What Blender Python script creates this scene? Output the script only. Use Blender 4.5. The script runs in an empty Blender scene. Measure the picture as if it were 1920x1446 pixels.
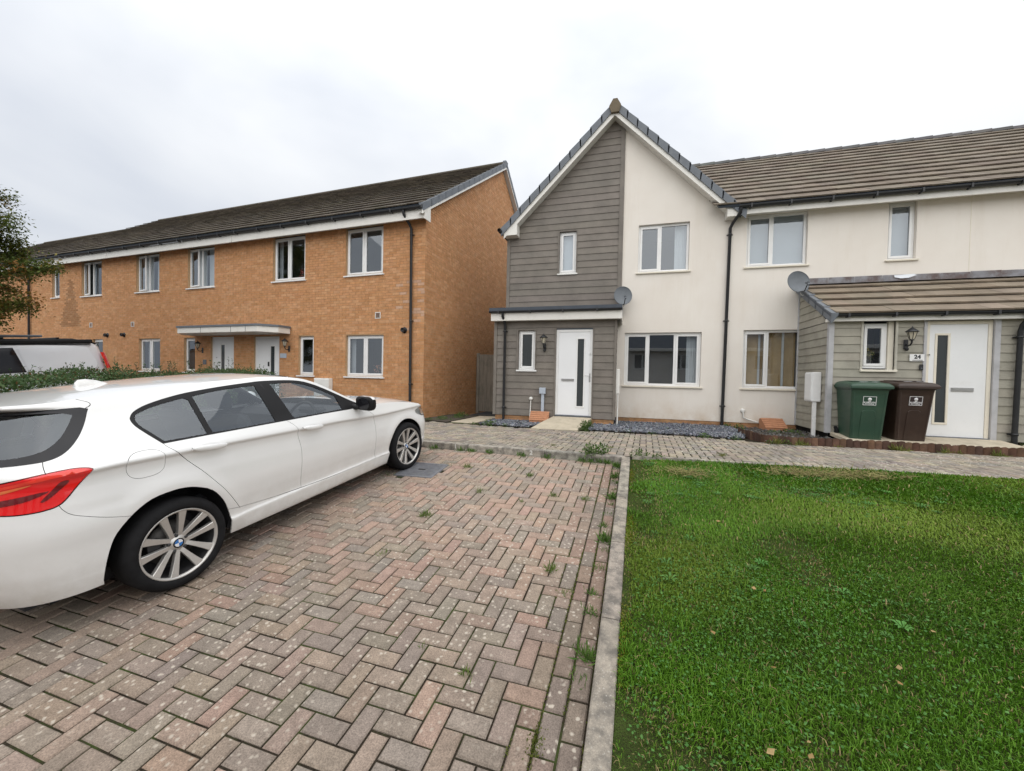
import bpy, bmesh, math, random
import numpy as np
from mathutils import Vector, Matrix
from mathutils.geometry import delaunay_2d_cdt

random.seed(7)
rng = np.random.default_rng(7)
R = math.radians
scene = bpy.context.scene
COL = scene.collection

# ------------------------------------------------------------------ camera
F_PX, PITCH, ROLL, YAW, CAM_H = 734.24, R(-1.1776), R(-1.1903), R(16.0666), 1.5364
cam_data = bpy.data.cameras.new("camera")
cam_data.sensor_fit = 'HORIZONTAL'
cam_data.sensor_width = 36.0
cam_data.lens = F_PX / 1920.0 * 36.0
cam_data.clip_start = 0.05
cam_data.clip_end = 3000.0
cam = bpy.data.objects.new("camera", cam_data)
COL.objects.link(cam)
_m = (Matrix.Rotation(YAW, 3, 'Z') @ Matrix.Rotation(PITCH, 3, 'X') @ Matrix.Rotation(ROLL, 3, 'Y'))
_rt, _fw, _up = _m.col[0], _m.col[1], _m.col[2]
cam.matrix_world = Matrix(((_rt[0], _up[0], -_fw[0], 0), (_rt[1], _up[1], -_fw[1], 0), (_rt[2], _up[2], -_fw[2], CAM_H), (0, 0, 0, 1)))
scene.camera = cam

# ------------------------------------------------------------------ overcast sky and veiled sun
SUN_EL, SUN_AZ = R(54), R(158)          # azimuth clockwise from +y: behind the camera
world = bpy.data.worlds.new("World")
scene.world = world
world.use_nodes = True
wn, wl = world.node_tree.nodes, world.node_tree.links
wn.clear()
w_out = wn.new('ShaderNodeOutputWorld')
w_bg = wn.new('ShaderNodeBackground')
w_sky = wn.new('ShaderNodeTexSky')
w_sky.sky_type = 'NISHITA'
w_sky.sun_disc = False
w_sky.sun_elevation = SUN_EL
w_sky.sun_rotation = SUN_AZ
w_sky.dust_density = 3.0
w_tc = wn.new('ShaderNodeTexCoord')
w_map = wn.new('ShaderNodeMapping')
w_map.inputs['Scale'].default_value = (1.0, 1.0, 2.2)
w_n1 = wn.new('ShaderNodeTexNoise')
w_n1.inputs['Scale'].default_value = 1.35
w_n1.inputs['Detail'].default_value = 5.0
w_n1.inputs['Roughness'].default_value = 0.48
w_n1.inputs['Distortion'].default_value = 0.35
w_ramp = wn.new('ShaderNodeValToRGB')
w_ramp.color_ramp.elements[0].position = 0.34
w_ramp.color_ramp.elements[0].color = (0.515, 0.545, 0.600, 1)
w_ramp.color_ramp.elements[1].position = 0.62
w_ramp.color_ramp.elements[1].color = (0.735, 0.745, 0.755, 1)
w_sep = wn.new('ShaderNodeSeparateXYZ')
w_el = wn.new('ShaderNodeMapRange')          # an overcast sky grows brighter towards the zenith
w_el.inputs['From Min'].default_value = 0.0
w_el.inputs['From Max'].default_value = 1.0
w_el.inputs['To Min'].default_value = 0.84
w_el.inputs['To Max'].default_value = 1.62
w_mul = wn.new('ShaderNodeVectorMath')
w_mul.operation = 'SCALE'
w_sc = wn.new('ShaderNodeVectorMath')
w_sc.operation = 'SCALE'
w_sc.inputs['Scale'].default_value = 0.10
w_mix = wn.new('ShaderNodeMix')
w_mix.data_type = 'RGBA'
w_mix.inputs['Factor'].default_value = 0.92
wl.new(w_tc.outputs['Generated'], w_map.inputs['Vector'])
wl.new(w_map.outputs['Vector'], w_n1.inputs['Vector'])
wl.new(w_n1.outputs['Fac'], w_ramp.inputs['Fac'])
wl.new(w_tc.outputs['Generated'], w_sep.inputs['Vector'])
w_sq = wn.new('ShaderNodeMath'); w_sq.operation = 'POWER'; w_sq.inputs[1].default_value = 2.0
w_ab = wn.new('ShaderNodeMath'); w_ab.operation = 'MAXIMUM'; w_ab.inputs[1].default_value = 0.0
wl.new(w_sep.outputs['Z'], w_ab.inputs[0])
wl.new(w_ab.outputs[0], w_sq.inputs[0])
wl.new(w_sq.outputs[0], w_el.inputs['Value'])
wl.new(w_ramp.outputs['Color'], w_mul.inputs[0])
wl.new(w_el.outputs['Result'], w_mul.inputs['Scale'])
wl.new(w_sky.outputs['Color'], w_sc.inputs[0])
wl.new(w_sc.outputs['Vector'], w_mix.inputs['A'])
wl.new(w_mul.outputs['Vector'], w_mix.inputs['B'])
wl.new(w_mix.outputs['Result'], w_bg.inputs['Color'])
w_bg.inputs['Strength'].default_value = 1.0
wl.new(w_bg.outputs['Background'], w_out.inputs['Surface'])

sun_data = bpy.data.lights.new("sun", 'SUN')
sun_data.energy = 1.5
sun_data.angle = R(120)
sun_data.color = (1.0, 0.965, 0.91)
sun = bpy.data.objects.new("sun", sun_data)
COL.objects.link(sun)
_sd = Vector((math.sin(SUN_AZ) * math.cos(SUN_EL), math.cos(SUN_AZ) * math.cos(SUN_EL), math.sin(SUN_EL)))
sun.rotation_euler = _sd.to_track_quat('Z', 'Y').to_euler()
sun.location = _sd * 60

scene.view_settings.view_transform = 'Standard'
scene.view_settings.look = 'None'
scene.view_settings.exposure = 0.58
scene.view_settings.gamma = 1.0
scene.view_settings.use_curve_mapping = False
scene.cycles.max_bounces = 8
scene.cycles.transparent_max_bounces = 16
scene.cycles.use_denoising = True

# ------------------------------------------------------------------ helpers
def lerp(a, b, t): return a + (b - a) * t

def smooth(a, b, x):
    t = min(1.0, max(0.0, (x - a) / (b - a)))
    return t * t * (3 - 2 * t)

def tag(o, label=None, cat=None, group=None, kind=None):
    if label: o['label'] = label
    if cat: o['category'] = cat
    if group: o['group'] = group
    if kind: o['kind'] = kind
    return o

def link(o, parent=None):
    COL.objects.link(o)
    if parent is not None: o.parent = parent
    return o

def empty(name, loc=(0, 0, 0), rz=0.0, parent=None):
    o = bpy.data.objects.new(name, None)
    o.empty_display_size = 0.1
    o.location = loc
    o.rotation_euler = (0, 0, rz)
    return link(o, parent)

class MB:
    """collects faces of one mesh"""
    def __init__(s):
        s.v, s.f, s.c, s.sm = [], [], [], []
        s.cur = None
        s.smooth = False
    def add(s, verts, faces, smooth=None):
        b = len(s.v)
        s.v.extend([tuple(p) for p in verts])
        for f in faces:
            s.f.append([i + b for i in f])
            s.c.append(s.cur)
            s.sm.append(s.smooth if smooth is None else smooth)
        return s
    def quad(s, a, b, c, d): return s.add([a, b, c, d], [(0, 1, 2, 3)])
    def box(s, x0, x1, y0, y1, z0, z1, M=None, skip=()):
        p = [(x0, y0, z0), (x1, y0, z0), (x1, y1, z0), (x0, y1, z0), (x0, y0, z1), (x1, y0, z1), (x1, y1, z1), (x0, y1, z1)]
        if M is not None: p = [tuple(M @ Vector(q)) for q in p]
        fs = {'bottom': (0, 3, 2, 1), 'top': (4, 5, 6, 7), 'front': (0, 1, 5, 4), 'right': (1, 2, 6, 5), 'back': (2, 3, 7, 6), 'left': (3, 0, 4, 7)}
        return s.add(p, [f for k, f in fs.items() if k not in skip], False)
    def bbox(s, x0, x1, y0, y1, z0, z1, b=0.006, M=None):
        """box whose twelve edges are chamfered by b"""
        P, idx = [], {}
        for ix, x in ((0, x0), (1, x1)):
            for iy, y in ((0, y0), (1, y1)):
                for iz, z in ((0, z0), (1, z1)):
                    sx, sy, sz = (1 if ix == 0 else -1), (1 if iy == 0 else -1), (1 if iz == 0 else -1)
                    idx[ix, iy, iz, 'x'] = len(P); P.append((x, y + sy * b, z + sz * b))
                    idx[ix, iy, iz, 'y'] = len(P); P.append((x + sx * b, y, z + sz * b))
                    idx[ix, iy, iz, 'z'] = len(P); P.append((x + sx * b, y + sy * b, z))
        F = []
        I = lambda a, b_, c, k: idx[a, b_, c, k]
        F.append((I(0,0,0,'x'), I(0,0,1,'x'), I(0,1,1,'x'), I(0,1,0,'x')))
        F.append((I(1,0,0,'x'), I(1,1,0,'x'), I(1,1,1,'x'), I(1,0,1,'x')))
        F.append((I(0,0,0,'y'), I(1,0,0,'y'), I(1,0,1,'y'), I(0,0,1,'y')))
        F.append((I(0,1,0,'y'), I(0,1,1,'y'), I(1,1,1,'y'), I(1,1,0,'y')))
        F.append((I(0,0,0,'z'), I(0,1,0,'z'), I(1,1,0,'z'), I(1,0,0,'z')))
        F.append((I(0,0,1,'z'), I(1,0,1,'z'), I(1,1,1,'z'), I(0,1,1,'z')))
        for a in (0, 1):
            for c in (0, 1):
                F.append((I(0,a,c,'y'), I(1,a,c,'y'), I(1,a,c,'z'), I(0,a,c,'z')))
                F.append((I(a,0,c,'x'), I(a,1,c,'x'), I(a,1,c,'z'), I(a,0,c,'z')))
                F.append((I(a,c,0,'x'), I(a,c,1,'x'), I(a,c,1,'y'), I(a,c,0,'y')))
        for a in (0, 1):
            for b_ in (0, 1):
                for c in (0, 1):
                    F.append((I(a,b_,c,'x'), I(a,b_,c,'y'), I(a,b_,c,'z')))
        if M is not None: P = [tuple(M @ Vector(q)) for q in P]
        return s.add(P, F, False)
    def prism(s, poly, y0, y1, axis='y', M=None):
        """extrude a 2-D polygon (x,z) along y (or (x,y) along z, or (y,z) along x)"""
        n = len(poly)
        if axis == 'y': A = [(p[0], y0, p[1]) for p in poly]; B = [(p[0], y1, p[1]) for p in poly]
        elif axis == 'z': A = [(p[0], p[1], y0) for p in poly]; B = [(p[0], p[1], y1) for p in poly]
        else: A = [(y0, p[0], p[1]) for p in poly]; B = [(y1, p[0], p[1]) for p in poly]
        P = A + B
        if M is not None: P = [tuple(M @ Vector(q)) for q in P]
        F = [tuple(range(n - 1, -1, -1)), tuple(range(n, 2 * n))]
        for i in range(n):
            j = (i + 1) % n
            F.append((i, j, n + j, n + i))
        return s.add(P, F, False)
    def tube(s, pts, r, n=10, cap=True, M=None):
        pts = [Vector(p) for p in pts]
        rs = r if isinstance(r, (list, tuple)) else [r] * len(pts)
        P, F = [], []
        prev = None
        for i, p in enumerate(pts):
            t = (pts[min(i + 1, len(pts) - 1)] - pts[max(i - 1, 0)]).normalized()
            if prev is None:
                up = Vector((0, 0, 1)) if abs(t.z) < 0.9 else Vector((1, 0, 0))
                u = t.cross(up).normalized()
            else:
                u = (prev - t * prev.dot(t)).normalized()
            prev = u
            w = t.cross(u)
            for k in range(n):
                a = 2 * math.pi * k / n
                P.append(p + (u * math.cos(a) + w * math.sin(a)) * rs[i])
        for i in range(len(pts) - 1):
            for k in range(n):
                k2 = (k + 1) % n
                F.append((i * n + k, i * n + k2, (i + 1) * n + k2, (i + 1) * n + k))
        if M is not None: P = [M @ q for q in P]
        s.add(P, F, True)
        if cap:
            m = len(P)
            s.add(P[:n], [tuple(range(n - 1, -1, -1))], False)
            s.add(P[m - n:], [tuple(range(n))], False)
        return s
    def lathe(s, prof, n=32, M=None, smooth=True, closed=False):
        """profile of (r, h) turned about the local z axis"""
        P, F = [], []
        for (r, h) in prof:
            for k in range(n):
                a = 2 * math.pi * k / n
                P.append((r * math.cos(a), r * math.sin(a), h))
        m = len(prof)
        for i in range(m if closed else m - 1):
            i2 = (i + 1) % m
            for k in range(n):
                k2 = (k + 1) % n
                F.append((i * n + k, i * n + k2, i2 * n + k2, i2 * n + k))
        if M is not None: P = [tuple(M @ Vector(q)) for q in P]
        return s.add(P, F, smooth)
    def build(s, name, mat=None, parent=None, col_name='tint', autosmooth=None, merge=False):
        me = bpy.data.meshes.new(name)
        me.from_pydata(s.v, [], s.f)
        if any(c is not None for c in s.c):
            at = me.attributes.new(col_name, 'FLOAT_COLOR', 'FACE')
            buf = np.ones((len(s.f), 4), dtype=np.float32)
            for i, c in enumerate(s.c):
                if c is not None: buf[i, :3] = c[:3]
            at.data.foreach_set('color', buf.ravel())
        if any(s.sm): me.polygons.foreach_set('use_smooth', s.sm)
        if mat is not None: me.materials.append(mat)
        if merge:
            bm = bmesh.new(); bm.from_mesh(me)
            bmesh.ops.remove_doubles(bm, verts=bm.verts, dist=1e-4)
            bmesh.ops.recalc_face_normals(bm, faces=bm.faces)
            bm.to_mesh(me); bm.free()
        me.update()
        o = bpy.data.objects.new(name, me)
        return link(o, parent)

def mesh_np(name, verts, faces, mat, parent=None, colors=None, smooth=False, k=None):
    """fast mesh from numpy: faces (n,k)"""
    me = bpy.data.meshes.new(name)
    n, k = faces.shape
    me.vertices.add(len(verts)); me.vertices.foreach_set('co', np.asarray(verts, dtype=np.float32).ravel())
    me.loops.add(n * k); me.loops.foreach_set('vertex_index', faces.astype(np.int32).ravel())
    me.polygons.add(n)
    me.polygons.foreach_set('loop_start', np.arange(0, n * k, k, dtype=np.int32))
    if smooth: me.polygons.foreach_set('use_smooth', np.ones(n, dtype=bool))
    if colors is not None:
        at = me.attributes.new('tint', 'FLOAT_COLOR', 'FACE')
        c = np.ones((n, 4), dtype=np.float32); c[:, :3] = colors
        at.data.foreach_set('color', c.ravel())
    me.update(calc_edges=True)
    me.validate()
    if mat is not None: me.materials.append(mat)
    o = bpy.data.objects.new(name, me)
    return link(o, parent)

# ------------------------------------------------------------------ materials
MATS = {}
class NT:
    def __init__(s, name):
        s.m = bpy.data.materials.new(name); s.m.use_nodes = True
        s.t = s.m.node_tree; s.n = s.t.nodes; s.l = s.t.links
        s.b = s.n['Principled BSDF']; s.out = s.n['Material Output']
        s._pos = None
    def pos(s):
        if s._pos is None:
            g = s.n.new('ShaderNodeNewGeometry'); s._pos = g.outputs['Position']
        return s._pos
    def obj(s):
        g = s.n.new('ShaderNodeTexCoord'); return g.outputs['Object']
    def noise(s, scale, detail=3, rough=0.55, vec=None, stretch=None, dist=0.0):
        t = s.n.new('ShaderNodeTexNoise')
        t.inputs['Scale'].default_value = scale; t.inputs['Detail'].default_value = detail
        t.inputs['Roughness'].default_value = rough; t.inputs['Distortion'].default_value = dist
        v = vec if vec is not None else s.pos()
        if stretch:
            mp = s.n.new('ShaderNodeMapping'); mp.inputs['Scale'].default_value = stretch
            s.l.new(v, mp.inputs['Vector']); v = mp.outputs['Vector']
        s.l.new(v, t.inputs['Vector'])
        return t.outputs['Fac']
    def voro(s, scale, feature='F1', out='Distance', vec=None):
        t = s.n.new('ShaderNodeTexVoronoi'); t.feature = feature
        t.inputs['Scale'].default_value = scale
        s.l.new(vec if vec is not None else s.pos(), t.inputs['Vector'])
        return t.outputs[out]
    def rng(s, v, a, b, c=0.0, d=1.0):
        t = s.n.new('ShaderNodeMapRange')
        for k, x in zip(('From Min', 'From Max', 'To Min', 'To Max'), (a, b, c, d)): t.inputs[k].default_value = x
        s.l.new(v, t.inputs['Value']); return t.outputs['Result']
    def math(s, op, a, b=None):
        t = s.n.new('ShaderNodeMath'); t.operation = op
        for i, x in enumerate((a, b)):
            if x is None: continue
            if isinstance(x, (int, float)): t.inputs[i].default_value = x
            else: s.l.new(x, t.inputs[i])
        return t.outputs[0]
    def mix(s, f, a, b, blend='MIX'):
        t = s.n.new('ShaderNodeMix'); t.data_type = 'RGBA'; t.blend_type = blend
        for k, x in (('Factor', f), ('A', a), ('B', b)):
            sock = [i for i in t.inputs if i.name == k and i.type == ('VALUE' if k == 'Factor' else 'RGBA')][0]
            if isinstance(x, (int, float)): sock.default_value = x
            elif isinstance(x, tuple): sock.default_value = (*x[:3], 1)
            else: s.l.new(x, sock)
        return [o for o in t.outputs if o.type == 'RGBA'][0]
    def attr(s, name='tint'):
        t = s.n.new('ShaderNodeAttribute'); t.attribute_name = name; return t.outputs['Color']
    def col(s, x):
        if isinstance(x, tuple): s.b.inputs['Base Color'].default_value = (*x[:3], 1)
        else: s.l.new(x, s.b.inputs['Base Color'])
    def bump(s, h, strength=0.3, dist=0.01):
        t = s.n.new('ShaderNodeBump'); t.inputs['Strength'].default_value = strength; t.inputs['Distance'].default_value = dist
        s.l.new(h, t.inputs['Height']); s.l.new(t.outputs['Normal'], s.b.inputs['Normal'])
    def set(s, **k):
        for a, x in k.items():
            nm = {'rough': 'Roughness', 'metal': 'Metallic', 'coat': 'Coat Weight', 'spec': 'Specular IOR Level', 'coatr': 'Coat Roughness', 'sss': 'Subsurface Weight'}[a]
            if isinstance(x, (int, float)): s.b.inputs[nm].default_value = x
            else: s.l.new(x, s.b.inputs[nm])
        return s

def M(name): return MATS[name]

def simple(name, col, rough=0.5, var=0.08, scale=6.0, bump=0.0, bscale=60.0, metal=0.0, coat=0.0, spec=0.5, dirt=None, stretch=None):
    t = NT(name)
    n = t.noise(scale, 5, 0.6, stretch=stretch)
    lo = tuple(c * (1 - var) for c in col); hi = tuple(min(1, c * (1 + var)) for c in col)
    c = t.mix(t.rng(n, 0.3, 0.7), lo, hi)
    if dirt:
        d = t.noise(dirt[1], 6, 0.65)
        c = t.mix(t.rng(d, dirt[2], dirt[3], 0, dirt[4] if len(dirt) > 4 else 0.8), c, dirt[0])
    t.col(c); t.set(rough=rough, metal=metal, coat=coat, spec=spec)
    if bump: t.bump(t.noise(bscale, 3, 0.6), bump, 0.004)
    MATS[name] = t.m
    return t

def tinted(name, rough=0.85, var=0.25, scale=40, fine=300, spots=None, bump=0.3, blot=None, spec=0.3):
    """colour comes from the piece's own 'tint', with grain, blotches and lichen spots on top"""
    t = NT(name)
    c = t.attr()
    n = t.noise(fine, 3, 0.7)
    c = t.mix(1.0, c, t.mix(t.rng(n, 0.25, 0.75), (1 - var,) * 3, (1 + var,) * 3), 'MULTIPLY')
    n2 = t.noise(scale, 4, 0.6)
    c = t.mix(1.0, c, t.mix(t.rng(n2, 0.3, 0.7), (0.82,) * 3, (1.14,) * 3), 'MULTIPLY')
    if blot:
        c = t.mix(t.rng(t.noise(blot[1], 5, 0.65), blot[2], blot[3], 0, blot[4]), c, blot[0])
    if spots:
        vd = t.voro(spots[1])
        nn = t.noise(spots[1] * 1.7, 3, 0.6)
        dd = t.math('ADD', vd, t.rng(nn, 0.2, 0.8, -0.16, 0.16))
        msk = t.rng(dd, spots[2], spots[2] + 0.16, 1, 0)
        area = t.rng(t.noise(spots[3], 2, 0.5), spots[4], spots[4] + 0.12, 0, spots[5])
        c = t.mix(t.math('MULTIPLY', msk, area), c, spots[0])
    t.col(c); t.set(rough=rough, spec=spec)
    if bump: t.bump(n, bump, 0.003)
    MATS[name] = t.m
    return t

def glass_mat(name, ior=2.2, tint=(0.86, 0.9, 0.9), rough=0.01, wob=0.0, dirt=0.0):
    t = NT(name)
    t.n.remove(t.b)
    tr = t.n.new('ShaderNodeBsdfTransparent'); tr.inputs['Color'].default_value = (*tint, 1)
    gl = t.n.new('ShaderNodeBsdfGlossy'); gl.inputs['Roughness'].default_value = rough; gl.inputs['Color'].default_value = (0.88, 0.94, 1.0, 1)
    ge = t.n.new('ShaderNodeNewGeometry'); dt = t.n.new('ShaderNodeVectorMath'); dt.operation = 'DOT_PRODUCT'
    t.l.new(ge.outputs['Incoming'], dt.inputs[0]); t.l.new(ge.outputs['Normal'], dt.inputs[1])
    r0 = ((ior - 1) / (ior + 1)) ** 2                     # thin pane: the same reflectance from either side
    fr = t.n.new('ShaderNodeMath'); fr.operation = 'MULTIPLY_ADD'; fr.inputs[1].default_value = 1 - r0; fr.inputs[2].default_value = r0
    t.l.new(t.math('POWER', t.math('SUBTRACT', 1.0, t.math('ABSOLUTE', dt.outputs['Value'])), 5.0), fr.inputs[0])
    if wob:
        bp = t.n.new('ShaderNodeBump'); bp.inputs['Strength'].default_value = wob; bp.inputs['Distance'].default_value = 0.02
        t.l.new(t.noise(2.2, 2, 0.4), bp.inputs['Height']); t.l.new(bp.outputs['Normal'], gl.inputs['Normal'])
    mx = t.n.new('ShaderNodeMixShader')
    t.l.new(fr.outputs[0], mx.inputs[0]); t.l.new(tr.outputs[0], mx.inputs[1]); t.l.new(gl.outputs[0], mx.inputs[2])
    last = mx.outputs[0]
    if dirt:
        df = t.n.new('ShaderNodeBsdfDiffuse'); df.inputs['Color'].default_value = (0.5, 0.5, 0.48, 1)
        m2 = t.n.new('ShaderNodeMixShader'); t.l.new(t.rng(t.noise(3, 5, 0.7), 0.3, 0.8, dirt * 0.4, dirt), m2.inputs[0])
        t.l.new(last, m2.inputs[1]); t.l.new(df.outputs[0], m2.inputs[2]); last = m2.outputs[0]
    t.l.new(last, t.out.inputs['Surface'])
    MATS[name] = t.m
    return t

# bay and path pavers, bricks
tinted('paver', var=0.48, fine=150, scale=14, spots=((0.46, 0.41, 0.34), 27, 0.14, 1.1, 0.38, 0.85), bump=0.5)
tinted('path_paver', var=0.22, fine=260, scale=5, spots=((0.55, 0.52, 0.45), 26, 0.18, 1.3, 0.4, 0.7), bump=0.4)
tinted('brick', var=0.10, fine=160, scale=9, bump=0.35)
t = tinted('plinth_brick', var=0.10, fine=160, scale=9, bump=0.35, blot=((0.16, 0.12, 0.08), 3, 0.5, 0.75, 0.5))
tinted('tile_dark', var=0.14, fine=120, scale=2.6, bump=0.3, blot=((0.085, 0.083, 0.040), 1.4, 0.52, 0.8, 0.45))
tinted('tile_brown', var=0.12, fine=120, scale=3.5, bump=0.3, blot=((0.20, 0.19, 0.15), 1.2, 0.5, 0.75, 0.35))
t = NT('mortar'); t.col(t.mix(t.rng(t.noise(30, 4), 0.3, 0.7), (0.42, 0.27, 0.15), (0.54, 0.37, 0.22))); t.set(rough=0.95, spec=0.2); MATS['mortar'] = t.m
t = NT('joint_sand')
c = t.mix(t.rng(t.noise(60, 4), 0.3, 0.7), (0.016, 0.013, 0.009), (0.040, 0.032, 0.022))
c = t.mix(t.rng(t.noise(3.2, 5, 0.7), 0.47, 0.62, 0, 0.8), c, (0.045, 0.065, 0.016))
t.col(c); t.set(rough=1.0, spec=0.1); t.bump(t.noise(120, 3), 0.6, 0.01); MATS['joint_sand'] = t.m
# render, cladding, joinery
t = NT('render')
c = t.mix(t.rng(t.noise(0.9, 5, 0.6), 0.3, 0.7), (0.755, 0.70, 0.63), (0.81, 0.765, 0.70))
st = t.noise(1.6, 5, 0.65, stretch=(2.2, 2.2, 0.25))
c = t.mix(t.rng(st, 0.52, 0.8, 0, 0.28), c, (0.60, 0.52, 0.41))
pz = t.n.new('ShaderNodeSeparateXYZ'); t.l.new(t.pos(), pz.inputs[0])
splash = t.math('MULTIPLY', t.rng(pz.outputs['Z'], 0.5, 1.05, 1, 0), t.rng(t.noise(2.3, 5, 0.7), 0.35, 0.7, 0, 0.85))
c = t.mix(splash, c, (0.55, 0.42, 0.29))
t.col(c); t.set(rough=0.92, spec=0.25); t.bump(t.noise(170, 3, 0.7), 0.35, 0.004); MATS['render'] = t.m
tinted('cladding', rough=0.62, var=0.05, fine=90, scale=3.0, bump=0.12, spec=0.4)
simple('upvc', (0.80, 0.80, 0.79), 0.34, 0.03, 4)
simple('upvc_aged', (0.76, 0.75, 0.71), 0.42, 0.06, 3, dirt=((0.45, 0.42, 0.34), 5, 0.55, 0.8, 0.35))
simple('sill_cream', (0.74, 0.69, 0.58), 0.6, 0.05, 5)
simple('fascia', (0.77, 0.75, 0.70), 0.42, 0.04, 4, dirt=((0.40, 0.38, 0.30), 4, 0.52, 0.8, 0.4))
simple('black_plastic', (0.018, 0.019, 0.021), 0.42, 0.15, 8)
simple('grey_plastic', (0.115, 0.125, 0.14), 0.55, 0.10, 6, dirt=((0.2, 0.2, 0.19), 7, 0.55, 0.8, 0.4))
simple('verge_grey', (0.135, 0.15, 0.17), 0.6, 0.12, 5, dirt=((0.24, 0.245, 0.24), 6, 0.52, 0.8, 0.5))
simple('felt', (0.05, 0.062, 0.08), 0.6, 0.15, 6)
simple('door_white', (0.80, 0.81, 0.82), 0.38, 0.02, 2)
simple('door_dirty', (0.77, 0.78, 0.78), 0.42, 0.03, 2, dirt=((0.55, 0.53, 0.49), 9, 0.6, 0.85, 0.35))
simple('grey_light', (0.42, 0.47, 0.54), 0.5, 0.05, 8)
simple('steel', (0.55, 0.55, 0.55), 0.3, 0.05, 10, metal=1.0)
simple('lead', (0.22, 0.22, 0.235), 0.55, 0.2, 6, dirt=((0.09, 0.05, 0.04), 3.5, 0.42, 0.6, 0.85))
simple('sealant', (0.75, 0.78, 0.82), 0.5, 0.05, 8)
simple('room', (0.16, 0.155, 0.15), 0.9, 0.1, 2)
simple('curtain_white', (0.72, 0.73, 0.74), 0.9, 0.05, 4)
simple('curtain_tan', (0.56, 0.38, 0.19), 0.9, 0.12, 3)
simple('blind', (0.62, 0.64, 0.66), 0.7, 0.03, 3)
simple('slab', (0.47, 0.41, 0.31), 0.9, 0.10, 4, bump=0.3, bscale=120, dirt=((0.24, 0.21, 0.15), 5, 0.5, 0.75, 0.6))
simple('concrete', (0.36, 0.345, 0.315), 0.9, 0.12, 3, bump=0.4, bscale=160, dirt=((0.15, 0.14, 0.12), 7, 0.47, 0.68, 0.8))
simple('terracotta', (0.43, 0.20, 0.105), 0.8, 0.15, 12, bump=0.2)
simple('gate_wood', (0.235, 0.205, 0.165), 0.85, 0.25, 4, stretch=(6, 6, 0.6), bump=0.4, bscale=30, dirt=((0.10, 0.095, 0.07), 4, 0.5, 0.75, 0.6))
simple('iron', (0.155, 0.16, 0.175), 0.6, 0.2, 20, metal=0.0, dirt=((0.24, 0.235, 0.22), 14, 0.5, 0.75, 0.6))
glass_mat('window_glass', 2.35, (0.74, 0.78, 0.80), 0.004, wob=0.02)
glass_mat('clear_glass', 1.6, (0.92, 0.94, 0.92), 0.05)
t = NT('frosted'); t.col((0.045, 0.052, 0.055)); t.set(rough=0.16, spec=0.6); t.bump(t.noise(220, 2), 0.15, 0.003); MATS['frosted'] = t.m
t = NT('lamp_glass'); t.col((0.70, 0.64, 0.50)); t.set(rough=0.2, spec=0.5); t.b.inputs['Transmission Weight'].default_value = 0.3; MATS['lamp_glass'] = t.m

# ================================================================== GROUND
GX, GY, GYAW, GP = -0.4278, 1.7668, R(-1.5416), 0.1015
SLX, SLY = 0.0134, 0.1019
def Gb(x, y): return SLX * (x - GX) + SLY * (y - GY)               # the parking bay climbs towards the houses
def Fp(x, y): return 0.482 - 0.012 * (y - 5.7) + 0.006 * x           # the footpath is nearly level
def Lw(x, y):                                                        # lawn
    return min(Gb(x, y) + 0.052, Fp(x, y) - 0.006)
def grid_xy(i, j):
    c, s = math.cos(GYAW), math.sin(GYAW)
    return GX + GP * (i * c - j * s), GY + GP * (i * s + j * c)
def ground_z(y):
    return max(-1.2, min(0.24, Gb(0, y) - 0.16))

mb = MB()
ys = [-400, -60, -11, -6, -3, 0, 1, 2, 3, 4, 5, 6, 8, 12, 30, 100, 800]
xs = [-600, -100, -40, -20, -10, 0, 10, 20, 40, 100, 600]
P = [(x, y, ground_z(y)) for y in ys for x in xs]
mb.add(P, [(r * len(xs) + k, r * len(xs) + k + 1, (r + 1) * len(xs) + k + 1, (r + 1) * len(xs) + k) for r in range(len(ys) - 1) for k in range(len(xs) - 1)])
simple('asphalt', (0.06, 0.06, 0.06), 0.95, 0.2, 3, bump=0.5, bscale=90)
ground = tag(mb.build('ground', M('asphalt')), 'dark asphalt ground running under and around the houses', 'ground', kind='structure')

def paver_mesh(mb, pts, zf, h=0.05, ch=0.007, jit=0.0018, joint=0.0046, tint=(0.3, 0.25, 0.2)):
    """one paver: quad outline pts (world xy, ccw) with a chamfered top and slightly uneven set"""
    cx = sum(p[0] for p in pts) / 4; cy = sum(p[1] for p in pts) / 4
    dz = random.gauss(0, jit); tx, ty = random.gauss(0, 0.006), random.gauss(0, 0.006)
    def ring(ins, dzz):
        out = []
        for k in range(4):
            p, a, b = pts[k], pts[k - 1], pts[(k + 1) % 4]
            ua = Vector((a[0] - p[0], a[1] - p[1])); ub = Vector((b[0] - p[0], b[1] - p[1]))
            la, lb = max(ua.length, 1e-4), max(ub.length, 1e-4)
            ia, ib = min(ins, la * 0.45), min(ins, lb * 0.45)
            x = p[0] + ua.x / la * ia + ub.x / lb * ib; y = p[1] + ua.y / la * ia + ub.y / lb * ib
            out.append((x, y, zf(x, y) + dz + dzz + tx * (x - cx) + ty * (y - cy)))
        return out
    t, c, b = ring(joint + ch, 0.0), ring(joint, -ch), ring(joint, -h)
    mb.cur = tint
    mb.add(t + c + b, [(0, 1, 2, 3)] + [(4 + k, 4 + (k + 1) % 4, (k + 1) % 4, k) for k in range(4)] + [(8 + k, 8 + (k + 1) % 4, 4 + (k + 1) % 4, 4 + k) for k in range(4)])

def vary(c, a=0.1):
    f = 1 + random.uniform(-a, a)
    return tuple(max(0.004, x * f * (1 + random.uniform(-a * 0.3, a * 0.3))) for x in c)

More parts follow.
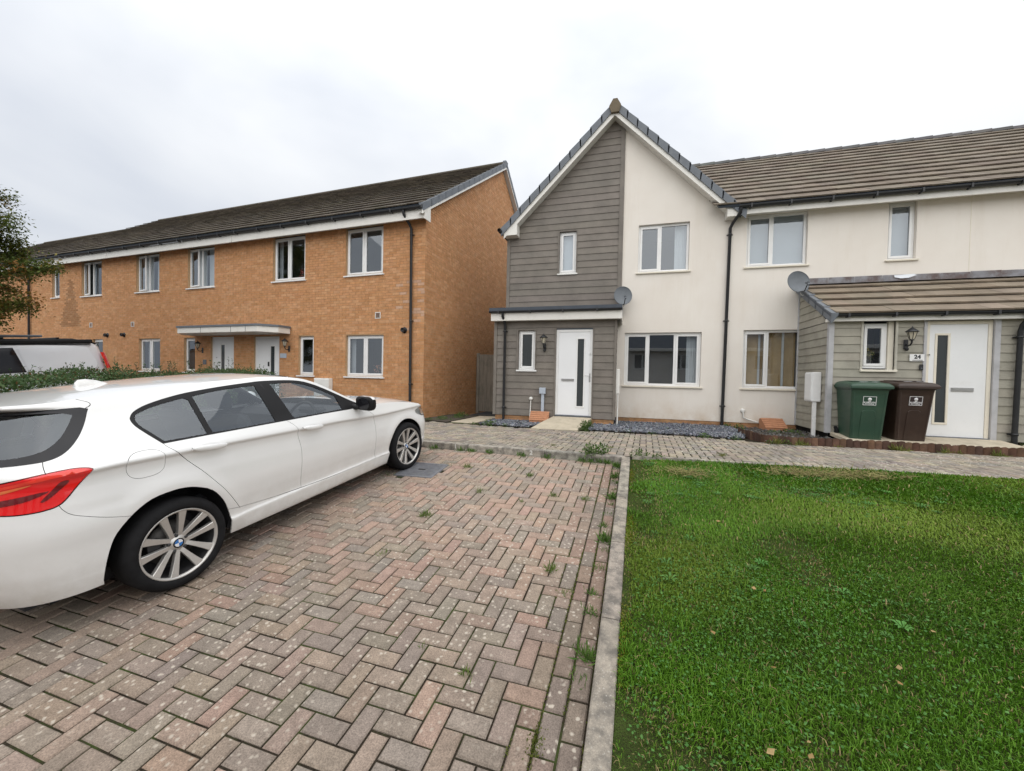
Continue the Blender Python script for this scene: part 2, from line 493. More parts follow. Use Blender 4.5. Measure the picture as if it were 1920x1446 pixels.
def sheet(name, poly, zf, mat, dz=0.0, nx=0.4, parent=None):
    """horizontal sheet following zf, cut to a polygon (fan of a grid through CDT)"""
    xs_ = [p[0] for p in poly]; ys_ = [p[1] for p in poly]
    pts = [Vector(p) for p in poly]; n = len(pts)
    edges = [(i, (i + 1) % n) for i in range(n)]
    x = min(xs_) + nx / 2
    while x < max(xs_):
        y = min(ys_) + nx / 2
        while y < max(ys_):
            pts.append(Vector((x, y))); y += nx
        x += nx
    v, e, f, *_ = delaunay_2d_cdt(pts, edges, [], 0, 1e-5)
    def inside(q):
        r = False
        for i in range(n):
            a, b = poly[i], poly[(i + 1) % n]
            if (a[1] > q[1]) != (b[1] > q[1]) and q[0] < (b[0] - a[0]) * (q[1] - a[1]) / (b[1] - a[1]) + a[0]: r = not r
        return r
    ff = [t for t in f if inside((sum(v[i].x for i in t) / 3, sum(v[i].y for i in t) / 3))]
    m = MB(); m.add([(q.x, q.y, zf(q.x, q.y) + dz) for q in v], ff, True)
    return m.build(name, mat, parent)

def pieces(mb_list, name, mat, parent, limit=300, rest_name=None, origin=True):
    """mb_list: [(size in view, MB)] -> the largest as objects of their own, the others joined into one stuff part"""
    mb_list.sort(key=lambda q: -q[0])
    for _, m in mb_list[:limit]: m.build(name, mat, parent)
    rest = mb_list[limit:]
    if rest:
        big = MB()
        for _, m in rest:
            b = len(big.v)
            big.v.extend(m.v); big.f.extend([[i + b for i in f] for f in m.f]); big.c.extend(m.c); big.sm.extend(m.sm)
        o = big.build(rest_name or name + 's', mat, parent)
        o['kind'] = 'stuff'

CAM = Vector((0, 0, CAM_H))
def in_view(p, margin=0.08):
    d = Vector(p) - CAM
    x, y, z = d.dot(_rt), d.dot(_fw), d.dot(_up)
    if y < 0.1: return False
    u, w = x / y * F_PX / 960.0, z / y * F_PX / 723.0
    return abs(u) < 1 + margin and abs(w) < 1 + margin
def view_size(p, n=(0, 0, 1)):
    d = Vector(p) - CAM
    return (abs(d.normalized().dot(Vector(n))) / d.length_squared) * (1.0 if in_view(p, 0.0) else 0.0)

dv_ = MB(); dxs, dys = [-40, -30, -20, -12, -6.5], [-8, -4, 0, 3, 5.5, 8.8]
dv_.add([(x, y, Gb(x, y) - .02) for y in dys for x in dxs], [(r * 5 + k, r * 5 + k + 1, r * 5 + k + 6, r * 5 + k + 5) for r in range(5) for k in range(4)])
tag(dv_.build('driveway', M('asphalt')), 'sloping dark asphalt drive beyond the hedge under the van', 'driveway', kind='structure')
# far kerb line and lawn kerb line
KF = lambda x: 5.56 - 0.0683 * (x + 0.6)                 # face of the far kerb (bay side) as y(x)
# ---------------- parking bay
bay = sheet('parking_bay', [(-5.9, -2.5), (grid_xy(3.2, -42)[0], -2.5), (grid_xy(3.2, 38)[0], KF(0) + 0.03), (-5.9, KF(-5.9) + 0.03)], Gb, M('joint_sand'), dz=-0.009, nx=0.5)
tag(bay, 'block paved parking bay in herringbone with mossy joints', 'parking bay', kind='structure')
PINK, GREYB, BROWN, SLATE = (0.318, 0.226, 0.176), (0.262, 0.213, 0.172), (0.288, 0.222, 0.174), (0.246, 0.208, 0.172)
def bay_tint(x, y):
    far = smooth(1.6, 4.2, y)
    w = [0.14 + 0.26 * far, 0.40 - 0.12 * far, 0.36 - 0.08 * far, 0.10]
    base = random.choices([PINK, GREYB, BROWN, SLATE], w)[0]
    k = lerp(0.86, 1.04, far)
    edge = smooth(0.55, 0.05, -0.10 - x)                       # grime gathers beside the kerb
    return vary(tuple(c * k * (1 - 0.28 * edge) for c in base), 0.09)
lst = []
def add_bay(i0, i1, j0, j1):
    i1b = i1
    pts = [grid_xy(i0, j0), grid_xy(i1b, j0), grid_xy(i1b, j1), grid_xy(i0, j1)]
    cx = sum(p[0] for p in pts) / 4; cy = sum(p[1] for p in pts) / 4
    if cx < -5.85 or cy < -2.4: return
    if min(p[1] - KF(p[0]) for p in pts) > -0.03: return
    pts = [(p[0], min(p[1], KF(p[0]) - 0.004)) for p in pts]
    for (mx, my) in ((-2.585, 4.70),):
        if abs(cx - mx) < 0.235 and abs(cy - my) < 0.235: return
    m = MB(); paver_mesh(m, pts, Gb, tint=bay_tint(cx, cy), jit=0.0018)
    lst.append((view_size((cx, cy, Gb(cx, cy))), m))
cells = set()
for n in range(-90, 90):
    for mm_ in range(-40, 40):
        i, j = n + 2 * mm_, -n + 2 * mm_
        for (a0, a1, b0, b1) in ((i, i + 2, j - 1, j), (i - 1, i, j - 2, j)):
            if a0 >= 1 or a1 < -54 or b1 < -42 or b0 > 44: continue
            add_bay(a0, min(a1, 1), b0, b1)
for c in (1, 2):
    j = -42 + (0.9 if c == 2 else 0)
    while j < 40:
        add_bay(c, c + 0.98, j, j + 2); j += 2
pieces(lst, 'paver', M('paver'), bay, 300, 'paver_field')

# inspection cover in the bay
mc = empty('inspection_cover', (-2.585, 4.70, Gb(-2.585, 4.70) + .006), R(-1.5))
mc.rotation_euler = (math.atan(SLY), -math.atan(SLX), R(1.0))
tag(mc, 'square grey ribbed metal inspection cover beside the front wheel of the parked car', 'drain cover')
m = MB()
for (a, b, c, d) in ((-.27, .27, -.27, -.235), (-.27, .27, .235, .27), (-.27, -.235, -.235, .235), (.235, .27, -.235, .235)): m.bbox(a, b, c, d, -.04, .004, .003)
m.build('frame', M('iron'), mc)
m = MB(); m.bbox(-.23, .23, -.23, .23, -.03, 0.0, .003); pl = m.build('plate', M('iron'), mc)
for k in range(22):
    m = MB(); x = -.21 + k * .02
    for a, b in ((-.215, -.05), (.05, .215)) if 8 <= k <= 13 else ((-.215, .215),):
        m = MB(); m.box(x - .004, x + .004, a, b, 0.0, .005, skip=('bottom',)); m.build('rib', M('iron'), pl)
m = MB(); m.bbox(-.05, .05, -.012, .012, 0.001, .008, .002); m.build('maker_plate', M('black_plastic'), pl)

# ---------------- kerbs
def kerb_stone(A, B, zfA, up, wid, right, parent, col):
    """a kerb unit from A to B (xy), width to the side of unit vector right, top at zf+up"""
    A, B = Vector(A), Vector(B); d = (B - A).normalized(); g = 0.004
    A2, B2 = A + d * g, B - d * g
    W = Vector(right) * wid
    m = MB(); m.cur = col
    P = []
    for q in (A2, B2):
        z = zfA(q.x, q.y); u = up(q.x, q.y)
        prof = [(0.0, -0.10), (0.003, u - 0.014), (0.006, u - 0.005), (0.014, u), (wid - 0.006, u), (wid, u - 0.006), (wid, -0.10)]
        for s_, h_ in prof: P.append((q.x + right[0] * s_, q.y + right[1] * s_, z + h_))
    n = 7
    F = [(k, k + 1, n + k + 1, n + k) for k in range(n - 1)] + [tuple(range(n - 1, -1, -1)), tuple(range(n, 2 * n))]
    m.add(P, F)
    bm_o = m.build('kerb_stone', M('kerb_concrete'), parent)
    return bm_o
tinted('kerb_concrete', var=0.34, fine=230, scale=6, spots=((0.44, 0.42, 0.37), 55, 0.12, 1.6, 0.42, 0.6), bump=0.45, blot=((0.10, 0.092, 0.082), 11, 0.40, 0.62, 0.8))
gy_d = Vector((-math.sin(GYAW), math.cos(GYAW)))          # along the kerb, away
gx_d = Vector((math.cos(GYAW), math.sin(GYAW)))
k1 = empty('kerb', (0, 0, 0)); tag(k1, 'long lichen spotted concrete kerb between parking bay and lawn', 'kerb', kind='structure')
s0 = Vector(grid_xy(3.03, 0))
a = -3.9
joints = [-3.03, -2.12, -1.21, -0.30, 0.612, 1.527, 2.44, 3.36, 3.80]
upl = lambda x, y: lerp(0.056, 0.098, smooth(3.2, 5.4, y))
for q0, q1 in zip(joints[:-1], joints[1:]):
    kerb_stone(s0 + gy_d * q0, s0 + gy_d * q1, Gb, upl, 0.113, (gx_d.x, gx_d.y), k1, vary((0.325, 0.285, 0.232), 0.08))
k2 = empty('kerb', (0, 0, 0)); tag(k2, 'pale concrete kerb along the head of the parking bay below the footpath', 'kerb', kind='structure')
kd = Vector((1, -0.0683)).normalized(); kn = Vector((0.0683, 1)).normalized()
x = -6.0; xk = 0.02
edges_k = [-6.9, -5.99, -5.07, -4.16, -3.25, -2.33, -1.10, -0.42, 0.02]
for q0, q1 in zip(edges_k[:-1], edges_k[1:]):
    kerb_stone((q0, KF(q0)), (q1, KF(q1)), Gb, lambda x, y: Fp(x, y + 0.1) + 0.004 - Gb(x, y), 0.125, (kn.x, kn.y), k2, vary((0.345, 0.32, 0.275), 0.07))
def text_obj(name, body, size, mat, parent, loc, rot, ext=0.0008, align='CENTER', bold=0.0, sx=1.0):
    cu = bpy.data.curves.new(name, 'FONT'); cu.body = body; cu.size = size; cu.extrude = ext; cu.offset = bold
    cu.align_x = align; cu.align_y = 'CENTER'
    o = bpy.data.objects.new(name, cu); link(o)
    dg = bpy.context.evaluated_depsgraph_get(); me = bpy.data.meshes.new_from_object(o.evaluated_get(dg))
    bpy.data.objects.remove(o)
    me.materials.clear(); me.materials.append(mat)
    o = bpy.data.objects.new(name, me); link(o, parent)
    o.location = loc; o.rotation_euler = rot; o.scale = (sx, 1, 1)
    return o
simple('road_paint', (0.62, 0.61, 0.57), 0.8, 0.15, 30)
for xx, s_ in ((-1.30, '2'), (-2.55, '1')):
    text_obj('bay_number', s_, 0.085, M('road_paint'), k2, (xx, KF(xx) - 0.0035, Gb(xx, KF(xx)) + 0.052), (R(90), 0, math.atan(-0.0683)), bold=0.004)

# ---------------- footpath
LE = lambda x: 5.62 + 0.045 * x                               # lawn edge as y(x) for x > 0.1
path_poly = [(-30, 7.6), (-6.0, KF(-6.0) + 0.12), (0.0, KF(0) + 0.12), (0.10, LE(0.1)), (14, LE(14)), (14, 8.9), (6.1, 8.05), (2.42, 8.05), (2.2, 8.6), (-0.55, 8.75), (-2.2, 8.7), (-3.3, 8.75), (-3.3, 10.9), (-5.1, 10.9), (-5.1, 9.5), (-30, 10.5)]
path = sheet('footpath', path_poly, Fp, M('joint_sand'), dz=-0.008, nx=0.7)
tag(path, 'worn tan block paved footpath running past the house fronts', 'footpath', kind='structure')
TAN = [(0.268, 0.232, 0.182), (0.240, 0.210, 0.172), (0.292, 0.248, 0.192), (0.212, 0.188, 0.160)]
def path_far(x):                                              # far edge of the paving
    pts = [(-30, 10.4), (-5.3, 9.3), (-5.2, 8.95), (-4.35, 8.62), (-3.3, 8.42), (-2.05, 8.25), (-0.9, 8.25), (-0.6, 8.35), (1.2, 8.3), (2.1, 8.1), (2.42, 7.86), (6.1, 7.86), (6.2, 8.9), (14, 9.2)]
    for (x0, y0), (x1, y1) in zip(pts[:-1], pts[1:]):
        if x0 <= x <= x1: return lerp(y0, y1, (x - x0) / (x1 - x0))
    return 9
ka = math.atan(-0.0683) * 0.7
def pg(i, j):
    c, s = math.cos(ka), math.sin(ka)
    return -0.6 + GP * (i * c - j * s), 5.78 + GP * (i * s + j * c)
lst = []
for n in range(-160, 160):
    for mm_ in range(-90, 90):
        i, j = n + 2 * mm_, -n + 2 * mm_
        for (a0, a1, b0, b1) in ((i, i + 2, j - 1, j), (i - 1, i, j - 2, j)):
            if a1 < -120 or a0 > 100 or b1 < -6 or b0 > 40: continue
            pts = [pg(a0, b0), pg(a1, b0), pg(a1, b1), pg(a0, b1)]
            cx = sum(p[0] for p in pts) / 4; cy = sum(p[1] for p in pts) / 4
            lo = (KF(cx) + 0.128) if cx < 0.02 else LE(cx) + 0.055
            hi = path_far(cx)
            if cy > hi or cy < lo - 0.04 or cx > 9.5 or cx < -11: continue
            if cx < -4.6 and cy > 8.2: continue
            cl = lambda p: (p[0], max(p[1], (KF(p[0]) + 0.128) if p[0] < 0.02 else LE(p[0]) + 0.055))
            pts = [cl(p) for p in pts]
            if abs(pts[0][1] - pts[3][1]) < 0.02: continue
            if not in_view((cx, cy, 0.45), 0.1): continue
            t_ = vary(random.choice(TAN), 0.16)
            m = MB(); paver_mesh(m, pts, Fp, tint=t_, jit=0.002, joint=0.005, ch=0.009)
            lst.append((view_size((cx, cy, 0.45)), m))
pieces(lst, 'paver', M('path_paver'), path, 300, 'paver_field')
# narrow concrete edging between path and lawn
k3 = empty('path_edging', (0, 0, 0)); tag(k3, 'narrow pale concrete edging between footpath and lawn', 'edging', kind='structure')
x = 0.12
while x < 9.6:
    m = MB(); m.cur = vary((0.42, 0.385, 0.32), 0.1)
    x1 = x + 0.91; yA, yB = LE(x), LE(x1)
    dz = random.uniform(-0.004, 0.006)
    P = [(x + .003, yA, Fp(x, yA) - .1), (x1 - .003, yB, Fp(x1, yB) - .1), (x1 - .003, yB + .05, Fp(x1, yB) - .1), (x + .003, yA + .05, Fp(x, yA) - .1)]
    P += [(p[0], p[1], Fp(p[0], p[1]) + 0.006 + dz) for p in P]
    m.add(P, [(4, 5, 6, 7), (0, 1, 5, 4), (1, 2, 6, 5), (2, 3, 7, 6), (3, 0, 4, 7)])
    m.build('edging_stone', M('kerb_concrete'), k3); x = x1

# door slabs and beds
def slab(name, quads, zf, parent, mat='slab', th=0.06):
    for q in quads:
        m = MB(); m.cur = vary((1, 1, 1), 0.05)
        cx = sum(p[0] for p in q) / 4; cy = sum(p[1] for p in q) / 4
        P = [(lerp(p[0], cx, .006), lerp(p[1], cy, .006), zf(*p) - th) for p in q] + [(lerp(p[0], cx, .006), lerp(p[1], cy, .006), zf(*p)) for p in q] + [(lerp(p[0], cx, .02), lerp(p[1], cy, .02), zf(*p) + .005) for p in q]
        m.add(P, [(8, 9, 10, 11)] + [(k, (k + 1) % 4, 4 + (k + 1) % 4, 4 + k) for k in range(4)] + [(4 + k, 4 + (k + 1) % 4, 8 + (k + 1) % 4, 8 + k) for k in range(4)])
        m.build('paving_slab', M(mat), parent)
dp = empty('door_path', (-1.4, 8.9, 0.45)); tag(dp, 'cream paving slabs sloping up to the white door of the gabled house', 'path', kind='structure')
dp.location = (0, 0, 0)
dz1 = lambda x, y: lerp(Fp(x, 8.2) + 0.008, 0.605, smooth(8.1, 9.5, y))
slab('', [[(-1.93, 8.22), (-1.42, 8.24), (-1.30, 8.86), (-1.80, 8.84)], [(-1.42, 8.24), (-0.93, 8.26), (-0.82, 8.88), (-1.30, 8.86)],
          [(-1.80, 8.84), (-1.30, 8.86), (-1.20, 9.50), (-1.66, 9.50)], [(-1.30, 8.86), (-0.82, 8.88), (-0.74, 9.50), (-1.20, 9.50)]], dz1, dp)
dp2 = empty('door_path', (0, 0, 0)); tag(dp2, 'cream paving slabs in front of the door numbered 24 behind the bins', 'path', kind='structure')
dz2 = lambda x, y: lerp(Fp(x, 7.9) + 0.02, 0.60, smooth(7.9, 8.9, y))
slab('', [[(3.86, 8.35), (4.6, 8.35), (4.6, 9.03), (3.86, 9.03)], [(4.6, 8.35), (5.25, 8.2), (5.25, 9.03), (4.6, 9.03)], [(5.25, 8.30), (5.75, 7.95), (5.8, 9.03), (5.25, 9.03)], [(5.75, 7.95), (6.35, 7.95), (6.4, 9.03), (5.8, 9.03)], [(6.35, 7.95), (6.95, 7.95), (6.9, 8.6), (6.38, 8.6)]], dz2, dp2)
sp = empty('side_path', (0, 0, 0)); tag(sp, 'grey concrete slabs leading to the wooden side gate', 'path', kind='structure')
slab('', [[(-4.05, 8.75), (-3.45, 8.70), (-3.42, 9.30), (-4.02, 9.32)], [(-4.02, 9.32), (-3.42, 9.30), (-3.40, 9.95), (-4.0, 9.95)], [(-4.0, 9.95), (-3.4, 9.95), (-3.38, 10.6), (-4.0, 10.6)]], lambda x, y: Fp(x, y) + 0.004, sp, 'slab')

# soil beds and slate chippings
simple('soil', (0.06, 0.048, 0.035), 1.0, 0.35, 9, bump=0.8, bscale=60)
bed_polys = [[(-0.72, 8.36), (1.2, 8.30), (2.12, 8.12), (2.42, 9.0), (2.4, 10.54), (-0.2, 10.54), (-0.2, 9.56), (-0.72, 9.56)],
             [(-3.2, 8.42), (-2.05, 8.28), (-1.83, 8.9), (-1.70, 9.56), (-3.2, 9.56)],
             [(2.42, 7.86), (3.6, 7.9), (3.84, 8.3), (3.84, 10.54), (2.4, 10.54), (2.42, 9.0)],
             [(3.86, 7.92), (5.7, 7.92), (5.25, 8.22), (3.86, 8.33)], [(6.4, 8.62), (9.5, 8.9), (9.5, 9.06), (6.4, 9.06)], [(-5.1, 9.0), (-4.15, 8.7), (-4.06, 10.6), (-4.98, 10.9)]]
soil = empty('garden_bed', (0, 0, 0)); tag(soil, 'dark soil of the narrow beds below the house walls', 'soil', kind='structure')
for k, bp_ in enumerate(bed_polys): sheet('bed_soil', bp_, Fp, M('soil'), dz=0.012 if k < 2 else 0.004, nx=0.4, parent=soil)
def inpoly(poly, x, y):
    r = False
    for i in range(len(poly)):
        a, b = poly[i], poly[(i + 1) % len(poly)]
        if (a[1] > y) != (b[1] > y) and x < (b[0] - a[0]) * (y - a[1]) / (b[1] - a[1]) + a[0]: r = not r
    return r
def chips(name, polys, n, size, mat, label, cols):
    V, Fc, C = [], [], []
    k = 0
    while k < n:
        poly = random.choices(polys, [3, 1][:len(polys)] if len(polys) > 1 else [1])[0]
        x = random.uniform(min(p[0] for p in poly), max(p[0] for p in poly)); y = random.uniform(min(p[1] for p in poly), max(p[1] for p in poly))
        if not inpoly(poly, x, y): continue
        s_ = random.uniform(*size); th = s_ * random.uniform(0.18, 0.4)
        a = random.uniform(0, 6.28); til = Matrix.Rotation(random.gauss(0, 0.45), 3, 'X') @ Matrix.Rotation(random.gauss(0, 0.45), 3, 'Y') @ Matrix.Rotation(a, 3, 'Z')
        z = Fp(x, y) + 0.02 + random.random() * 0.03
        b = len(V); nn = random.choice((4, 5))
        for hh in (-th / 2, th / 2):
            for q in range(nn):
                an = 2 * math.pi * q / nn
                v_ = til @ Vector((math.cos(an) * s_ * random.uniform(0.6, 1), math.sin(an) * s_ * 0.62 * random.uniform(0.6, 1), hh))
                V.append((x + v_.x, y + v_.y, z + v_.z))
        c = vary(random.choice(cols), 0.2)
        for f in [tuple(range(b + nn, b + 2 * nn))] + [(b + q, b + (q + 1) % nn, b + nn + (q + 1) % nn, b + nn + q) for q in range(nn)]:
            Fc.append(f); C.append(c)
        k += 1
    m = MB(); m.v = V; m.f = [list(f) for f in Fc]; m.c = C; m.sm = [False] * len(Fc)
    return tag(m.build(name, mat), label, 'gravel', kind='stuff')
tinted('slate', rough=0.6, var=0.15, fine=200, scale=30, bump=0.2, spec=0.45)
chips('gravel', bed_polys[:2], 9000, (0.018, 0.046), M('slate'), 'blue grey slate chippings in the beds beside the door slabs', [(0.115, 0.125, 0.15), (0.17, 0.18, 0.205), (0.085, 0.095, 0.12), (0.23, 0.235, 0.25)])
chips('gravel', [bed_polys[2]], 900, (0.014, 0.03), M('slate'), 'small dull grey stones in the bed behind the log edging', [(0.11, 0.11, 0.115), (0.16, 0.15, 0.135), (0.08, 0.075, 0.07)])

# ---------------- lawn
t = NT('lawn_soil')
c = t.mix(t.rng(t.noise(9, 5, 0.7), 0.3, 0.7), (0.042, 0.075, 0.014), (0.080, 0.120, 0.026))
c = t.mix(t.rng(t.noise(2.0, 5, 0.65), 0.60, 0.74, 0, 0.85), c, (0.165, 0.115, 0.065))
c = t.mix(t.rng(t.noise(140, 4, 0.7), 0.42, 0.62, 0, 0.75), c, (0.035, 0.026, 0.016))
t.col(c); t.set(rough=1.0, spec=0.1); t.bump(t.noise(90, 4), 1.0, 0.03); MATS['lawn_soil'] = t.m
lx0 = lambda y: grid_xy(3.03, (y - GY) / GP)[0] + 0.108
lawn_poly = [(lx0(-2.5), -2.5), (14, -2.5), (14, LE(14) + 0.004), (0.16, LE(0.16) + 0.004), (lx0(5.5), LE(0.1))]
lawn = sheet('lawn', lawn_poly, Lw, M('lawn_soil'), dz=-0.012, nx=0.3)
tag(lawn, 'green lawn rising from the kerb to the footpath edge', 'lawn', kind='structure')

def vnoise(x, y, s, seed=0):
    """cheap smooth value noise on numpy arrays"""
    x = x * s + seed * 17.3; y = y * s + seed * 9.1
    xi, yi = np.floor(x).astype(int), np.floor(y).astype(int)
    fx, fy = x - xi, y - yi
    fx, fy = fx * fx * (3 - 2 * fx), fy * fy * (3 - 2 * fy)
    h = lambda a, b: (np.sin(a * 127.1 + b * 311.7 + seed * 74.7) * 43758.5453) % 1.0
    return (h(xi, yi) * (1 - fx) + h(xi + 1, yi) * fx) * (1 - fy) + (h(xi, yi + 1) * (1 - fx) + h(xi + 1, yi + 1) * fx) * fy
LwN = lambda x, y: np.minimum(SLX * (x - GX) + SLY * (y - GY) + 0.052, 0.482 - 0.012 * (y - 5.7) + 0.006 * x - 0.006)
GxN = lambda y: GX + GP * (3.03 * math.cos(GYAW) - (y - GY) / GP * math.sin(GYAW)) + 0.118
def visible_np(x, y, z, m=0.06):
    d = np.stack([x, y, z - CAM_H], -1)
    a, b, c = d @ np.array(_rt), d @ np.array(_fw), d @ np.array(_up)
    return (b > 0.1) & (np.abs(a / b) * F_PX / 960 < 1 + m) & (np.abs(c / b) * F_PX / 723 < 1 + m)
def bare(x, y):
    n = vnoise(x, y, 1.6, 3) * 0.55 + vnoise(x, y, 4.1, 5) * 0.45
    k = np.clip(1.25 - (x - GxN(y)) / 0.34, 0, 1)                    # worn strip beside the kerb
    return np.clip((n - 0.78) / 0.10, 0, 1) * 0.6 + k * np.clip((vnoise(x, y, 2.7, 8) - 0.40) / 0.16, 0, 1) * 0.95
def blades(n_total):
    # density falls with distance from the lens, blade width grows to make up
    out = []
    for (y0, y1, x1, dens) in ((0.6, 2.2, 3.6, 27000), (2.2, 3.4, 5.2, 18000), (3.4, 5.95, 9.5, 9500)):
        n = int((y1 - y0) * (x1 + 0.2) * dens)
        x = rng.uniform(-0.2, x1, n); y = rng.uniform(y0, y1, n)
        out.append(np.stack([x, y], -1))
    P = np.concatenate(out)
    x, y = P[:, 0], P[:, 1]
    ok = (x > GxN(y) + 0.0) & (y < 5.615 + 0.045 * x) & (rng.random(len(x)) > bare(x, y) * 0.93)
    x, y = x[ok], y[ok]; z = LwN(x, y)
    ok = visible_np(x, y, z); x, y, z = x[ok], y[ok], z[ok]
    n = len(x)
    d = np.sqrt(x * x + y * y)
    L = rng.gamma(5, 0.0044, n) * (0.75 + 0.7 * vnoise(x, y, 1.2, 1)) * np.where(y > 5.0, 1.15, 1.0)
    L = np.clip(L, 0.010, 0.060) * (1 - .5 * np.clip(bare(x, y), 0, 1))
    W = (0.0017 + 0.0006 * rng.random(n)) * np.clip(d / 2.4, 1, 2.4)
    az = rng.uniform(0, 2 * np.pi, n) ; lean = rng.uniform(0.15, 1.15, n)
    comb = vnoise(x, y, 0.9, 11) * 6.28                            # mown grass lies in drifts
    az = np.where(rng.random(n) < 0.55, comb + rng.normal(0, 0.6, n), az)
    dx, dy = np.cos(az), np.sin(az); px, py = -dy, dx
    b = np.stack([x, y, z - 0.004], -1)
    side = np.stack([px * W, py * W, np.zeros(n)], -1)
    mid = b + np.stack([dx * L * 0.35 * lean, dy * L * 0.35 * lean, L * 0.62], -1)
    tip = b + np.stack([dx * L * 0.95 * lean, dy * L * 0.95 * lean, L * (1.05 - 0.45 * lean)], -1)
    V = np.stack([b - side, b + side, mid + side * 0.8, mid - side * 0.8, tip], 1).reshape(-1, 3)
    i0 = np.arange(n) * 5
    T = np.concatenate([np.stack([i0, i0 + 1, i0 + 2], -1), np.stack([i0, i0 + 2, i0 + 3], -1), np.stack([i0 + 3, i0 + 2, i0 + 4], -1)])
    g1, g2, yl, dry = np.array((0.060, 0.158, 0.009)), np.array((0.128, 0.262, 0.020)), np.array((0.215, 0.285, 0.038)), np.array((0.36, 0.28, 0.13))
    u = np.clip(vnoise(x, y, 1.1, 2) * 0.5 + vnoise(x, y, 3.7, 4) * 0.3 + rng.normal(0.1, 0.2, n), 0, 1)[:, None]
    C = (g1 * (1 - u) + g2 * u) * (0.78 + 0.5 * vnoise(x, y, 2.3, 14) * vnoise(x, y, 0.7, 15) * 1.6)[:, None]
    yy = np.clip((vnoise(x, y, 0.8, 6) - 0.55) * 2.0 + rng.normal(0, 0.12, n), 0, 0.6)[:, None]
    C = C * (1 - yy) + yl * yy
    dr = (rng.random(n) < 0.05 + 0.35 * np.clip(bare(x, y), 0, 1))[:, None]
    C = np.where(dr, dry * rng.uniform(0.6, 1.1, (n, 1)), C)
    return V, T, np.concatenate([C, C, C])
t = NT('leaf')
c = t.mix(1.0, t.attr(), t.mix(t.rng(t.noise(40, 2), 0.3, 0.7), (0.85,) * 3, (1.15,) * 3), 'MULTIPLY')
t.col(c); t.set(rough=0.6, spec=0.25)
tl = t.n.new('ShaderNodeBsdfTranslucent'); t.l.new(c, tl.inputs['Color'])
ms = t.n.new('ShaderNodeMixShader'); ms.inputs[0].default_value = 0.25
t.l.new(t.b.outputs[0], ms.inputs[1]); t.l.new(tl.outputs[0], ms.inputs[2]); t.l.new(ms.outputs[0], t.out.inputs['Surface'])
MATS['leaf'] = t.m
V, T, C = blades(0)
g = mesh_np('grass', V, T, M('leaf'), colors=C)
tag(g, 'short mown grass blades covering the lawn', 'grass', kind='stuff')

def leaf_cloud(x, y, z, size, cols, tilt=0.5, asp=0.55, up=0.0):
    """flat leaves (two folded quads each) at given points; returns V, T(quads), C"""
    n = len(x)
    az = rng.uniform(0, 2 * np.pi, n); el = rng.normal(0, tilt, n) + up; ro = rng.normal(0, tilt, n)
    f = np.stack([np.cos(az) * np.cos(el), np.sin(az) * np.cos(el), np.sin(el)], -1)
    s0_ = np.stack([-np.sin(az), np.cos(az), np.zeros(n)], -1)
    u0 = np.cross(f, s0_) * -1
    s_ = s0_ * np.cos(ro)[:, None] + u0 * np.sin(ro)[:, None]
    u_ = np.cross(s_, f)
    P0 = np.stack([x, y, z], -1); L = size[:, None]
    a = P0; b = P0 + f * L * 0.5 + s_ * L * asp * 0.5 + u_ * L * 0.08; c = P0 + f * L; d = P0 + f * L * 0.5 - s_ * L * asp * 0.5 + u_ * L * 0.08
    e = P0 + f * L * 0.5
    V = np.stack([a, b, c, d, e], 1).reshape(-1, 3); i0 = np.arange(n) * 5
    T = np.concatenate([np.stack([i0, i0 + 1, i0 + 2, i0 + 4], -1), np.stack([i0, i0 + 4, i0 + 2, i0 + 3], -1)])
    return V, T, np.concatenate([cols, cols])
# clover patches and dandelion rosettes in the turf
n = 110000
x = rng.uniform(0, 8.5, n); y = rng.uniform(0.7, 5.85, n)
pat = vnoise(x, y, 1.3, 21) * 0.55 + vnoise(x, y, 4, 22) * 0.45
near = np.exp(-(((x - 0.75) / 0.75) ** 2 + ((y - 2.5) / 0.8) ** 2))
ok = (x > GxN(y) + 0.04) & (y < 5.58 + 0.045 * x) & (rng.random(n) < np.clip((pat - 0.44) * 2.4, 0.03, 0.95) + near * 0.7)
x, y = x[ok], y[ok]; z = LwN(x, y) + rng.uniform(0.006, 0.030, len(x))
ok = visible_np(x, y, z); x, y, z = x[ok], y[ok], z[ok]; n = len(x)
u = rng.random((n, 1)); cols = np.array((0.050, 0.150, 0.026)) * (1 - u) + np.array((0.105, 0.235, 0.055)) * u
parts_ = [leaf_cloud(x, y, z, rng.uniform(0.010, 0.021, n), cols, 0.4, 0.75)]
rx = rng.uniform(0.2, 6.5, 900); ry = rng.uniform(0.9, 5.5, 900)
rk = (rx > GxN(ry) + .06) & (vnoise(rx, ry, 1.1, 27) > .5); rx, ry = rx[rk][:260], ry[rk][:260]
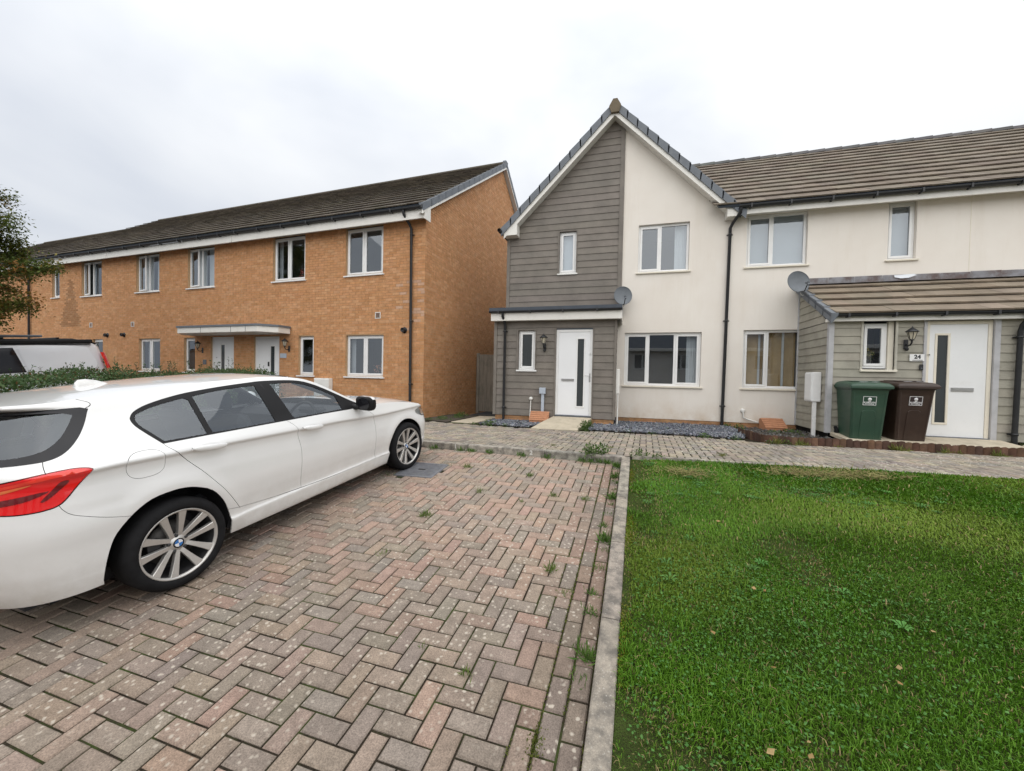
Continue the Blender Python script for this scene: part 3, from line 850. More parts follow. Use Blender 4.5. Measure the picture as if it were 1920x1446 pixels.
for qx, qy in zip(rx, ry):
    k = rng.integers(6, 10); az = np.linspace(0, 6.28, k, endpoint=False) + rng.uniform(0, 6); L = rng.uniform(.035, .075) * rng.uniform(.7, 1.1, k); W = L * rng.uniform(.22, .34)
    z0 = float(LwN(np.array([qx]), np.array([qy]))[0]) + .012; dx, dy = np.cos(az), np.sin(az)
    a_ = np.stack([qx + dx * .004, qy + dy * .004, np.full(k, z0)], -1); c_ = np.stack([qx + dx * L, qy + dy * L, z0 + L * .25], -1); m_ = np.stack([qx + dx * L * .62, qy + dy * L * .62, z0 + L * .34], -1)
    sd_ = np.stack([-dy * W * .5, dx * W * .5, np.zeros(k)], -1)
    V = np.stack([a_, m_ + sd_, c_, m_ - sd_, m_ - np.array((0, 0, .003))], 1).reshape(-1, 3); i0 = np.arange(k) * 5
    T = np.concatenate([np.stack([i0, i0 + 1, i0 + 2, i0 + 4], -1), np.stack([i0, i0 + 4, i0 + 2, i0 + 3], -1)]); cc = np.array(vary((0.085, 0.205, 0.045), .25)) * rng.uniform(.8, 1.2, (k, 1))
    parts_.append((V, T, np.concatenate([cc, cc])))
base = 0; Ts = []
for V, T, C in parts_: Ts.append(T + base); base += len(V)
tag(mesh_np('turf_weeds', np.concatenate([p[0] for p in parts_]), np.concatenate(Ts), M('leaf'), colors=np.concatenate([p[2] for p in parts_])), 'clover and dandelion leaves growing through the lawn', 'weeds', kind='stuff')
# fallen autumn leaves on the lawn
n = 46
x = np.concatenate([rng.uniform(0.4, 2.4, 14), rng.uniform(0.3, 5, 32)]); y = np.concatenate([rng.uniform(1.5, 2.4, 14), rng.uniform(2.0, 5.6, 32)])
z = LwN(x, y) + 0.035
u = rng.random((n, 1)); cols = np.array((0.30, 0.17, 0.06)) * (1 - u) + np.array((0.42, 0.30, 0.14)) * u
V, T, C = leaf_cloud(x, y, z, rng.uniform(0.022, 0.042, n), cols, 0.25, 0.75)
tag(mesh_np('fallen_leaves', V, T, M('leaf'), colors=C), 'scattered small brown fallen leaves on the lawn', 'leaves', kind='stuff')
# dead clippings heap at the lawn's top edge
n = 1500
cl = rng.integers(0, 4, n); cxs = np.array([1.95, 2.35, 0.75, 2.75])[cl]; cys = np.array([5.35, 5.40, 5.1, 5.45])[cl]
x = cxs + rng.normal(0, 0.16, n); y = np.minimum(cys + rng.normal(0, 0.07, n), 5.6 + 0.045 * x); z = LwN(x, y) + 0.02 + np.abs(rng.normal(0, 0.02, n))
u = rng.random((n, 1)); cols = np.array((0.22, 0.17, 0.08)) * (1 - u) + np.array((0.34, 0.33, 0.12)) * u
V, T, C = leaf_cloud(x, y, z, rng.uniform(0.04, 0.10, n), cols, 0.5, 0.08)
tag(mesh_np('dry_clippings', V, T, M('leaf'), colors=C), 'dry pulled weeds heaped along the top edge of the lawn', 'clippings', kind='stuff')

# weeds in the joints and along kerbs
def tufts(name, spots, label, cols, kind='blade'):
    Vs, Ts, Cs, base = [], [], [], 0
    for (x0, y0, z0, r, h, nn) in spots:
        n = nn
        x = x0 + rng.normal(0, r * 0.45, n); y = y0 + rng.normal(0, r * 0.45, n); z = np.full(n, z0)
        u = rng.random((n, 1)); c = np.array(cols[0]) * (1 - u) + np.array(cols[1]) * u
        if kind == 'blade': V, T, C = leaf_cloud(x, y, z, h * rng.uniform(0.45, 1.1, n), c, 0.35, 0.10, up=0.9)
        else:
            z = z0 + rng.uniform(0, h, n) * np.exp(-((x - x0) ** 2 + (y - y0) ** 2) / (r * r)); V, T, C = leaf_cloud(x, y, z, rng.uniform(0.018, 0.045, n) * (1 if h < .12 else 1.3), c, 0.5, 0.5, up=0.4)
        Vs.append(V); Ts.append(T + base); Cs.append(C); base += len(V)
    return tag(mesh_np(name, np.concatenate(Vs), np.concatenate(Ts), M('leaf'), colors=np.concatenate(Cs)), label, 'weeds', kind='stuff')
sp_ = []
for px_, py_, r_, h_, n_ in ((-2.02, 4.93, .06, .07, 40), (-1.12, 4.78, .05, .07, 40), (-1.55, 4.15, .05, .06, 34), (-0.72, 4.22, .05, .07, 36), (-0.37, 4.2, .04, .07, 30), (-1.02, 4.0, .03, .05, 20), (-1.85, 3.45, .06, .08, 46), (-2.3, 5.02, .1, .04, 30), (-2.9, 4.42, .1, .05, 30), (-0.5, 2.85, .05, .08, 40), (-1.85, 2.75, .04, .05, 20), (-0.75, 1.85, .05, .05, 26), (-1.05, 1.95, .03, .04, 14), (-1.3, 5.05, .05, .04, 20), (-0.35, 2.62, .05, .05, 24)):
    sp_.append((px_, py_, Gb(px_, py_) - .004, r_, h_, n_))
tufts('joint_weeds', sp_, 'small weeds sprouting from the paver joints of the parking bay', [(0.07, 0.13, 0.025), (0.17, 0.22, 0.05)])
sp_ = []
for q in np.arange(0.2, 3.9, 0.24):
    p = s0 + gy_d * (q + random.uniform(-.07, .07)) - gx_d * random.uniform(0.015, 0.09)
    sp_.append((p.x, p.y, Gb(p.x, p.y) - .006, random.uniform(.03, .06), random.uniform(.04, .085), random.randint(12, 36)))
for q in (0.35, 1.62, 2.55, 3.2, 3.62): 
    p = s0 + gy_d * q - gx_d * 0.05; sp_.append((p.x, p.y, Gb(p.x, p.y) - .005, .05, .10, 60))
for xk in (-2.9, -2.45, -2.25, -1.95, -1.45, -1.05, -0.55, -0.42, -0.3, -0.2):
    sp_.append((xk, KF(xk) - .03, Gb(xk, KF(xk)) - .004, .07, .09, 46))
tufts('kerb_weeds', sp_, 'grass and weeds growing at the foot of the kerbs', [(0.055, 0.13, 0.02), (0.12, 0.20, 0.04)])
sp_ = [(-0.42, KF(-.4) + .05, Fp(-.4, 5.7), .14, .15, 220), (-0.28, KF(-.3) + .1, Fp(-.3, 5.7), .1, .16, 120), (0.22, 5.68, Fp(0.2, 5.7), .12, .10, 140), (0.45, 5.68, Fp(.4, 5.7), .1, .07, 80), (-0.82, 8.42, Fp(-.8, 8.4), .11, .22, 260), (-0.72, 8.75, Fp(-.7, 8.7), .08, .2, 130), (-2.95, 8.42, Fp(-3, 8.4), .2, .14, 200), (-2.55, 8.36, Fp(-2.6, 8.4), .1, .07, 60), (-3.35, 8.5, Fp(-3.3, 8.5), .12, .06, 60),
       (0.1, 8.4, Fp(0, 8.4), .1, .06, 90), (0.55, 8.35, Fp(.5, 8.4), .1, .05, 60), (1.5, 8.22, Fp(1.5, 8.2), .12, .09, 130), (1.0, 8.5, Fp(1, 8.5), .06, .07, 50), (0.9, 9.2, Fp(1, 9), .06, .07, 40), (0.05, 9.4, Fp(0, 9), .05, .05, 30), (2.0, 8.15, Fp(2, 8.2), .1, .07, 80), (2.5, 9.9, Fp(2.5, 10), .14, .16, 150), (2.35, 10.3, Fp(2.3, 10), .12, .12, 100), (3.4, 9.6, Fp(3.4, 9.6), .22, .12, 160), (3.0, 9.4, Fp(3, 9.4), .12, .09, 60), (2.45, 7.82, Fp(2.4, 7.8), .08, .06, 40), (2.7, 7.8, Fp(2.7, 7.8), .1, .1, 70),
       (5.0, 8.15, Fp(5, 8.2), .2, .10, 220), (4.2, 8.2, Fp(4.2, 8.2), .14, .05, 60), (6.75, 8.85, Fp(6.7, 8.8), .2, .14, 200), (7.4, 8.9, Fp(7.4, 8.9), .2, .14, 200),
       (-4.5, 9.2, Fp(-4.5, 9.2), .2, .10, 220), (-4.3, 9.8, Fp(-4.3, 9.8), .2, .10, 220), (-4.5, 10.4, Fp(-4.5, 10.4), .22, .12, 220), (-4.75, 8.95, Fp(-4.7, 9), .12, .05, 80)]
tufts('bed_weeds', sp_, 'leafy weeds along the beds, door slabs and house walls', [(0.05, 0.105, 0.02), (0.11, 0.17, 0.045)], 'leafy')
sp_ = [(x_, 7.80 + random.uniform(-.03, .02), Fp(x_, 7.8), .07, random.uniform(.06, .15), random.randint(20, 50)) for x_ in (2.55, 2.9, 3.0, 3.45, 4.25, 4.35, 4.85, 5.05, 5.45, 5.5, 5.55)] + [(-1.05, 6.1, Fp(-1, 6.1), .06, .05, 30), (1.35, 6.15, Fp(1.3, 6), .08, .06, 60), (-0.2, 6.2, Fp(0, 6), .06, .05, 40)]
tufts('edging_weeds', sp_, 'yellowing grass along the foot of the log edging', [(0.20, 0.19, 0.045), (0.11, 0.15, 0.035)])
# moss in the joints beside the kerb
n = 5200
ii = rng.choice([1.0, 2.0, 3.0, 0.0], n, p=[.34, .36, .2, .1]); jj = rng.uniform(-6, 36, n)
x = GX + GP * (ii * math.cos(GYAW) - jj * math.sin(GYAW)) + rng.normal(0, .0035, n); y = GY + GP * (ii * math.sin(GYAW) + jj * math.cos(GYAW))
ok = rng.random(n) < np.clip((vnoise(x * 0 + ii * 3, y, 2.6, 51) - .38) * 3, 0, 1)
x, y = x[ok], y[ok]
mx_, my_ = rng.normal(-.325, .016, 420), rng.normal(1.60, .045, 420)
x, y = np.concatenate([x, mx_]), np.concatenate([y, my_]); n = len(x); z = SLX * (x - GX) + SLY * (y - GY) + rng.uniform(-.008, .003, n)
u = rng.random((n, 1)); cols = np.array((0.06, 0.085, 0.012)) * (1 - u) + np.array((0.13, 0.14, 0.022)) * u
V, T, C = leaf_cloud(x, y, z, rng.uniform(.005, .011, n), cols, .9, .8)
tag(mesh_np('joint_moss', V, T, M('leaf'), colors=C), 'green moss in the paver joints nearest the kerb', 'moss', kind='stuff')
# moss along the lawn side of the kerb
n = 5200
q = rng.uniform(0.15, 3.6, n); off = np.abs(rng.normal(0, 0.035, n))
x = s0.x + gy_d.x * q + gx_d.x * (0.116 + off); y = s0.y + gy_d.y * q + gx_d.y * (0.116 + off)
ok = rng.random(n) < np.clip((vnoise(x, y, 2.2, 31) - 0.35) * 3, 0, 1)
x, y = x[ok], y[ok]; n = len(x); z = LwN(x, y) + rng.uniform(-0.004, 0.012, n)
u = rng.random((n, 1)); cols = np.array((0.13, 0.15, 0.012)) * (1 - u) + np.array((0.22, 0.21, 0.02)) * u
V, T, C = leaf_cloud(x, y, z, rng.uniform(0.006, 0.014, n), cols, 0.9, 0.8)
tag(mesh_np('moss', V, T, M('leaf'), colors=C), 'yellow green moss along the lawn side of the kerb', 'moss', kind='stuff')

# ================================================================== HOUSES
def frame_box(mb, x0, x1, z0, z1, y0, y1, w, b=0.004):
    mb.bbox(x0, x1, y0, y1, z0, z0 + w, b); mb.bbox(x0, x1, y0, y1, z1 - w, z1, b)
    mb.bbox(x0, x0 + w, y0, y1, z0 + w, z1 - w, b); mb.bbox(x1 - w, x1, y0, y1, z0 + w, z1 - w, b)

def wavy(mb, x0, x1, y, z0, z1, n=14, amp=0.025):
    P = []
    for k in range(n + 1):
        x = lerp(x0, x1, k / n); yy = y + amp * math.sin(k * 2.4) + random.uniform(-.2, .2) * amp
        P += [(x, yy, z0), (x + random.uniform(-.006, .006), yy, z1)]
    mb.add(P, [(2 * k, 2 * k + 2, 2 * k + 3, 2 * k + 1) for k in range(n)], True)

def window(parent, x0, x1, z0, z1, y=0.0, splits=(), sashes=(0,), recess=0.075, sill=True, mat='upvc', ajar=0.0, inside=None, sill_mat='upvc', fw=0.055, glass='window_glass', room=True, name='window'):
    """uPVC window in a wall whose face is the plane y (outside = -y)"""
    yf = y + recess
    xs_ = [x0] + [lerp(x0, x1, s_) for s_ in splits] + [x1]
    m = MB(); frame_box(m, x0 + .002, x1 - .002, z0 + .002, z1 - .002, yf, yf + 0.07, fw)
    for x in xs_[1:-1]: m.bbox(x - .03, x + .03, yf + .001, yf + .069, z0 + fw, z1 - fw, .004)
    w = m.build(name, M(mat), parent)
    for k in range(len(xs_) - 1):
        a = xs_[k] + (fw if k == 0 else .03); b = xs_[k + 1] - (fw if k == len(xs_) - 2 else .03)
        c, d = z0 + fw, z1 - fw
        if k in sashes:
            m = MB(); frame_box(m, 0, b - a + .016, c - .008, d + .008, -.014, .03, .048)
            s_ = m.build('sash', M(mat), w)
            s_.location = (a - .008, yf, 0)
            m = MB(); m.quad((.045, .012, c + .036), (b - a - .029, .012, c + .036), (b - a - .029, .012, d - .036), (.045, .012, d - .036))
            p = m.build('pane', M(glass), w)
            p.location = s_.location
            m = MB(); g = .003
            frame_box(m, .038, b - a - .022, c + .028, d - .028, .004, .010, .012, .002); gk = m.build('gasket', M('black_plastic'), w); gk.location = s_.location
            if ajar and k == 0:
                for o in (s_, p, gk): o.rotation_euler = (0, 0, -ajar)
            m = MB(); m.bbox(b - a - .03, b - a - .012, -.03, -.012, lerp(c, d, .45), lerp(c, d, .55), .003)
        else:
            m = MB(); m.quad((a - .004, yf + .03, c - .004), (b + .004, yf + .03, c - .004), (b + .004, yf + .03, d + .004), (a - .004, yf + .03, d + .004))
            m.build('pane', M(glass), w)
    if sill:
        m = MB(); m.bbox(x0 - .045, x1 + .045, y - .045, yf + .01, z0 - .042, z0 - .004, .005); m.build('sill', M(sill_mat), w)
    if room:
        m = MB(); D = 1.8
        m.add([(x0 - .5, yf + .09, z0 - .6), (x1 + .5, yf + .09, z0 - .6), (x1 + .5, yf + D, z0 - .6), (x0 - .5, yf + D, z0 - .6), (x0 - .5, yf + .09, z1 + .15), (x1 + .5, yf + .09, z1 + .15), (x1 + .5, yf + D, z1 + .15), (x0 - .5, yf + D, z1 + .15)],
              [(0, 1, 2, 3), (7, 6, 5, 4), (3, 2, 6, 7), (0, 3, 7, 4), (2, 1, 5, 6)])
        m.build('room', M('room'), w)
    if inside:
        for kind in inside:
            m = MB()
            if kind[0] == 'curtain': wavy(m, lerp(x0, x1, kind[1]), lerp(x0, x1, kind[2]), yf + .17, z0 - .1, z1 + .05, 16, .022); m.build('curtain', M(kind[3]), w)
            elif kind[0] == 'blind':
                z = z1 - .02
                while z > lerp(z1, z0, kind[1]):
                    m.add([(x0 + .03, yf + .118, z), (x1 - .03, yf + .118, z), (x1 - .03, yf + .105, z - .030), (x0 + .03, yf + .105, z - .030)], [(0, 1, 2, 3)]); z -= .027
                m.build('blind', M('blind'), w)
            elif kind[0] == 'roller':
                m.quad((x0 + .02, yf + .11, z1), (x1 - .02, yf + .11, z1), (x1 - .02, yf + .11, lerp(z1, z0, kind[1])), (x0 + .02, yf + .11, lerp(z1, z0, kind[1]))); m.build('blind', M('blind'), w)
            elif kind[0] == 'bars':
                for f0, f1 in kind[1]: m.bbox(lerp(x0, x1, f0), lerp(x0, x1, f1), yf + .12, yf + .15, z0, z1, .004)
                m.build('blind_slat', M('curtain_white'), w)
    return w

def plate(mb, outer, holes, y, extra=0.6, refl=None):
    """flat wall sheet in the x-z plane at y, with rectangular holes (x0,x1,z0,z1)"""
    pts = [Vector(p) for p in outer]; n = len(pts); ed = [(i, (i + 1) % n) for i in range(n)]
    for (a, b, c, d) in holes:
        k = len(pts); pts += [Vector((a, c)), Vector((b, c)), Vector((b, d)), Vector((a, d))]; ed += [(k, k + 1), (k + 1, k + 2), (k + 2, k + 3), (k + 3, k)]
    v, e, f, *_ = delaunay_2d_cdt(pts, ed, [], 0, 1e-6)
    keep = []
    for t_ in f:
        cx = sum(v[i].x for i in t_) / 3; cz = sum(v[i].y for i in t_) / 3
        if not inpoly(outer, cx, cz): continue
        if any(a < cx < b and c < cz < d for (a, b, c, d) in holes): continue
        keep.append(t_)
    mb.add([(q.x, y, q.y) for q in v], keep)
    return mb
def reveals(mb, holes, y, d=0.085):
    for (a, b, c, e) in holes:
        mb.quad((a, y, c), (a, y, e), (a, y + d, e), (a, y + d, c)); mb.quad((b, y, e), (b, y, c), (b, y + d, c), (b, y + d, e))
        mb.quad((a, y, e), (b, y, e), (b, y + d, e), (a, y + d, e)); mb.quad((b, y, c), (a, y, c), (a, y + d, c), (b, y + d, c))

def brick_wall(parent, Mw, u0, u1, z0, z1, holes, lim=None, tint=None, side=False, limit=300, bw=0.225, bh=0.075, mat='brick', phase=0.0, name='brick'):
    """stretcher-bond bricks; face plane y=0 (side=False) or x=0 facing +x (side=True, u runs along y). lim(z)->(umin,umax)"""
    lst = []; row = 0; z = z0
    while z < z1 - 0.01:
        zt = min(z + bh, z1)
        spans = [(u0, u1)]
        if lim:
            a, b = lim(z + bh / 2); spans = [(max(u0, a), min(u1, b))]
        for (a, b, c, d) in holes:
            if d > z + 0.02 and c < zt - 0.02:
                ns = []
                for (p, q) in spans:
                    if b <= p or a >= q: ns.append((p, q)); continue
                    if a > p: ns.append((p, a))
                    if b < q: ns.append((b, q))
                spans = ns
        off = (row % 2) * bw / 2 + phase
        for (p, q) in spans:
            if q - p < 0.02: continue
            k = math.floor((p - off) / bw)
            while k * bw + off < q:
                a, b = max(p, k * bw + off + 0.005), min(q, (k + 1) * bw + off - 0.005)
                k += 1
                if b - a < 0.02: continue
                c, d = z + 0.005, zt - 0.005
                m = MB(); jt = random.uniform(-.0015, .0015); m.cur = tint((a + b) / 2, z) if tint else (0.45, 0.24, 0.1)
                if not side:
                    m.add([(a, jt, c), (b, jt, c), (b, jt, d), (a, jt, d), (a, .014, c), (b, .014, c), (b, .014, d), (a, .014, d)], [(0, 1, 2, 3), (4, 5, 1, 0), (3, 2, 6, 7), (0, 3, 7, 4), (1, 5, 6, 2)])
                    w = Mw @ Vector(((a + b) / 2, 0, z)); nn = Mw.to_3x3() @ Vector((0, -1, 0))
                else:
                    m.add([(-jt, a, c), (-jt, b, c), (-jt, b, d), (-jt, a, d), (-.014, a, c), (-.014, b, c), (-.014, b, d), (-.014, a, d)], [(0, 1, 2, 3), (4, 5, 1, 0), (3, 2, 6, 7), (0, 3, 7, 4), (1, 5, 6, 2)])
                    w = Mw @ Vector((0, (a + b) / 2, z)); nn = Mw.to_3x3() @ Vector((1, 0, 0))
                lst.append((view_size(w, nn), m))
        z += bh; row += 1
    pieces(lst, name, M(mat), parent, limit, name + '_field')

def roof_tiles(parent, Mw, s0, s1, rows, gauge, tw, cols, mat, limit=300, name='roof_tile', lim=None, th=0.03, bond=True):
    """tiles in a roof frame: x = s along the eave, y = t up the slope, z = outward normal (Mw maps it to the parent's space)"""
    lst = []
    for r_ in range(rows):
        off = (r_ % 2) * tw / 2 if bond else 0
        a, b = (s0, s1) if lim is None else lim(r_ * gauge)
        k = math.floor((a - off) / tw)
        while k * tw + off < b:
            p, q = max(a, k * tw + off + .0015), min(b, (k + 1) * tw + off - .0015); k += 1
            if q - p < .03: continue
            t0 = r_ * gauge; t1 = t0 + gauge + .05; j = random.uniform(-.003, .003)
            m = MB(); m.cur = vary(random.choice(cols), 0.07)
            P = [(p, t0, th * .42 + j), (q, t0, th * .42 + j), (q, t0, th + j), (p, t0, th + j), (p, t1, .004 + j), (q, t1, .004 + j)]
            m.add([tuple(Mw @ Vector(x_)) for x_ in P], [(0, 1, 2, 3), (3, 2, 5, 4), (0, 3, 4), (1, 5, 2)])
            lst.append((view_size((parent.matrix_world if parent else Matrix()) @ (Mw @ Vector(((p + q) / 2, t0, 0))), (0, -.6, .8)), m))
    pieces(lst, name, M(mat), parent, limit, name + '_field')

def gutter(parent, x0, x1, y, z, r=0.056, brackets=0.9, mat='black_plastic', slope=0.0):
    m = MB(); n = 8; P = []
    for x in (x0, x1):
        for k in range(n + 1):
            a = math.pi * (1 + k / n); P.append((x, y + r * math.cos(a), z + r * math.sin(a)))
        for k in range(n, -1, -1):
            a = math.pi * (1 + k / n); P.append((x, y + (r - .006) * math.cos(a), z + (r - .006) * math.sin(a)))
    N = 2 * (n + 1)
    m.add(P, [(k, (k + 1) % N, N + (k + 1) % N, N + k) for k in range(N)] + [tuple(range(N - 1, -1, -1)), tuple(range(N, 2 * N))], False)
    g = m.build('gutter', M(mat), parent)
    x = x0 + .25
    while x < x1:
        m = MB(); m.bbox(x - .018, x + .018, y - r - .006, y + r + .02, z - r - .014, z - r + .02, .003); m.bbox(x - .018, x + .018, y - r - .008, y - r + .004, z - r, z + .012, .002); m.build('gutter_bracket', M(mat), g); x += brackets
    return g
def downpipe(parent, pts, r=0.034, clips=(), mat='black_plastic'):
    m = MB(); m.tube(pts, r, 12); d = m.build('downpipe', M(mat), parent)
    for (x, y, z) in clips:
        m = MB(); m.lathe([(r + .001, -.02), (r + .008, -.018), (r + .008, .018), (r + .001, .02)], 12, Matrix.Translation((x, y, z))); m.bbox(x - r - .03, x + r + .03, y + r - .012, y + r + .012, z - .012, z + .012, .002); m.build('pipe_clip', M(mat), d)
    return d

def door(parent, x0, x1, z0, z1, y, glass_x, glass_z, letter=None, handle=None, mat='door_white', smart=None, knocker=None, fm='upvc'):
    m = MB(); w = .06
    m.bbox(x0, x0 + w, y, y + .07, z0, z1, .004); m.bbox(x1 - w, x1, y, y + .07, z0, z1, .004); m.bbox(x0 + w, x1 - w, y, y + .07, z1 - w, z1, .004)
    f = m.build('door_frame', M(fm), parent)
    a, b, c, d = x0 + w + .003, x1 - w - .003, z0 + .02, z1 - w - .003
    m = MB()
    gx0, gx1 = glass_x; gz0, gz1 = glass_z
    for q in ((a, gx0, c, d), (gx1, b, c, d), (gx0, gx1, c, gz0), (gx0, gx1, gz1, d)): m.box(q[0], q[1], y + .012, y + .06, q[2], q[3])
    do = m.build('door', M(mat), parent)
    m = MB(); frame_box(m, gx0 - .035, gx1 + .035, gz0 - .035, gz1 + .035, y + .002, y + .02, .037, .004); m.build('glass_trim', M(fm), do)
    m = MB(); m.quad((gx0, y + .022, gz0), (gx1, y + .022, gz0), (gx1, y + .022, gz1), (gx0, y + .022, gz1)); m.build('pane', M('frosted'), do)
    m = MB(); m.bbox(x0 + .01, x1 - .01, y - .03, y + .05, z0 - .02, z0 + .018, .005); m.build('threshold', M('grey_plastic'), f)
    if letter:
        m = MB(); m.bbox(letter[0], letter[1], y - .004, y + .012, letter[2], letter[3], .004); lb = m.build('letter_plate', M('steel'), do)
        m = MB(); m.bbox(letter[0] + .02, letter[1] - .02, y - .009, y - .003, letter[2] + .014, letter[3] - .012, .002); m.build('letter_flap', M('steel'), lb)
    if handle:
        hx, hz0, hz1, dirn = handle
        m = MB(); m.bbox(hx - .016, hx + .016, y - .004, y + .012, hz0, hz1, .004); zz = lerp(hz0, hz1, .72)
        m.tube([(hx, y - .002, zz), (hx, y - .05, zz), (hx + .02 * dirn, y - .058, zz), (hx + .12 * dirn, y - .055, zz)], .009, 8); m.build('handle', M('steel'), do)
    if knocker:
        m = MB(); m.lathe([(.0, -.02), (.014, -.018), (.016, 0), (.016, .012)], 12, Matrix.Translation((knocker[0], y, knocker[1])) @ Matrix.Rotation(R(90), 4, 'X')); m.build('spy_hole', M('steel'), do)
    if smart:
        m = MB(); m.bbox(smart[0] - .022, smart[0] + .022, y - .02, y + .012, smart[1] - .07, smart[1] + .07, .005); m.build('lock', M('black_plastic'), do)
    return do

def vent(parent, x, z, w=.18, y=0.0):
    m = MB(); frame_box(m, x - w / 2, x + w / 2, z - w / 2, z + w / 2, y - .012, y + .01, .02, .003)
    v = m.build('air_vent', M('upvc_aged'), parent)
    for k in range(5):
        m = MB(); zz = z - w / 2 + .035 + k * .028; m.box(x - w / 2 + .02, x + w / 2 - .02, y - .008, y + .006, zz - .006, zz + .006); m.build('louvre', M('grey_plastic'), v)
def flue(parent, x, z, y=0.0):
    m = MB(); Mx = Matrix.Translation((x, y, z)) @ Matrix.Rotation(R(90), 4, 'X')
    m.lathe([(.085, -.01), (.085, .01), (.055, .012), (.055, .05), (.062, .055), (.062, .10), (.05, .105), (.05, .06), (0, .06)], 18, Mx); m.build('boiler_flue', M('black_plastic'), parent)

def boards(parent, x0f, x1f, z0, z1, pitch, y, holes, tint, proud=.020, side=None, name='board', mat='cladding'):
    """lapped boards between x0f(z) and x1f(z); each board a wedge proud at its lower edge. side='x' : facing -x at plane y(=x), x is world y"""
    z = z0
    while z < z1 - .02:
        zt = min(z + pitch, z1)
        a0, a1, b0, b1 = x0f(z), x0f(zt), x1f(z), x1f(zt)
        if b0 - a0 < .02: break
        spans = [(a0, a1, b0, b1)]; extra = []
        for (p, q, c, d) in holes:
            if d > z + .01 and c < zt - .01:
                ns = []
                for (s0_, s1_, e0_, e1_) in spans:
                    if q <= s0_ or p >= e0_: ns.append((s0_, s1_, e0_, e1_)); continue
                    if p > s0_ + .01: ns.append((s0_, s1_, p, p))
                    if q < e0_ - .01: ns.append((q, q, e0_, e1_))
                    for (za, zb_) in ((z, c), (d, zt)):               # the strip of this board left below or above the opening
                        if zb_ - za > .008: extra.append((max(p, s0_), min(q, e0_), za, zb_))
                spans = ns
        for (xa, xb, za, zb_) in extra:
            m = MB(); m.cur = vary(tint, .035); ya, yb = y - proud + .016 * (za - z) / pitch, y - proud + .016 * (zb_ - z) / pitch
            if side is None:
                m.add([(xa, ya, za + .002), (xb, ya, za + .002), (xb, yb, zb_), (xa, yb, zb_), (xa, y + .003, za + .002), (xb, y + .003, za + .002)], [(0, 1, 2, 3), (4, 5, 1, 0)]); m.build(name, M(mat), parent)
        for (s0_, s1_, e0_, e1_) in spans:
            if e1_ <= s1_: e1_ = s1_ + .001
            zb, zz = z + .002, zt + .012
            m = MB(); m.cur = vary(tint, .035)
            if side is None: P = [(s0_, y - proud, zb), (e0_, y - proud, zb), (e1_, y - proud + .016, zz), (s1_, y - proud + .016, zz), (s0_, y - proud + .014, zb), (e0_, y - proud + .014, zb)]
            elif side == '-x': P = [(y - proud, e0_, zb), (y - proud, s0_, zb), (y - proud + .016, s1_, zz), (y - proud + .016, e1_, zz), (y - proud + .014, e0_, zb), (y - proud + .014, s0_, zb)]
            else: P = [(y + proud, s0_, zb), (y + proud, e0_, zb), (y + proud - .016, e1_, zz), (y + proud - .016, s1_, zz), (y + proud - .014, s0_, zb), (y + proud - .014, e0_, zb)]
            m.add(P, [(0, 1, 2, 3), (4, 5, 1, 0), (0, 3, 4), (1, 5, 2)])
            m.build(name, M(mat), parent)
        z += pitch

def verge_caps(parent, A, B, n, w, drop, out, mat='verge_grey', name='verge_cap'):
    """n stepped caps along the line A->B; w across the roof (vector), drop (vector) down the face, out = vector proud of the face"""
    A, B, w, drop, out = map(Vector, (A, B, w, drop, out)); d = (B - A) / n; nrm = d.cross(w).normalized()
    if nrm.z < 0: nrm = -nrm
    for k in range(n):
        p = A + d * k; q = A + d * (k + 1.08)
        l0, l1 = nrm * .035, nrm * .012
        m = MB()
        P = [p + out + l0, p + w + l0, q + w + l1, q + out + l1, p + out + drop, q + out + drop * .94, p + drop, q + drop * .94, p + w - nrm * .02, q + w - nrm * .02]
        m.add([tuple(v_) for v_ in P], [(0, 3, 2, 1), (0, 4, 5, 3), (4, 6, 7, 5), (0, 1, 8, 6, 4), (3, 5, 7, 9, 2)])
        m.build(name, M(mat), parent)

# ------------------------------------------------------------------ brick terrace
BA = R(-2.684); BC = Vector((-5.19, 9.42, 0))
be = Vector((math.cos(BA), math.sin(BA), 0))
BR = [(0.525, 0.268, 0.124), (0.55, 0.288, 0.140), (0.50, 0.250, 0.112), (0.57, 0.312, 0.160), (0.53, 0.272, 0.128)]
def brick_tint_at(u_off):
    def f(u, z):
        U = u + u_off
        c = vary(random.choice(BR), 0.045)
        if -16.85 < U < -15.4 and 3.2 < z < 5.05:                       # darker bricks laid as a tree shape
            h = (5.05 - z) / 1.85
            if abs(U + 16.15) < 0.08 + 0.62 * h and random.random() < .95: c = tuple(x * .66 for x in c)
        if -0.9 < U < 0 and 2.7 < z < 4.1 and random.random() < .22: c = tuple(lerp(x, y_, .45) for x, y_ in zip(c, (0.55, 0.42, 0.36)))
        return c
    return f
EAVE_Z, EAVE_Y = 5.93, -0.36
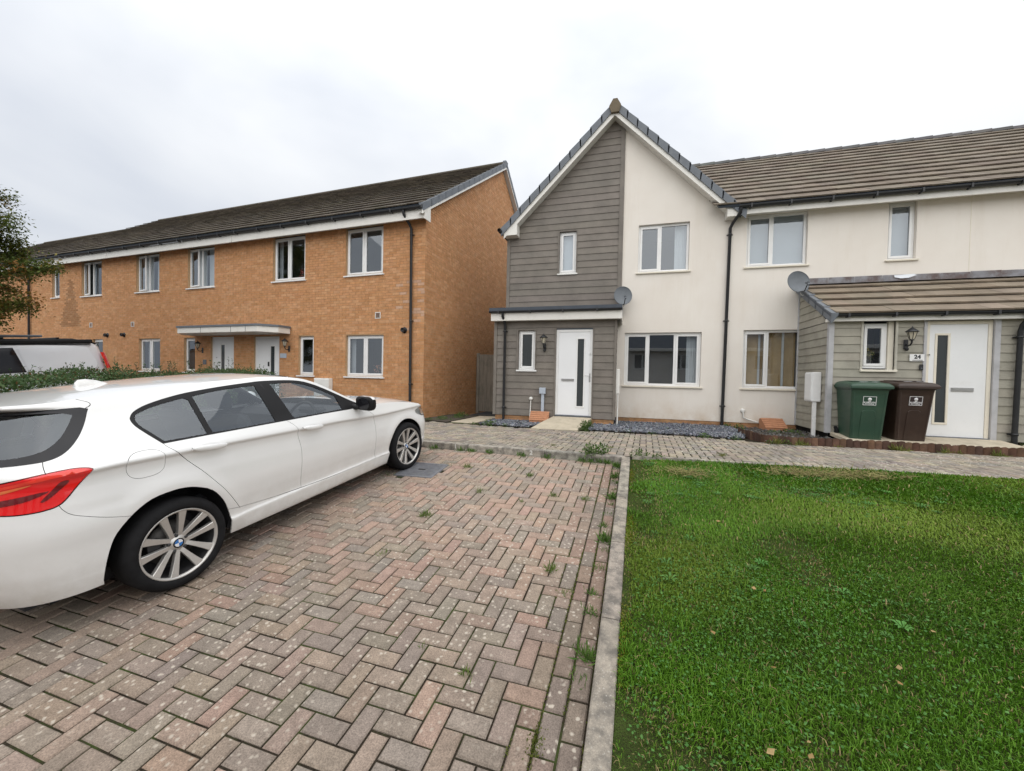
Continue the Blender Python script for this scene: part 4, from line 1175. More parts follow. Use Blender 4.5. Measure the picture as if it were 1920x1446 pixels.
def brick_house(u0, u1, label, ups, los, doors, ridge_d=5.7, ridge_z=10.1, gable=False, base_z=0.2, extra=None):
    h = empty('house', tuple(BC + be * u0), BA)
    tag(h, label, 'house', 'brick terraced houses')
    bpy.context.view_layer.update()
    Mw = h.matrix_world.copy()
    L = u1 - u0                                                         # negative
    holes = []
    for (a, b, c, d) in ups + los: holes.append((a - u0, b - u0, c, d))
    for q in doors: holes.append((q[0] - u0, q[1] - u0, base_z, q[2]))
    m = MB(); plate(m, [(L, base_z), (0, base_z), (0, 5.72), (L, 5.72)], holes, 0.008); reveals(m, holes, .002)
    wall = m.build('wall', M('mortar'), h)
    brick_wall(wall, Mw, L, 0, base_z, 5.72, holes, tint=brick_tint_at(u0), limit=300 if gable else 120)
    sl = (ridge_z - EAVE_Z) / (ridge_d - EAVE_Y)
    if gable:
        m = MB(); P = [(-.008, 0, base_z), (-.008, 2 * ridge_d, base_z), (-.008, 2 * ridge_d, EAVE_Z - .1), (-.008, ridge_d, ridge_z - .22), (-.008, 0, EAVE_Z - .0)]
        m.add(P, [(0, 1, 2, 3, 4)]); sw = m.build('gable_wall', M('mortar'), h)
        brick_wall(sw, Mw, 0, 8.6, base_z, ridge_z - .2, [], lim=lambda z: (0 if z < EAVE_Z else (z - EAVE_Z + .05) / sl, 8.6 if z < 8 else min(8.6, 2 * ridge_d - (z - EAVE_Z + .05) / sl)), tint=brick_tint_at(50), side=True, limit=300, phase=.11)
    # roof
    ang = math.atan(sl); Lr = math.hypot(ridge_d - EAVE_Y, ridge_z - EAVE_Z)
    Mr = Matrix.Translation((0, EAVE_Y - .02, EAVE_Z)) @ Matrix.Rotation(ang, 4, 'X')
    xr = 0.16 if gable else 0.0
    m = MB(); m.box(L, xr, 0, Lr, -.05, 0, M=Mr); m.quad((L, ridge_d, ridge_z - .02), (xr, ridge_d, ridge_z - .02), (xr, 2 * ridge_d - EAVE_Y, EAVE_Z), (L, 2 * ridge_d - EAVE_Y, EAVE_Z))
    rf = m.build('roof', M('felt'), h)
    bpy.context.view_layer.update()
    rows = 16 if ridge_z > 10 else 13
    g = (Lr - .02) / rows
    Mfull = Mr
    roof_tiles(rf, Mfull, L, xr - .06 if gable else 0, rows, g, .33, [(0.100, 0.083, 0.064), (0.116, 0.096, 0.073), (0.088, 0.073, 0.058), (0.126, 0.106, 0.080)], 'tile_dark', limit=300 if gable else 150, th=.052)
    k = L
    while k < xr - .05:                                                  # ridge tiles
        m = MB(); m.cur = vary((0.085, 0.072, 0.055), .1); k1 = min(k + .45, xr)
        prof = [(-.13, -.09), (-.10, .0), (0, .055), (.10, 0), (.13, -.09)]
        P = [(x_, ridge_d + a, ridge_z + .02 + b) for x_ in (k + .004, k1 - .004) for a, b in prof]
        m.add(P, [(q, q + 1, 6 + q, 5 + q) for q in range(4)] + [(0, 1, 2, 3, 4), (9, 8, 7, 6, 5)]); m.build('ridge_tile', M('tile_dark'), rf); k = k1
    m = MB(); m.bbox(L, xr - .02, -.30, -.275, 5.60, 5.84, .004); m.build('fascia', M('fascia'), h)
    m = MB(); m.box(L, xr - .02, -.275, .02, 5.71, 5.725); m.build('soffit', M('fascia'), h)
    gutter(h, L, xr - .02, -.36, 5.88, .06, .95)
    if gable:
        A = Vector((xr, EAVE_Y - .04, EAVE_Z - .02)); B = Vector((xr, ridge_d, ridge_z + .0)); C_ = Vector((xr, 2 * ridge_d - EAVE_Y, EAVE_Z - .02))
        m = MB(); t_ = Vector((0, -math.sin(ang), math.cos(ang)))
        for (p, q, sgn) in ((A, B, 1), (C_, B, -1)):
            d0 = Vector((0, 0, -.06)); d1 = Vector((0, 0, -.24))
            m.add([tuple(p + d0), tuple(q + d0), tuple(q + d1), tuple(p + d1), tuple(p + d0 + Vector((-.03, 0, 0))), tuple(q + d0 + Vector((-.03, 0, 0))), tuple(q + d1 + Vector((-.03, 0, 0))), tuple(p + d1 + Vector((-.03, 0, 0)))], [(0, 1, 2, 3), (4, 7, 6, 5), (3, 2, 6, 7), (0, 3, 7, 4)])
        # boxed foot of the barge
        m.prism([(-.31, 5.58), (-.02, 5.58), (-.02, 6.02), (-.31, 5.84)], xr - .03, xr - .001, axis='x')
        m.build('bargeboard', M('fascia'), h)
        m = MB()
        for (p, q) in ((A, B), (C_, B)):
            m.add([tuple(p + Vector((-.03, 0, -.22))), tuple(q + Vector((-.03, 0, -.22))), tuple(q + Vector((-.17, 0, -.22))), tuple(p + Vector((-.17, 0, -.22)))], [(0, 1, 2, 3)])
        m.build('verge_soffit', M('fascia'), h)
        ve = empty('verge', (0, 0, 0), parent=h)
        verge_caps(ve, A, B, 16, (-.12, 0, 0), (0, 0, -.17), (.012, 0, 0)); verge_caps(ve, C_, B, 16, (-.12, 0, 0), (0, 0, -.17), (.012, 0, 0))
        m = MB(); m.bbox(xr - .13, xr + .02, ridge_d - .12, ridge_d + .12, ridge_z - .17, ridge_z + .06, .02); m.build('ridge_end', M('verge_grey'), ve)
    return h, wall
# the end house
ups1 = [(-2.615, -1.335, 4.349, 5.71), (-5.395, -4.113, 4.349, 5.71)]
los1 = [(-2.575, -1.285, 1.472, 2.65), (-4.345, -3.755, 1.472, 2.65)]
h1, w1 = brick_house(0.0, -6.77, 'end brick house with grey verge caps on its gable and a downpipe by the corner', ups1, los1, [(-6.19, -5.11, 2.66)], gable=True)
FR = .002
for (a, b, c, d), ins, aj in ((ups1[0], [('curtain', .80, .98, 'curtain_white')], 0.10), (ups1[1], [('curtain', .0, .1, 'curtain_white')], 0.22)):
    window(h1, a, b, c, d - .03, 0, (.47,), (0, 1), ajar=0.0, inside=ins)
window(h1, *los1[0], 0, (.5,), (0, 1), inside=[('curtain', .0, .12, 'curtain_white')])
window(h1, *los1[1], 0, (), (0,), inside=[('curtain', .55, .95, 'curtain_white')])
door(h1, -6.19, -5.11, .46, 2.66, .06, (-5.55, -5.38), (.8, 2.36), smart=(-5.62, 2.05 - .25))
downpipe(h1, [(-.46, -.36, 5.83), (-.45, -.35, 5.74), (-.42, -.12, 5.55), (-.40, -.06, 5.46), (-.36, -.06, .3)], .036, [(-.395, -.06, 5.3), (-.38, -.06, 3.0), (-.37, -.06, 1.3)])
vent(h1, -1.48, 3.19); flue(h1, -.61, 2.76)
m = MB(); m.bbox(-3.58, -3.03, -.16, .004, .62, 1.40, .012); mt = m.build('meter_cabinet', M('upvc_aged'), h1)
m = MB(); m.bbox(-3.55, -3.06, -.172, -.158, .66, 1.37, .006); m.build('cabinet_door', M('upvc_aged'), mt)
# canopy over both doors
m = MB(); m.prism([(-8.90, -.02), (-8.90, -.42), (-8.46, -.80), (-5.05, -.80), (-4.66, -.42), (-4.66, -.02)], 2.72, 2.885, axis='z')
cn = m.build('canopy', M('fascia'), h1)
m = MB(); m.prism([(-8.93, -.02), (-8.93, -.44), (-8.48, -.83), (-5.03, -.83), (-4.63, -.44), (-4.63, -.02)], 2.887, 2.945, axis='z'); m.build('lead_roof', M('verge_grey'), cn)
for x in (-7.4, -6.1, -5.5):
    m = MB(); m.box(x - .006, x + .006, -.804, -.80, 2.722, 2.884); m.build('joint_strip', M('grey_plastic'), cn)
# middle house
ups2 = [(-9.29, -7.99, 4.349, 5.71), (-12.05, -10.77, 4.349, 5.71)]
los2 = [(-9.46, -8.91, 1.50, 2.66), (-11.89, -10.72, 1.50, 2.66)]
h2, w2 = brick_house(-6.77, -13.2, 'middle brick house with a white front door at the far end of the canopy', ups2, los2, [(-8.15, -7.07, 2.68)])
for (a, b, c, d), ins in ((ups2[0], [('curtain', .15, .45, 'curtain_white'), ('curtain', .55, .95, 'curtain_white')]), (ups2[1], [('curtain', .1, .42, 'curtain_white'), ('curtain', .6, .95, 'curtain_white')])):
    window(h2, a + 6.77, b + 6.77, c, d - .03, 0, (.47,), (0,), ajar=.16, inside=ins)
window(h2, -9.46 + 6.77, -8.91 + 6.77, 1.50, 2.66, 0, (), (0,))
window(h2, -11.89 + 6.77, -10.72 + 6.77, 1.50, 2.66, 0, (.5,), (0, 1), inside=[('curtain', .1, .3, 'curtain_white'), ('curtain', .7, .95, 'curtain_white')])
door(h2, -8.15 + 6.77, -7.07 + 6.77, .46, 2.68, .06, (-7.75 + 6.77, -7.58 + 6.77), (.9, 2.42), knocker=(-7.95 + 6.77, 2.0))
vent(h2, -12.25 + 6.77, 3.2); flue(h2, -12.75 + 6.77, 2.82)
m = MB(); m.bbox(-8.50 + 6.77, -8.34 + 6.77, -.02, .004, 1.76, 1.92, .005); m.build('door_bell', M('grey_plastic'), h2)
# far house with the tree of dark bricks, and the lower one beyond
ups3 = [(-15.41, -14.12, 4.36, 5.71), (-17.44, -16.92, 4.40, 5.71)]
h3, w3 = brick_house(-13.2, -20.9, 'far brick house marked with a tree shape of darker bricks', ups3, [(-14.7, -14.05, 1.52, 2.68)], [])
window(h3, -15.41 + 13.2, -14.12 + 13.2, 4.36, 5.68, 0, (.47,), (0,), ajar=.2, inside=[('curtain', .6, .95, 'curtain_white')])
window(h3, -17.44 + 13.2, -16.92 + 13.2, 4.40, 5.68, 0, (), (0,))
window(h3, -14.7 + 13.2, -14.05 + 13.2, 1.52, 2.68, 0, (), (0,))
vent(h3, -14.8 + 13.2, 3.23); flue(h3, -13.76 + 13.2, 2.82)
downpipe(h3, [(-19.03 + 13.2, -.36, 5.8), (-19.03 + 13.2, -.06, 5.5), (-19.03 + 13.2, -.06, .3)], .036)
ups4 = [(-23.2, -21.9, 4.36, 5.71)]
h4, w4 = brick_house(-20.9, -29.0, 'last brick house with the lower roof partly hidden by the tree', ups4, [], [], ridge_d=4.35, ridge_z=9.10)
window(h4, -23.2 + 20.9, -21.9 + 20.9, 4.36, 5.68, 0, (.5,), (0, 1))

# ------------------------------------------------------------------ grey and white gabled house
HY = 10.524
GREY_T, SAGE_T = (0.185, 0.164, 0.140), (0.335, 0.315, 0.260)
hg = empty('house', (0, HY, 0)); tag(hg, 'gabled end house half grey boards and half white render with a grey porch', 'house')
bpy.context.view_layer.update()
AX, AZ = -0.41, 8.25
gz = lambda x: AZ - abs(x - AX)
up_w = (0.24, 1.44, 4.27, 5.47); lo_w = (-0.03, 1.78, 1.40, 2.745); cl_w = (-1.78, -1.33, 4.35, 5.46)
XR = 2.34
m = MB(); plate(m, [(-.22, .57), (XR, .57), (XR, gz(XR)), (AX, AZ), (-.22, gz(-.22))][:3] + [(-.22, gz(-.22))], [up_w, lo_w], 0.0)
reveals(m, [up_w, lo_w], 0.0); hg_wall = m.build('wall', M('render'), hg)
m = MB(); plate(m, [(-3.2, .44), (-.2, .44), (-.2, gz(-.2)), (AX, AZ), (-3.2, gz(-3.2))], [cl_w], .004); m.quad((-3.2, .004, .44), (-3.2, 9, .44), (-3.2, 9, 5.4), (-3.2, .004, 5.4)); cb = m.build('cladding', M('felt'), hg)
boards(cb, lambda z: max(-3.16, AX - (AZ - z)), lambda z: min(-.245, AX + (AZ - z)), 3.28, AZ - .05, .172, 0.0, [(cl_w[0] - .045, cl_w[1] + .03, cl_w[2] - .005, cl_w[3] + .03)], GREY_T)
def trim(parent, x0, x1, z0, z1, y0, y1, col, name='corner_trim', mat='cladding', b=.003):
    m = MB(); m.cur = col; m.bbox(x0, x1, y0, y1, z0, z1, b); return m.build(name, M(mat), parent)
trim(cb, -3.245, -3.155, 3.28, 5.42, -.036, .01, GREY_T)
m = MB(); m.cur = tuple(c * .97 for c in GREY_T); m.prism([(-.25, 3.28), (-.14, 3.28), (-.14, gz(-.14)), (-.25, gz(-.25))], -.034, .003); m.build('corner_trim', M('cladding'), cb)
for a, b, c, d in ((cl_w[0] - .045, cl_w[0], cl_w[2] - .03, cl_w[3] + .03), (cl_w[1], cl_w[1] + .03, cl_w[2] - .03, cl_w[3] + .03), (cl_w[0], cl_w[1], cl_w[3], cl_w[3] + .03)): trim(cb, a, b, c, d, -.03, .05, tuple(x * .95 for x in GREY_T), 'window_trim')
window(hg, *cl_w, 0.0, (), (0,), recess=.05, inside=[('roller', .97)], sill_mat='upvc_aged')
window(hg, *up_w, 0.0, (.44,), (0,), inside=[('curtain', .74, .97, 'curtain_white')], sill_mat='sill_cream', mat='upvc')
window(hg, *lo_w, 0.0, (.32, .67), (0, 2), inside=[('curtain', .83, .97, 'curtain_white')], sill_mat='sill_cream')
m = MB(); plate(m, [(-.22, .30), (XR, .30), (XR, .585), (-.22, .585)], [], .03); pl_ = m.build('plinth', M('mortar'), hg)
brick_wall(pl_, Matrix.Translation((0, HY + .022, 0)), -.20, XR, .355, .580, [], tint=lambda u, z: vary((0.44, 0.24, 0.12), .12), mat='plinth_brick', limit=300)
for o in pl_.children: o.location.y += .016
# roof of the gable
m = MB()
for s_ in (-1, 1):
    xe = AX + s_ * 2.95
    m.add([(AX, -.30, 8.46), (xe, -.30, 8.46 - 2.95), (xe, 9.5, 8.46 - 2.95), (AX, 9.5, 8.46), (AX, -.30, 8.40), (xe, -.30, 8.40 - 2.95), (xe, 9.5, 8.40 - 2.95), (AX, 9.5, 8.40)], [(0, 1, 2, 3), (7, 6, 5, 4), (0, 4, 5, 1), (1, 5, 6, 2)])
grf = m.build('roof', M('tile_plain') if 'tile_plain' in MATS else M('felt'), hg)
m = MB()
for s_ in (-1, 1):
    xe = AX + s_ * (2.66 if s_ > 0 else 2.86)
    zi, zo = 8.165, 8.345
    P = [(AX, -.285, zi), (xe, -.285, zi - abs(xe - AX)), (xe, -.285, zo - abs(xe - AX)), (AX, -.285, zo)]
    P += [(p[0], -.255, p[2]) for p in P]
    m.add(P, [(0, 1, 2, 3), (4, 7, 6, 5), (0, 4, 5, 1), (1, 5, 6, 2)])
m.prism([(-3.27, 5.39), (-2.90, 5.39), (-2.90, 5.68), (-3.27, 5.50)], -.283, -.02)
m.prism([(2.20, 5.40), (2.42, 5.40), (2.42, 5.52), (2.20, 5.70)], -.283, -.02)
m.build('bargeboard', M('fascia'), hg)
m = MB()
for s_ in (-1, 1):
    xe = AX + s_ * 2.75
    m.add([(AX, -.256, 8.19), (xe, -.256, 8.19 - 2.75), (xe, .0, 8.19 - 2.75), (AX, .0, 8.19)], [(0, 1, 2, 3)])
m.build('verge_soffit', M('fascia'), hg)
ve = empty('verge', (0, 0, 0), parent=hg)
verge_caps(ve, (AX - 2.93, -.30, 8.48 - 2.93), (AX - .06, -.30, 8.42), 11, (0, .13, 0), (.0, 0, -.185), (0, -.022, 0))
verge_caps(ve, (AX + 2.99, -.30, 8.48 - 2.99), (AX + .06, -.30, 8.42), 12, (0, .13, 0), (.0, 0, -.185), (0, -.022, 0))
m = MB(); m.cur = (0.155, 0.125, 0.085); m.prism([(AX - .145, 8.36), (AX - .09, 8.20), (AX + .10, 8.20), (AX + .145, 8.36), (AX + .05, 8.53), (AX - .05, 8.53)], -.36, .1); m.build('ridge_end', M('tile_brown'), ve)
m = MB(); m.lathe([(.05, -.09), (.055, 0), (.05, .09)], 12, Matrix.Translation((-3.36, -.34, 5.50)) @ Matrix.Rotation(R(90), 4, 'X')); m.build('gutter_end', M('black_plastic'), ve)
# porch of the gabled house
PY = 9.546 - HY
pd = (-1.64, -0.76, .63, 2.73); pw = (-2.60, -2.165, 1.735, 2.72)
po = MB(); plate(po, [(-3.22, .58), (-.23, .58), (-.23, 3.0), (-3.22, 3.0)], [pd, (pw[0] - .01, pw[1] + .01, pw[2] - .01, pw[3] + .01)], PY + .003)
po.quad((-.235, PY, .58), (-.235, 0, .58), (-.235, 0, 3.1), (-.235, PY, 3.1)); po.quad((-3.215, PY, .58), (-3.215, PY, 3.1), (-3.215, 0, 3.1), (-3.215, 0, .58))
porch = po.build('porch', M('felt'), hg)
boards(porch, lambda z: -3.165, lambda z: -.255, .585, 2.97, .169, PY, [(pd[0] - .04, pd[1] + .03, .3, 2.76), (pw[0] - .05, pw[1] + .03, pw[2] - .005, pw[3] + .03)], GREY_T)
boards(porch, lambda z: PY + .05, lambda z: -.01, .585, 2.97, .169, -.235, [], GREY_T, side='+x')
trim(porch, -3.245, -3.165, .585, 2.97, PY - .036, PY + .05, GREY_T); trim(porch, -.262, -.205, .585, 2.97, PY - .036, PY + .055, GREY_T)
for a, b, c, d in ((pd[0] - .04, pd[0], .6, 2.76), (pd[1], pd[1] + .03, .6, 2.76), (pw[0] - .05, pw[0], pw[2] - .04, pw[3] + .03), (pw[1], pw[1] + .03, pw[2] - .04, pw[3] + .03), (pw[0], pw[1], pw[3], pw[3] + .03)): trim(porch, a, b, c, d, PY - .03, PY + .06, tuple(x * .96 for x in GREY_T), 'window_trim')
window(hg, *pw, PY, (), (0,), recess=.045, glass='frosted', room=False)
door(hg, *pd[:2], pd[2], pd[3], PY + .012, (-1.12, -.965), (.87, 2.50), letter=(-1.50, -1.19, 1.475, 1.535), handle=(-.815, 1.46, 1.67, -1), knocker=(-.81, 2.13))
m = MB(); plate(m, [(-3.19, .30), (-.24, .30), (-.24, .60), (-3.19, .60)], [(pd[0], pd[1], .2, .61)], PY + .02); m.quad((-.255, PY + .02, .3), (-.255, 0, .3), (-.255, 0, .6), (-.255, PY + .02, .6)); pp_ = m.build('porch_plinth', M('mortar'), hg)
brick_wall(pp_, Matrix.Translation((0, HY + PY, 0)), -3.18, -.25, .37, .595, [(pd[0], pd[1], .2, .61)], tint=lambda u, z: vary((0.44, 0.24, 0.12), .12), mat='plinth_brick')
for o in pp_.children: o.location.y += PY + .008
m = MB(); m.box(-3.28, -.10, PY - .20, .0, 3.135, 3.17); m.quad((-3.31, PY - .25, 3.21), (-.10, PY - .25, 3.21), (-.10, .0, 3.40), (-3.31, .0, 3.40)); m.box(-3.31, -.10, PY - .256, PY - .236, 3.165, 3.262); m.quad((-.10, PY - .25, 3.17), (-.10, 0, 3.17), (-.10, 0, 3.40), (-.10, PY - .25, 3.21))
pr_ = m.build('porch_roof', M('felt'), hg)
m = MB(); m.bbox(-3.28, -.10, PY - .20, PY - .178, 2.945, 3.137, .003); m.bbox(-.122, -.099, PY - .178, -.02, 2.945, 3.137, .003); m.box(-3.27, -.12, PY - .18, PY, 2.955, 2.965); m.build('porch_fascia', M('fascia'), hg)
gutter(hg, -3.31, -.10, PY - .245, 3.178, .045, .8)
downpipe(hg, [(-2.96, PY - .245, 3.13), (-2.96, PY - .24, 3.06), (-2.945, PY - .12, 2.93), (-2.94, PY - .075, 2.84), (-2.94, PY - .075, .42)], .033, [(-2.94, PY - .075, 2.7), (-2.94, PY - .075, .78)])
m = MB(); m.bbox(-.205, -.12, PY + .02, PY + .14, 1.20, 1.785, .008); m.tube([(-.155, PY + .06, 1.2), (-.155, PY + .06, .44)], .02, 10); m.build('cable_box', M('upvc_aged'), hg)
m = MB(); m.bbox(-2.02, -1.87, PY - .11, PY - .03, 1.15, 1.30, .006); eb = m.build('meter_box', M('grey_light') if 'grey_light' in MATS else M('upvc_aged'), hg)
m = MB(); m.bbox(-1.972, -1.902, PY - .085, PY - .035, .45, 1.149, .004); m.build('conduit', M('grey_light') if 'grey_light' in MATS else M('upvc_aged'), eb)
m = MB(); m.lathe([(0, .05), (.04, .048), (.045, .02), (.045, -.01)], 14, Matrix.Translation((-2.24, PY - .03, 1.02)) @ Matrix.Rotation(R(90), 4, 'X')); m.tube([(-2.24, PY - .05, 1.0), (-2.245, PY - .05, .8), (-2.26, PY - .055, .48)], .013, 8); m.build('gas_pipe', M('upvc_aged'), hg)
# corner downpipe shared with the white house
downpipe(hg, [(2.46, -.36, 5.55), (2.46, -.34, 5.45), (2.36, -.13, 5.30), (2.32, -.06, 5.2), (2.27, -.06, .42)], .036, [(2.32, -.06, 5.05), (2.30, -.06, 3.0), (2.28, -.06, .95)])

# ------------------------------------------------------------------ white rendered house number 24
hw = empty('house', (0, HY, 0)); tag(hw, 'white rendered house with brown tiled roof and a sage boarded porch', 'house')
bpy.context.view_layer.update()
lo24 = (2.69, 3.93, 1.40, 2.78); up24 = (2.69, 3.93, 4.27, 5.50); na24 = (5.43, 5.93, 4.27, 5.52)
m = MB(); plate(m, [(XR, .57), (11, .57), (11, 5.56), (XR, 5.56)], [lo24, up24, na24], 0.0); reveals(m, [lo24, up24, na24], 0.0); m.build('wall', M('render'), hw)
m = MB(); m.box(6.826, 6.836, -.004, .004, 3.9, 5.5); m.build('movement_joint', M('sill_cream'), hw)
window(hw, *lo24, 0.0, (.42,), (0,), sill_mat='sill_cream', inside=[('curtain', .02, .98, 'curtain_tan'), ('bars', [(.30, .335), (.70, .735)])])
window(hw, *up24, 0.0, (.44,), (0,), sill_mat='sill_cream', inside=[('blind', .98)])
window(hw, *na24, 0.0, (), (0,), sill_mat='sill_cream', inside=[('blind', .98)])
m = MB(); plate(m, [(XR, .30), (3.85, .30), (3.85, .585), (XR, .585)], [], .03); pl_ = m.build('plinth', M('mortar'), hw)
brick_wall(pl_, Matrix.Translation((0, HY + .022, 0)), XR, 3.85, .355, .580, [], tint=lambda u, z: vary((0.40, 0.21, 0.10), .12), mat='plinth_brick')
for o in pl_.children: o.location.y += .016
E2Z, E2Y, R2Y, R2Z = 5.63, -.36, 4.28, 8.92
an2 = math.atan2(R2Z - E2Z, R2Y - E2Y); L2 = math.hypot(R2Z - E2Z, R2Y - E2Y)
Mr2 = Matrix.Translation((0, E2Y, E2Z)) @ Matrix.Rotation(an2, 4, 'X')
m = MB(); m.box(2.0, 12, 0, L2, -.05, 0, M=Mr2); m.quad((0, R2Y, R2Z - .03), (12, R2Y, R2Z - .03), (12, 9.5, 5.6), (0, 9.5, 5.6)); rf2 = m.build('roof', M('felt'), hw)
bpy.context.view_layer.update()
roof_tiles(rf2, Mr2, 1.2, 12, 13, L2 / 13, .33, [(0.165, 0.134, 0.102), (0.180, 0.148, 0.114), (0.152, 0.124, 0.096), (0.190, 0.160, 0.124)], 'tile_brown', limit=300, th=.048, lim=lambda t_: (max(1.9 - t_ * .1, .9), 12))
k = 0.9
while k < 12:
    m = MB(); m.cur = vary((0.10, 0.10, 0.10), .15); k1 = k + .45
    prof = [(-.14, -.10), (-.10, .0), (0, .05), (.10, 0), (.14, -.10)]
    P = [(x_, R2Y + a * (1 + (x_ > k + .1) * .12), R2Z + .03 + b + (x_ > k + .1) * .016) for x_ in (k + .004, k1 + .02) for a, b in prof]
    m.add(P, [(q, q + 1, 6 + q, 5 + q) for q in range(4)] + [(0, 1, 2, 3, 4), (9, 8, 7, 6, 5)])
    m.build('ridge_tile', M('tile_brown'), rf2); k = k1
m = MB(); m.bbox(XR + .05, 12, -.285, -.262, 5.42, 5.60, .004); m.box(XR + .05, 12, -.262, .0, 5.50, 5.512); m.build('fascia', M('fascia'), hw)
gutter(hw, 2.42, 12, -.35, 5.60, .06, .78)
# porch of number 24
QY = 9.053 - HY
qd = (5.31, 6.20, .62, 2.72); qw = (4.36, 4.76, 1.87, 2.69); qo = (4.34, 4.84, 1.83, 2.74)
m = MB(); plate(m, [(3.82, .58), (9.5, .58), (9.5, 2.8), (3.82, 2.8)], [(5.28, 6.26, .5, 2.75), qo], QY + .004)
m.add([(3.815, QY, .58), (3.815, QY, 2.8), (3.815, 0, 3.7), (3.815, 0, .58)], [(0, 1, 2, 3)])
reveals(m, [qo], QY, .1)
porch2 = m.build('porch', M('felt'), hw)
boards(porch2, lambda z: 3.865, lambda z: 9.4, .585, 2.76, .1565, QY, [(5.27, 6.275, .3, 2.80), (qo[0] - .02, qo[1] + .02, qo[2] - .004, 2.80)], SAGE_T)
boards(porch2, lambda z: QY + .045, lambda z: -.03 if z < 2.9 else min(-.03, -.03), .585, 2.75, .1565, 3.82, [], SAGE_T, side='-x')
boards(porch2, lambda z: lerp(QY + .05, -.05, (z - 2.72) / .92), lambda z: -.03, 2.76, 3.66, .1565, 3.82, [], SAGE_T, side='-x')
LG = (0.44, 0.44, 0.45)
trim(porch2, 3.782, 3.868, .585, 2.75, QY - .035, QY + .045, LG); trim(porch2, 3.79, 3.83, .585, 3.62, -.05, .0, LG)
for a, b, c, d in ((5.262, 5.308, .6, 2.76), (6.262, 6.345, .6, 2.76)): trim(porch2, a, b, c, d, QY - .03, QY + .05, LG, 'door_trim')
for a, b in ((qo[0] - .035, qo[0]), (qo[1], qo[1] + .035)): trim(porch2, a, b, qo[2] - .02, 2.76, QY - .028, QY + .04, (0.50, 0.48, 0.41), 'window_trim')
m = MB(); m.box(qo[1] - .085, qo[1], QY + .03, QY + .1, qo[2], qo[3]); m.build('window_reveal', M('sill_cream'), porch2)
window(hw, qo[0], qo[1] - .09, qo[2] + .02, qo[3] - .03, QY, (), (0,), recess=.06, sill=False)
m = MB(); m.bbox(qo[0] - .04, qo[1] + .03, QY - .06, QY + .06, qo[2] - .045, qo[2] - .002, .005); m.build('sill', M('sill_cream'), porch2)
door(hw, 5.31, 6.26, .60, 2.73, QY + .01, (5.485, 5.64), (.87, 2.47), letter=(5.71, 6.03, 1.45, 1.52), mat='door_dirty', knocker=(5.36, 2.11), fm='sill_cream')
m = MB(); plate(m, [(3.84, .30), (9.4, .30), (9.4, .60), (3.84, .60)], [(5.28, 6.26, .2, .61)], QY + .02); m.quad((3.835, QY + .02, .3), (3.835, QY + .02, .6), (3.835, 0, .6), (3.835, 0, .3)); pp2 = m.build('porch_plinth', M('plinth_brick'), hw)
pa = math.atan2(3.80 - 2.88, -.02 - (8.85 - HY)); pL = math.hypot(3.80 - 2.88, -.02 - (8.85 - HY))
Mp = Matrix.Translation((0, 8.83 - HY, 2.855)) @ Matrix.Rotation(pa, 4, 'X')
m = MB(); m.box(3.72, 10, 0, pL, -.04, 0, M=Mp); prf = m.build('porch_roof', M('felt'), hw)
bpy.context.view_layer.update()
roof_tiles(prf, Mp, 3.80, 10, 5, .395, .335, [(0.215, 0.172, 0.128), (0.228, 0.184, 0.138), (0.205, 0.165, 0.124), (0.235, 0.192, 0.146)], 'tile_brown', limit=300, th=.055)
pv = empty('porch_verge', (0, 0, 0), parent=hw)
verge_caps(pv, tuple(Mp @ Vector((3.735, -.02, .0))), tuple(Mp @ Vector((3.735, pL - .02, .0))), 5, (.10, 0, 0), (0, 0, -.155), (-.014, 0, 0))
fl = MB()
for k in range(13):
    a, b = 3.85 + k * .5, 3.85 + (k + 1) * .5 - .004; jz = random.uniform(-.006, .006)
    fl.add([(a, -.022, 3.93 + jz), (b, -.022, 3.93 + jz), (b, -.022, 3.80), (a, -.022, 3.80), (b, -.20, 3.765), (a, -.20, 3.765), (a, -.02, 3.94 + jz), (b, -.02, 3.94 + jz)], [(3, 2, 1, 0), (5, 4, 2, 3), (0, 1, 7, 6)])
fls = fl.build('flashing', M('lead'), hw)
m = MB(); m.add([(5.55, -.03, 3.925), (5.90, -.03, 3.94), (5.95, -.03, 3.91), (5.80, -.045, 3.855), (5.66, -.045, 3.85), (5.56, -.035, 3.88)], [(0, 5, 4, 3, 2, 1)]); m.build('sealant_patch', M('sealant'), fls)
m = MB(); m.bbox(3.76, 9.6, QY - .13, QY - .108, 2.735, 2.86, .003); m.box(3.77, 9.6, QY - .108, QY + .01, 2.745, 2.757); m.bbox(3.735, 3.76, QY - .13, QY + .02, 2.735, 2.80, .003); m.build('porch_fascia', M('fascia'), hw)
gutter(hw, 3.76, 10, QY - .185, 2.862, .05, .72)
downpipe(hw, [(6.60, QY - .185, 2.82), (6.60, QY - .18, 2.74), (6.575, QY - .10, 2.62), (6.57, QY - .075, 2.52), (6.55, QY - .075, .5)], .038, [(6.565, QY - .075, 2.42), (6.552, QY - .075, .72)])

# ================================================================== PARKED CAR
# car frame: X forward from the rear axle, Y to the left, Z up from the ground
CAR_O = Vector((-3.861, 2.107, -0.011))
cx_ = Vector((0.0804, 0.9915, 0.1021)).normalized()
cz_ = Vector((-0.0133, -0.1013, 0.9948)); cz_ = (cz_ - cx_ * cz_.dot(cx_)).normalized()
cy_ = cz_.cross(cx_)
CAR_M = Matrix(((cx_[0], cy_[0], cz_[0], CAR_O[0]), (cx_[1], cy_[1], cz_[1], CAR_O[1]), (cx_[2], cy_[2], cz_[2], CAR_O[2]), (0, 0, 0, 1)))
car = bpy.data.objects.new('parked_car', None); link(car); car.matrix_world = CAR_M
tag(car, 'white five door hatchback parked with its nose to the kerb', 'car')

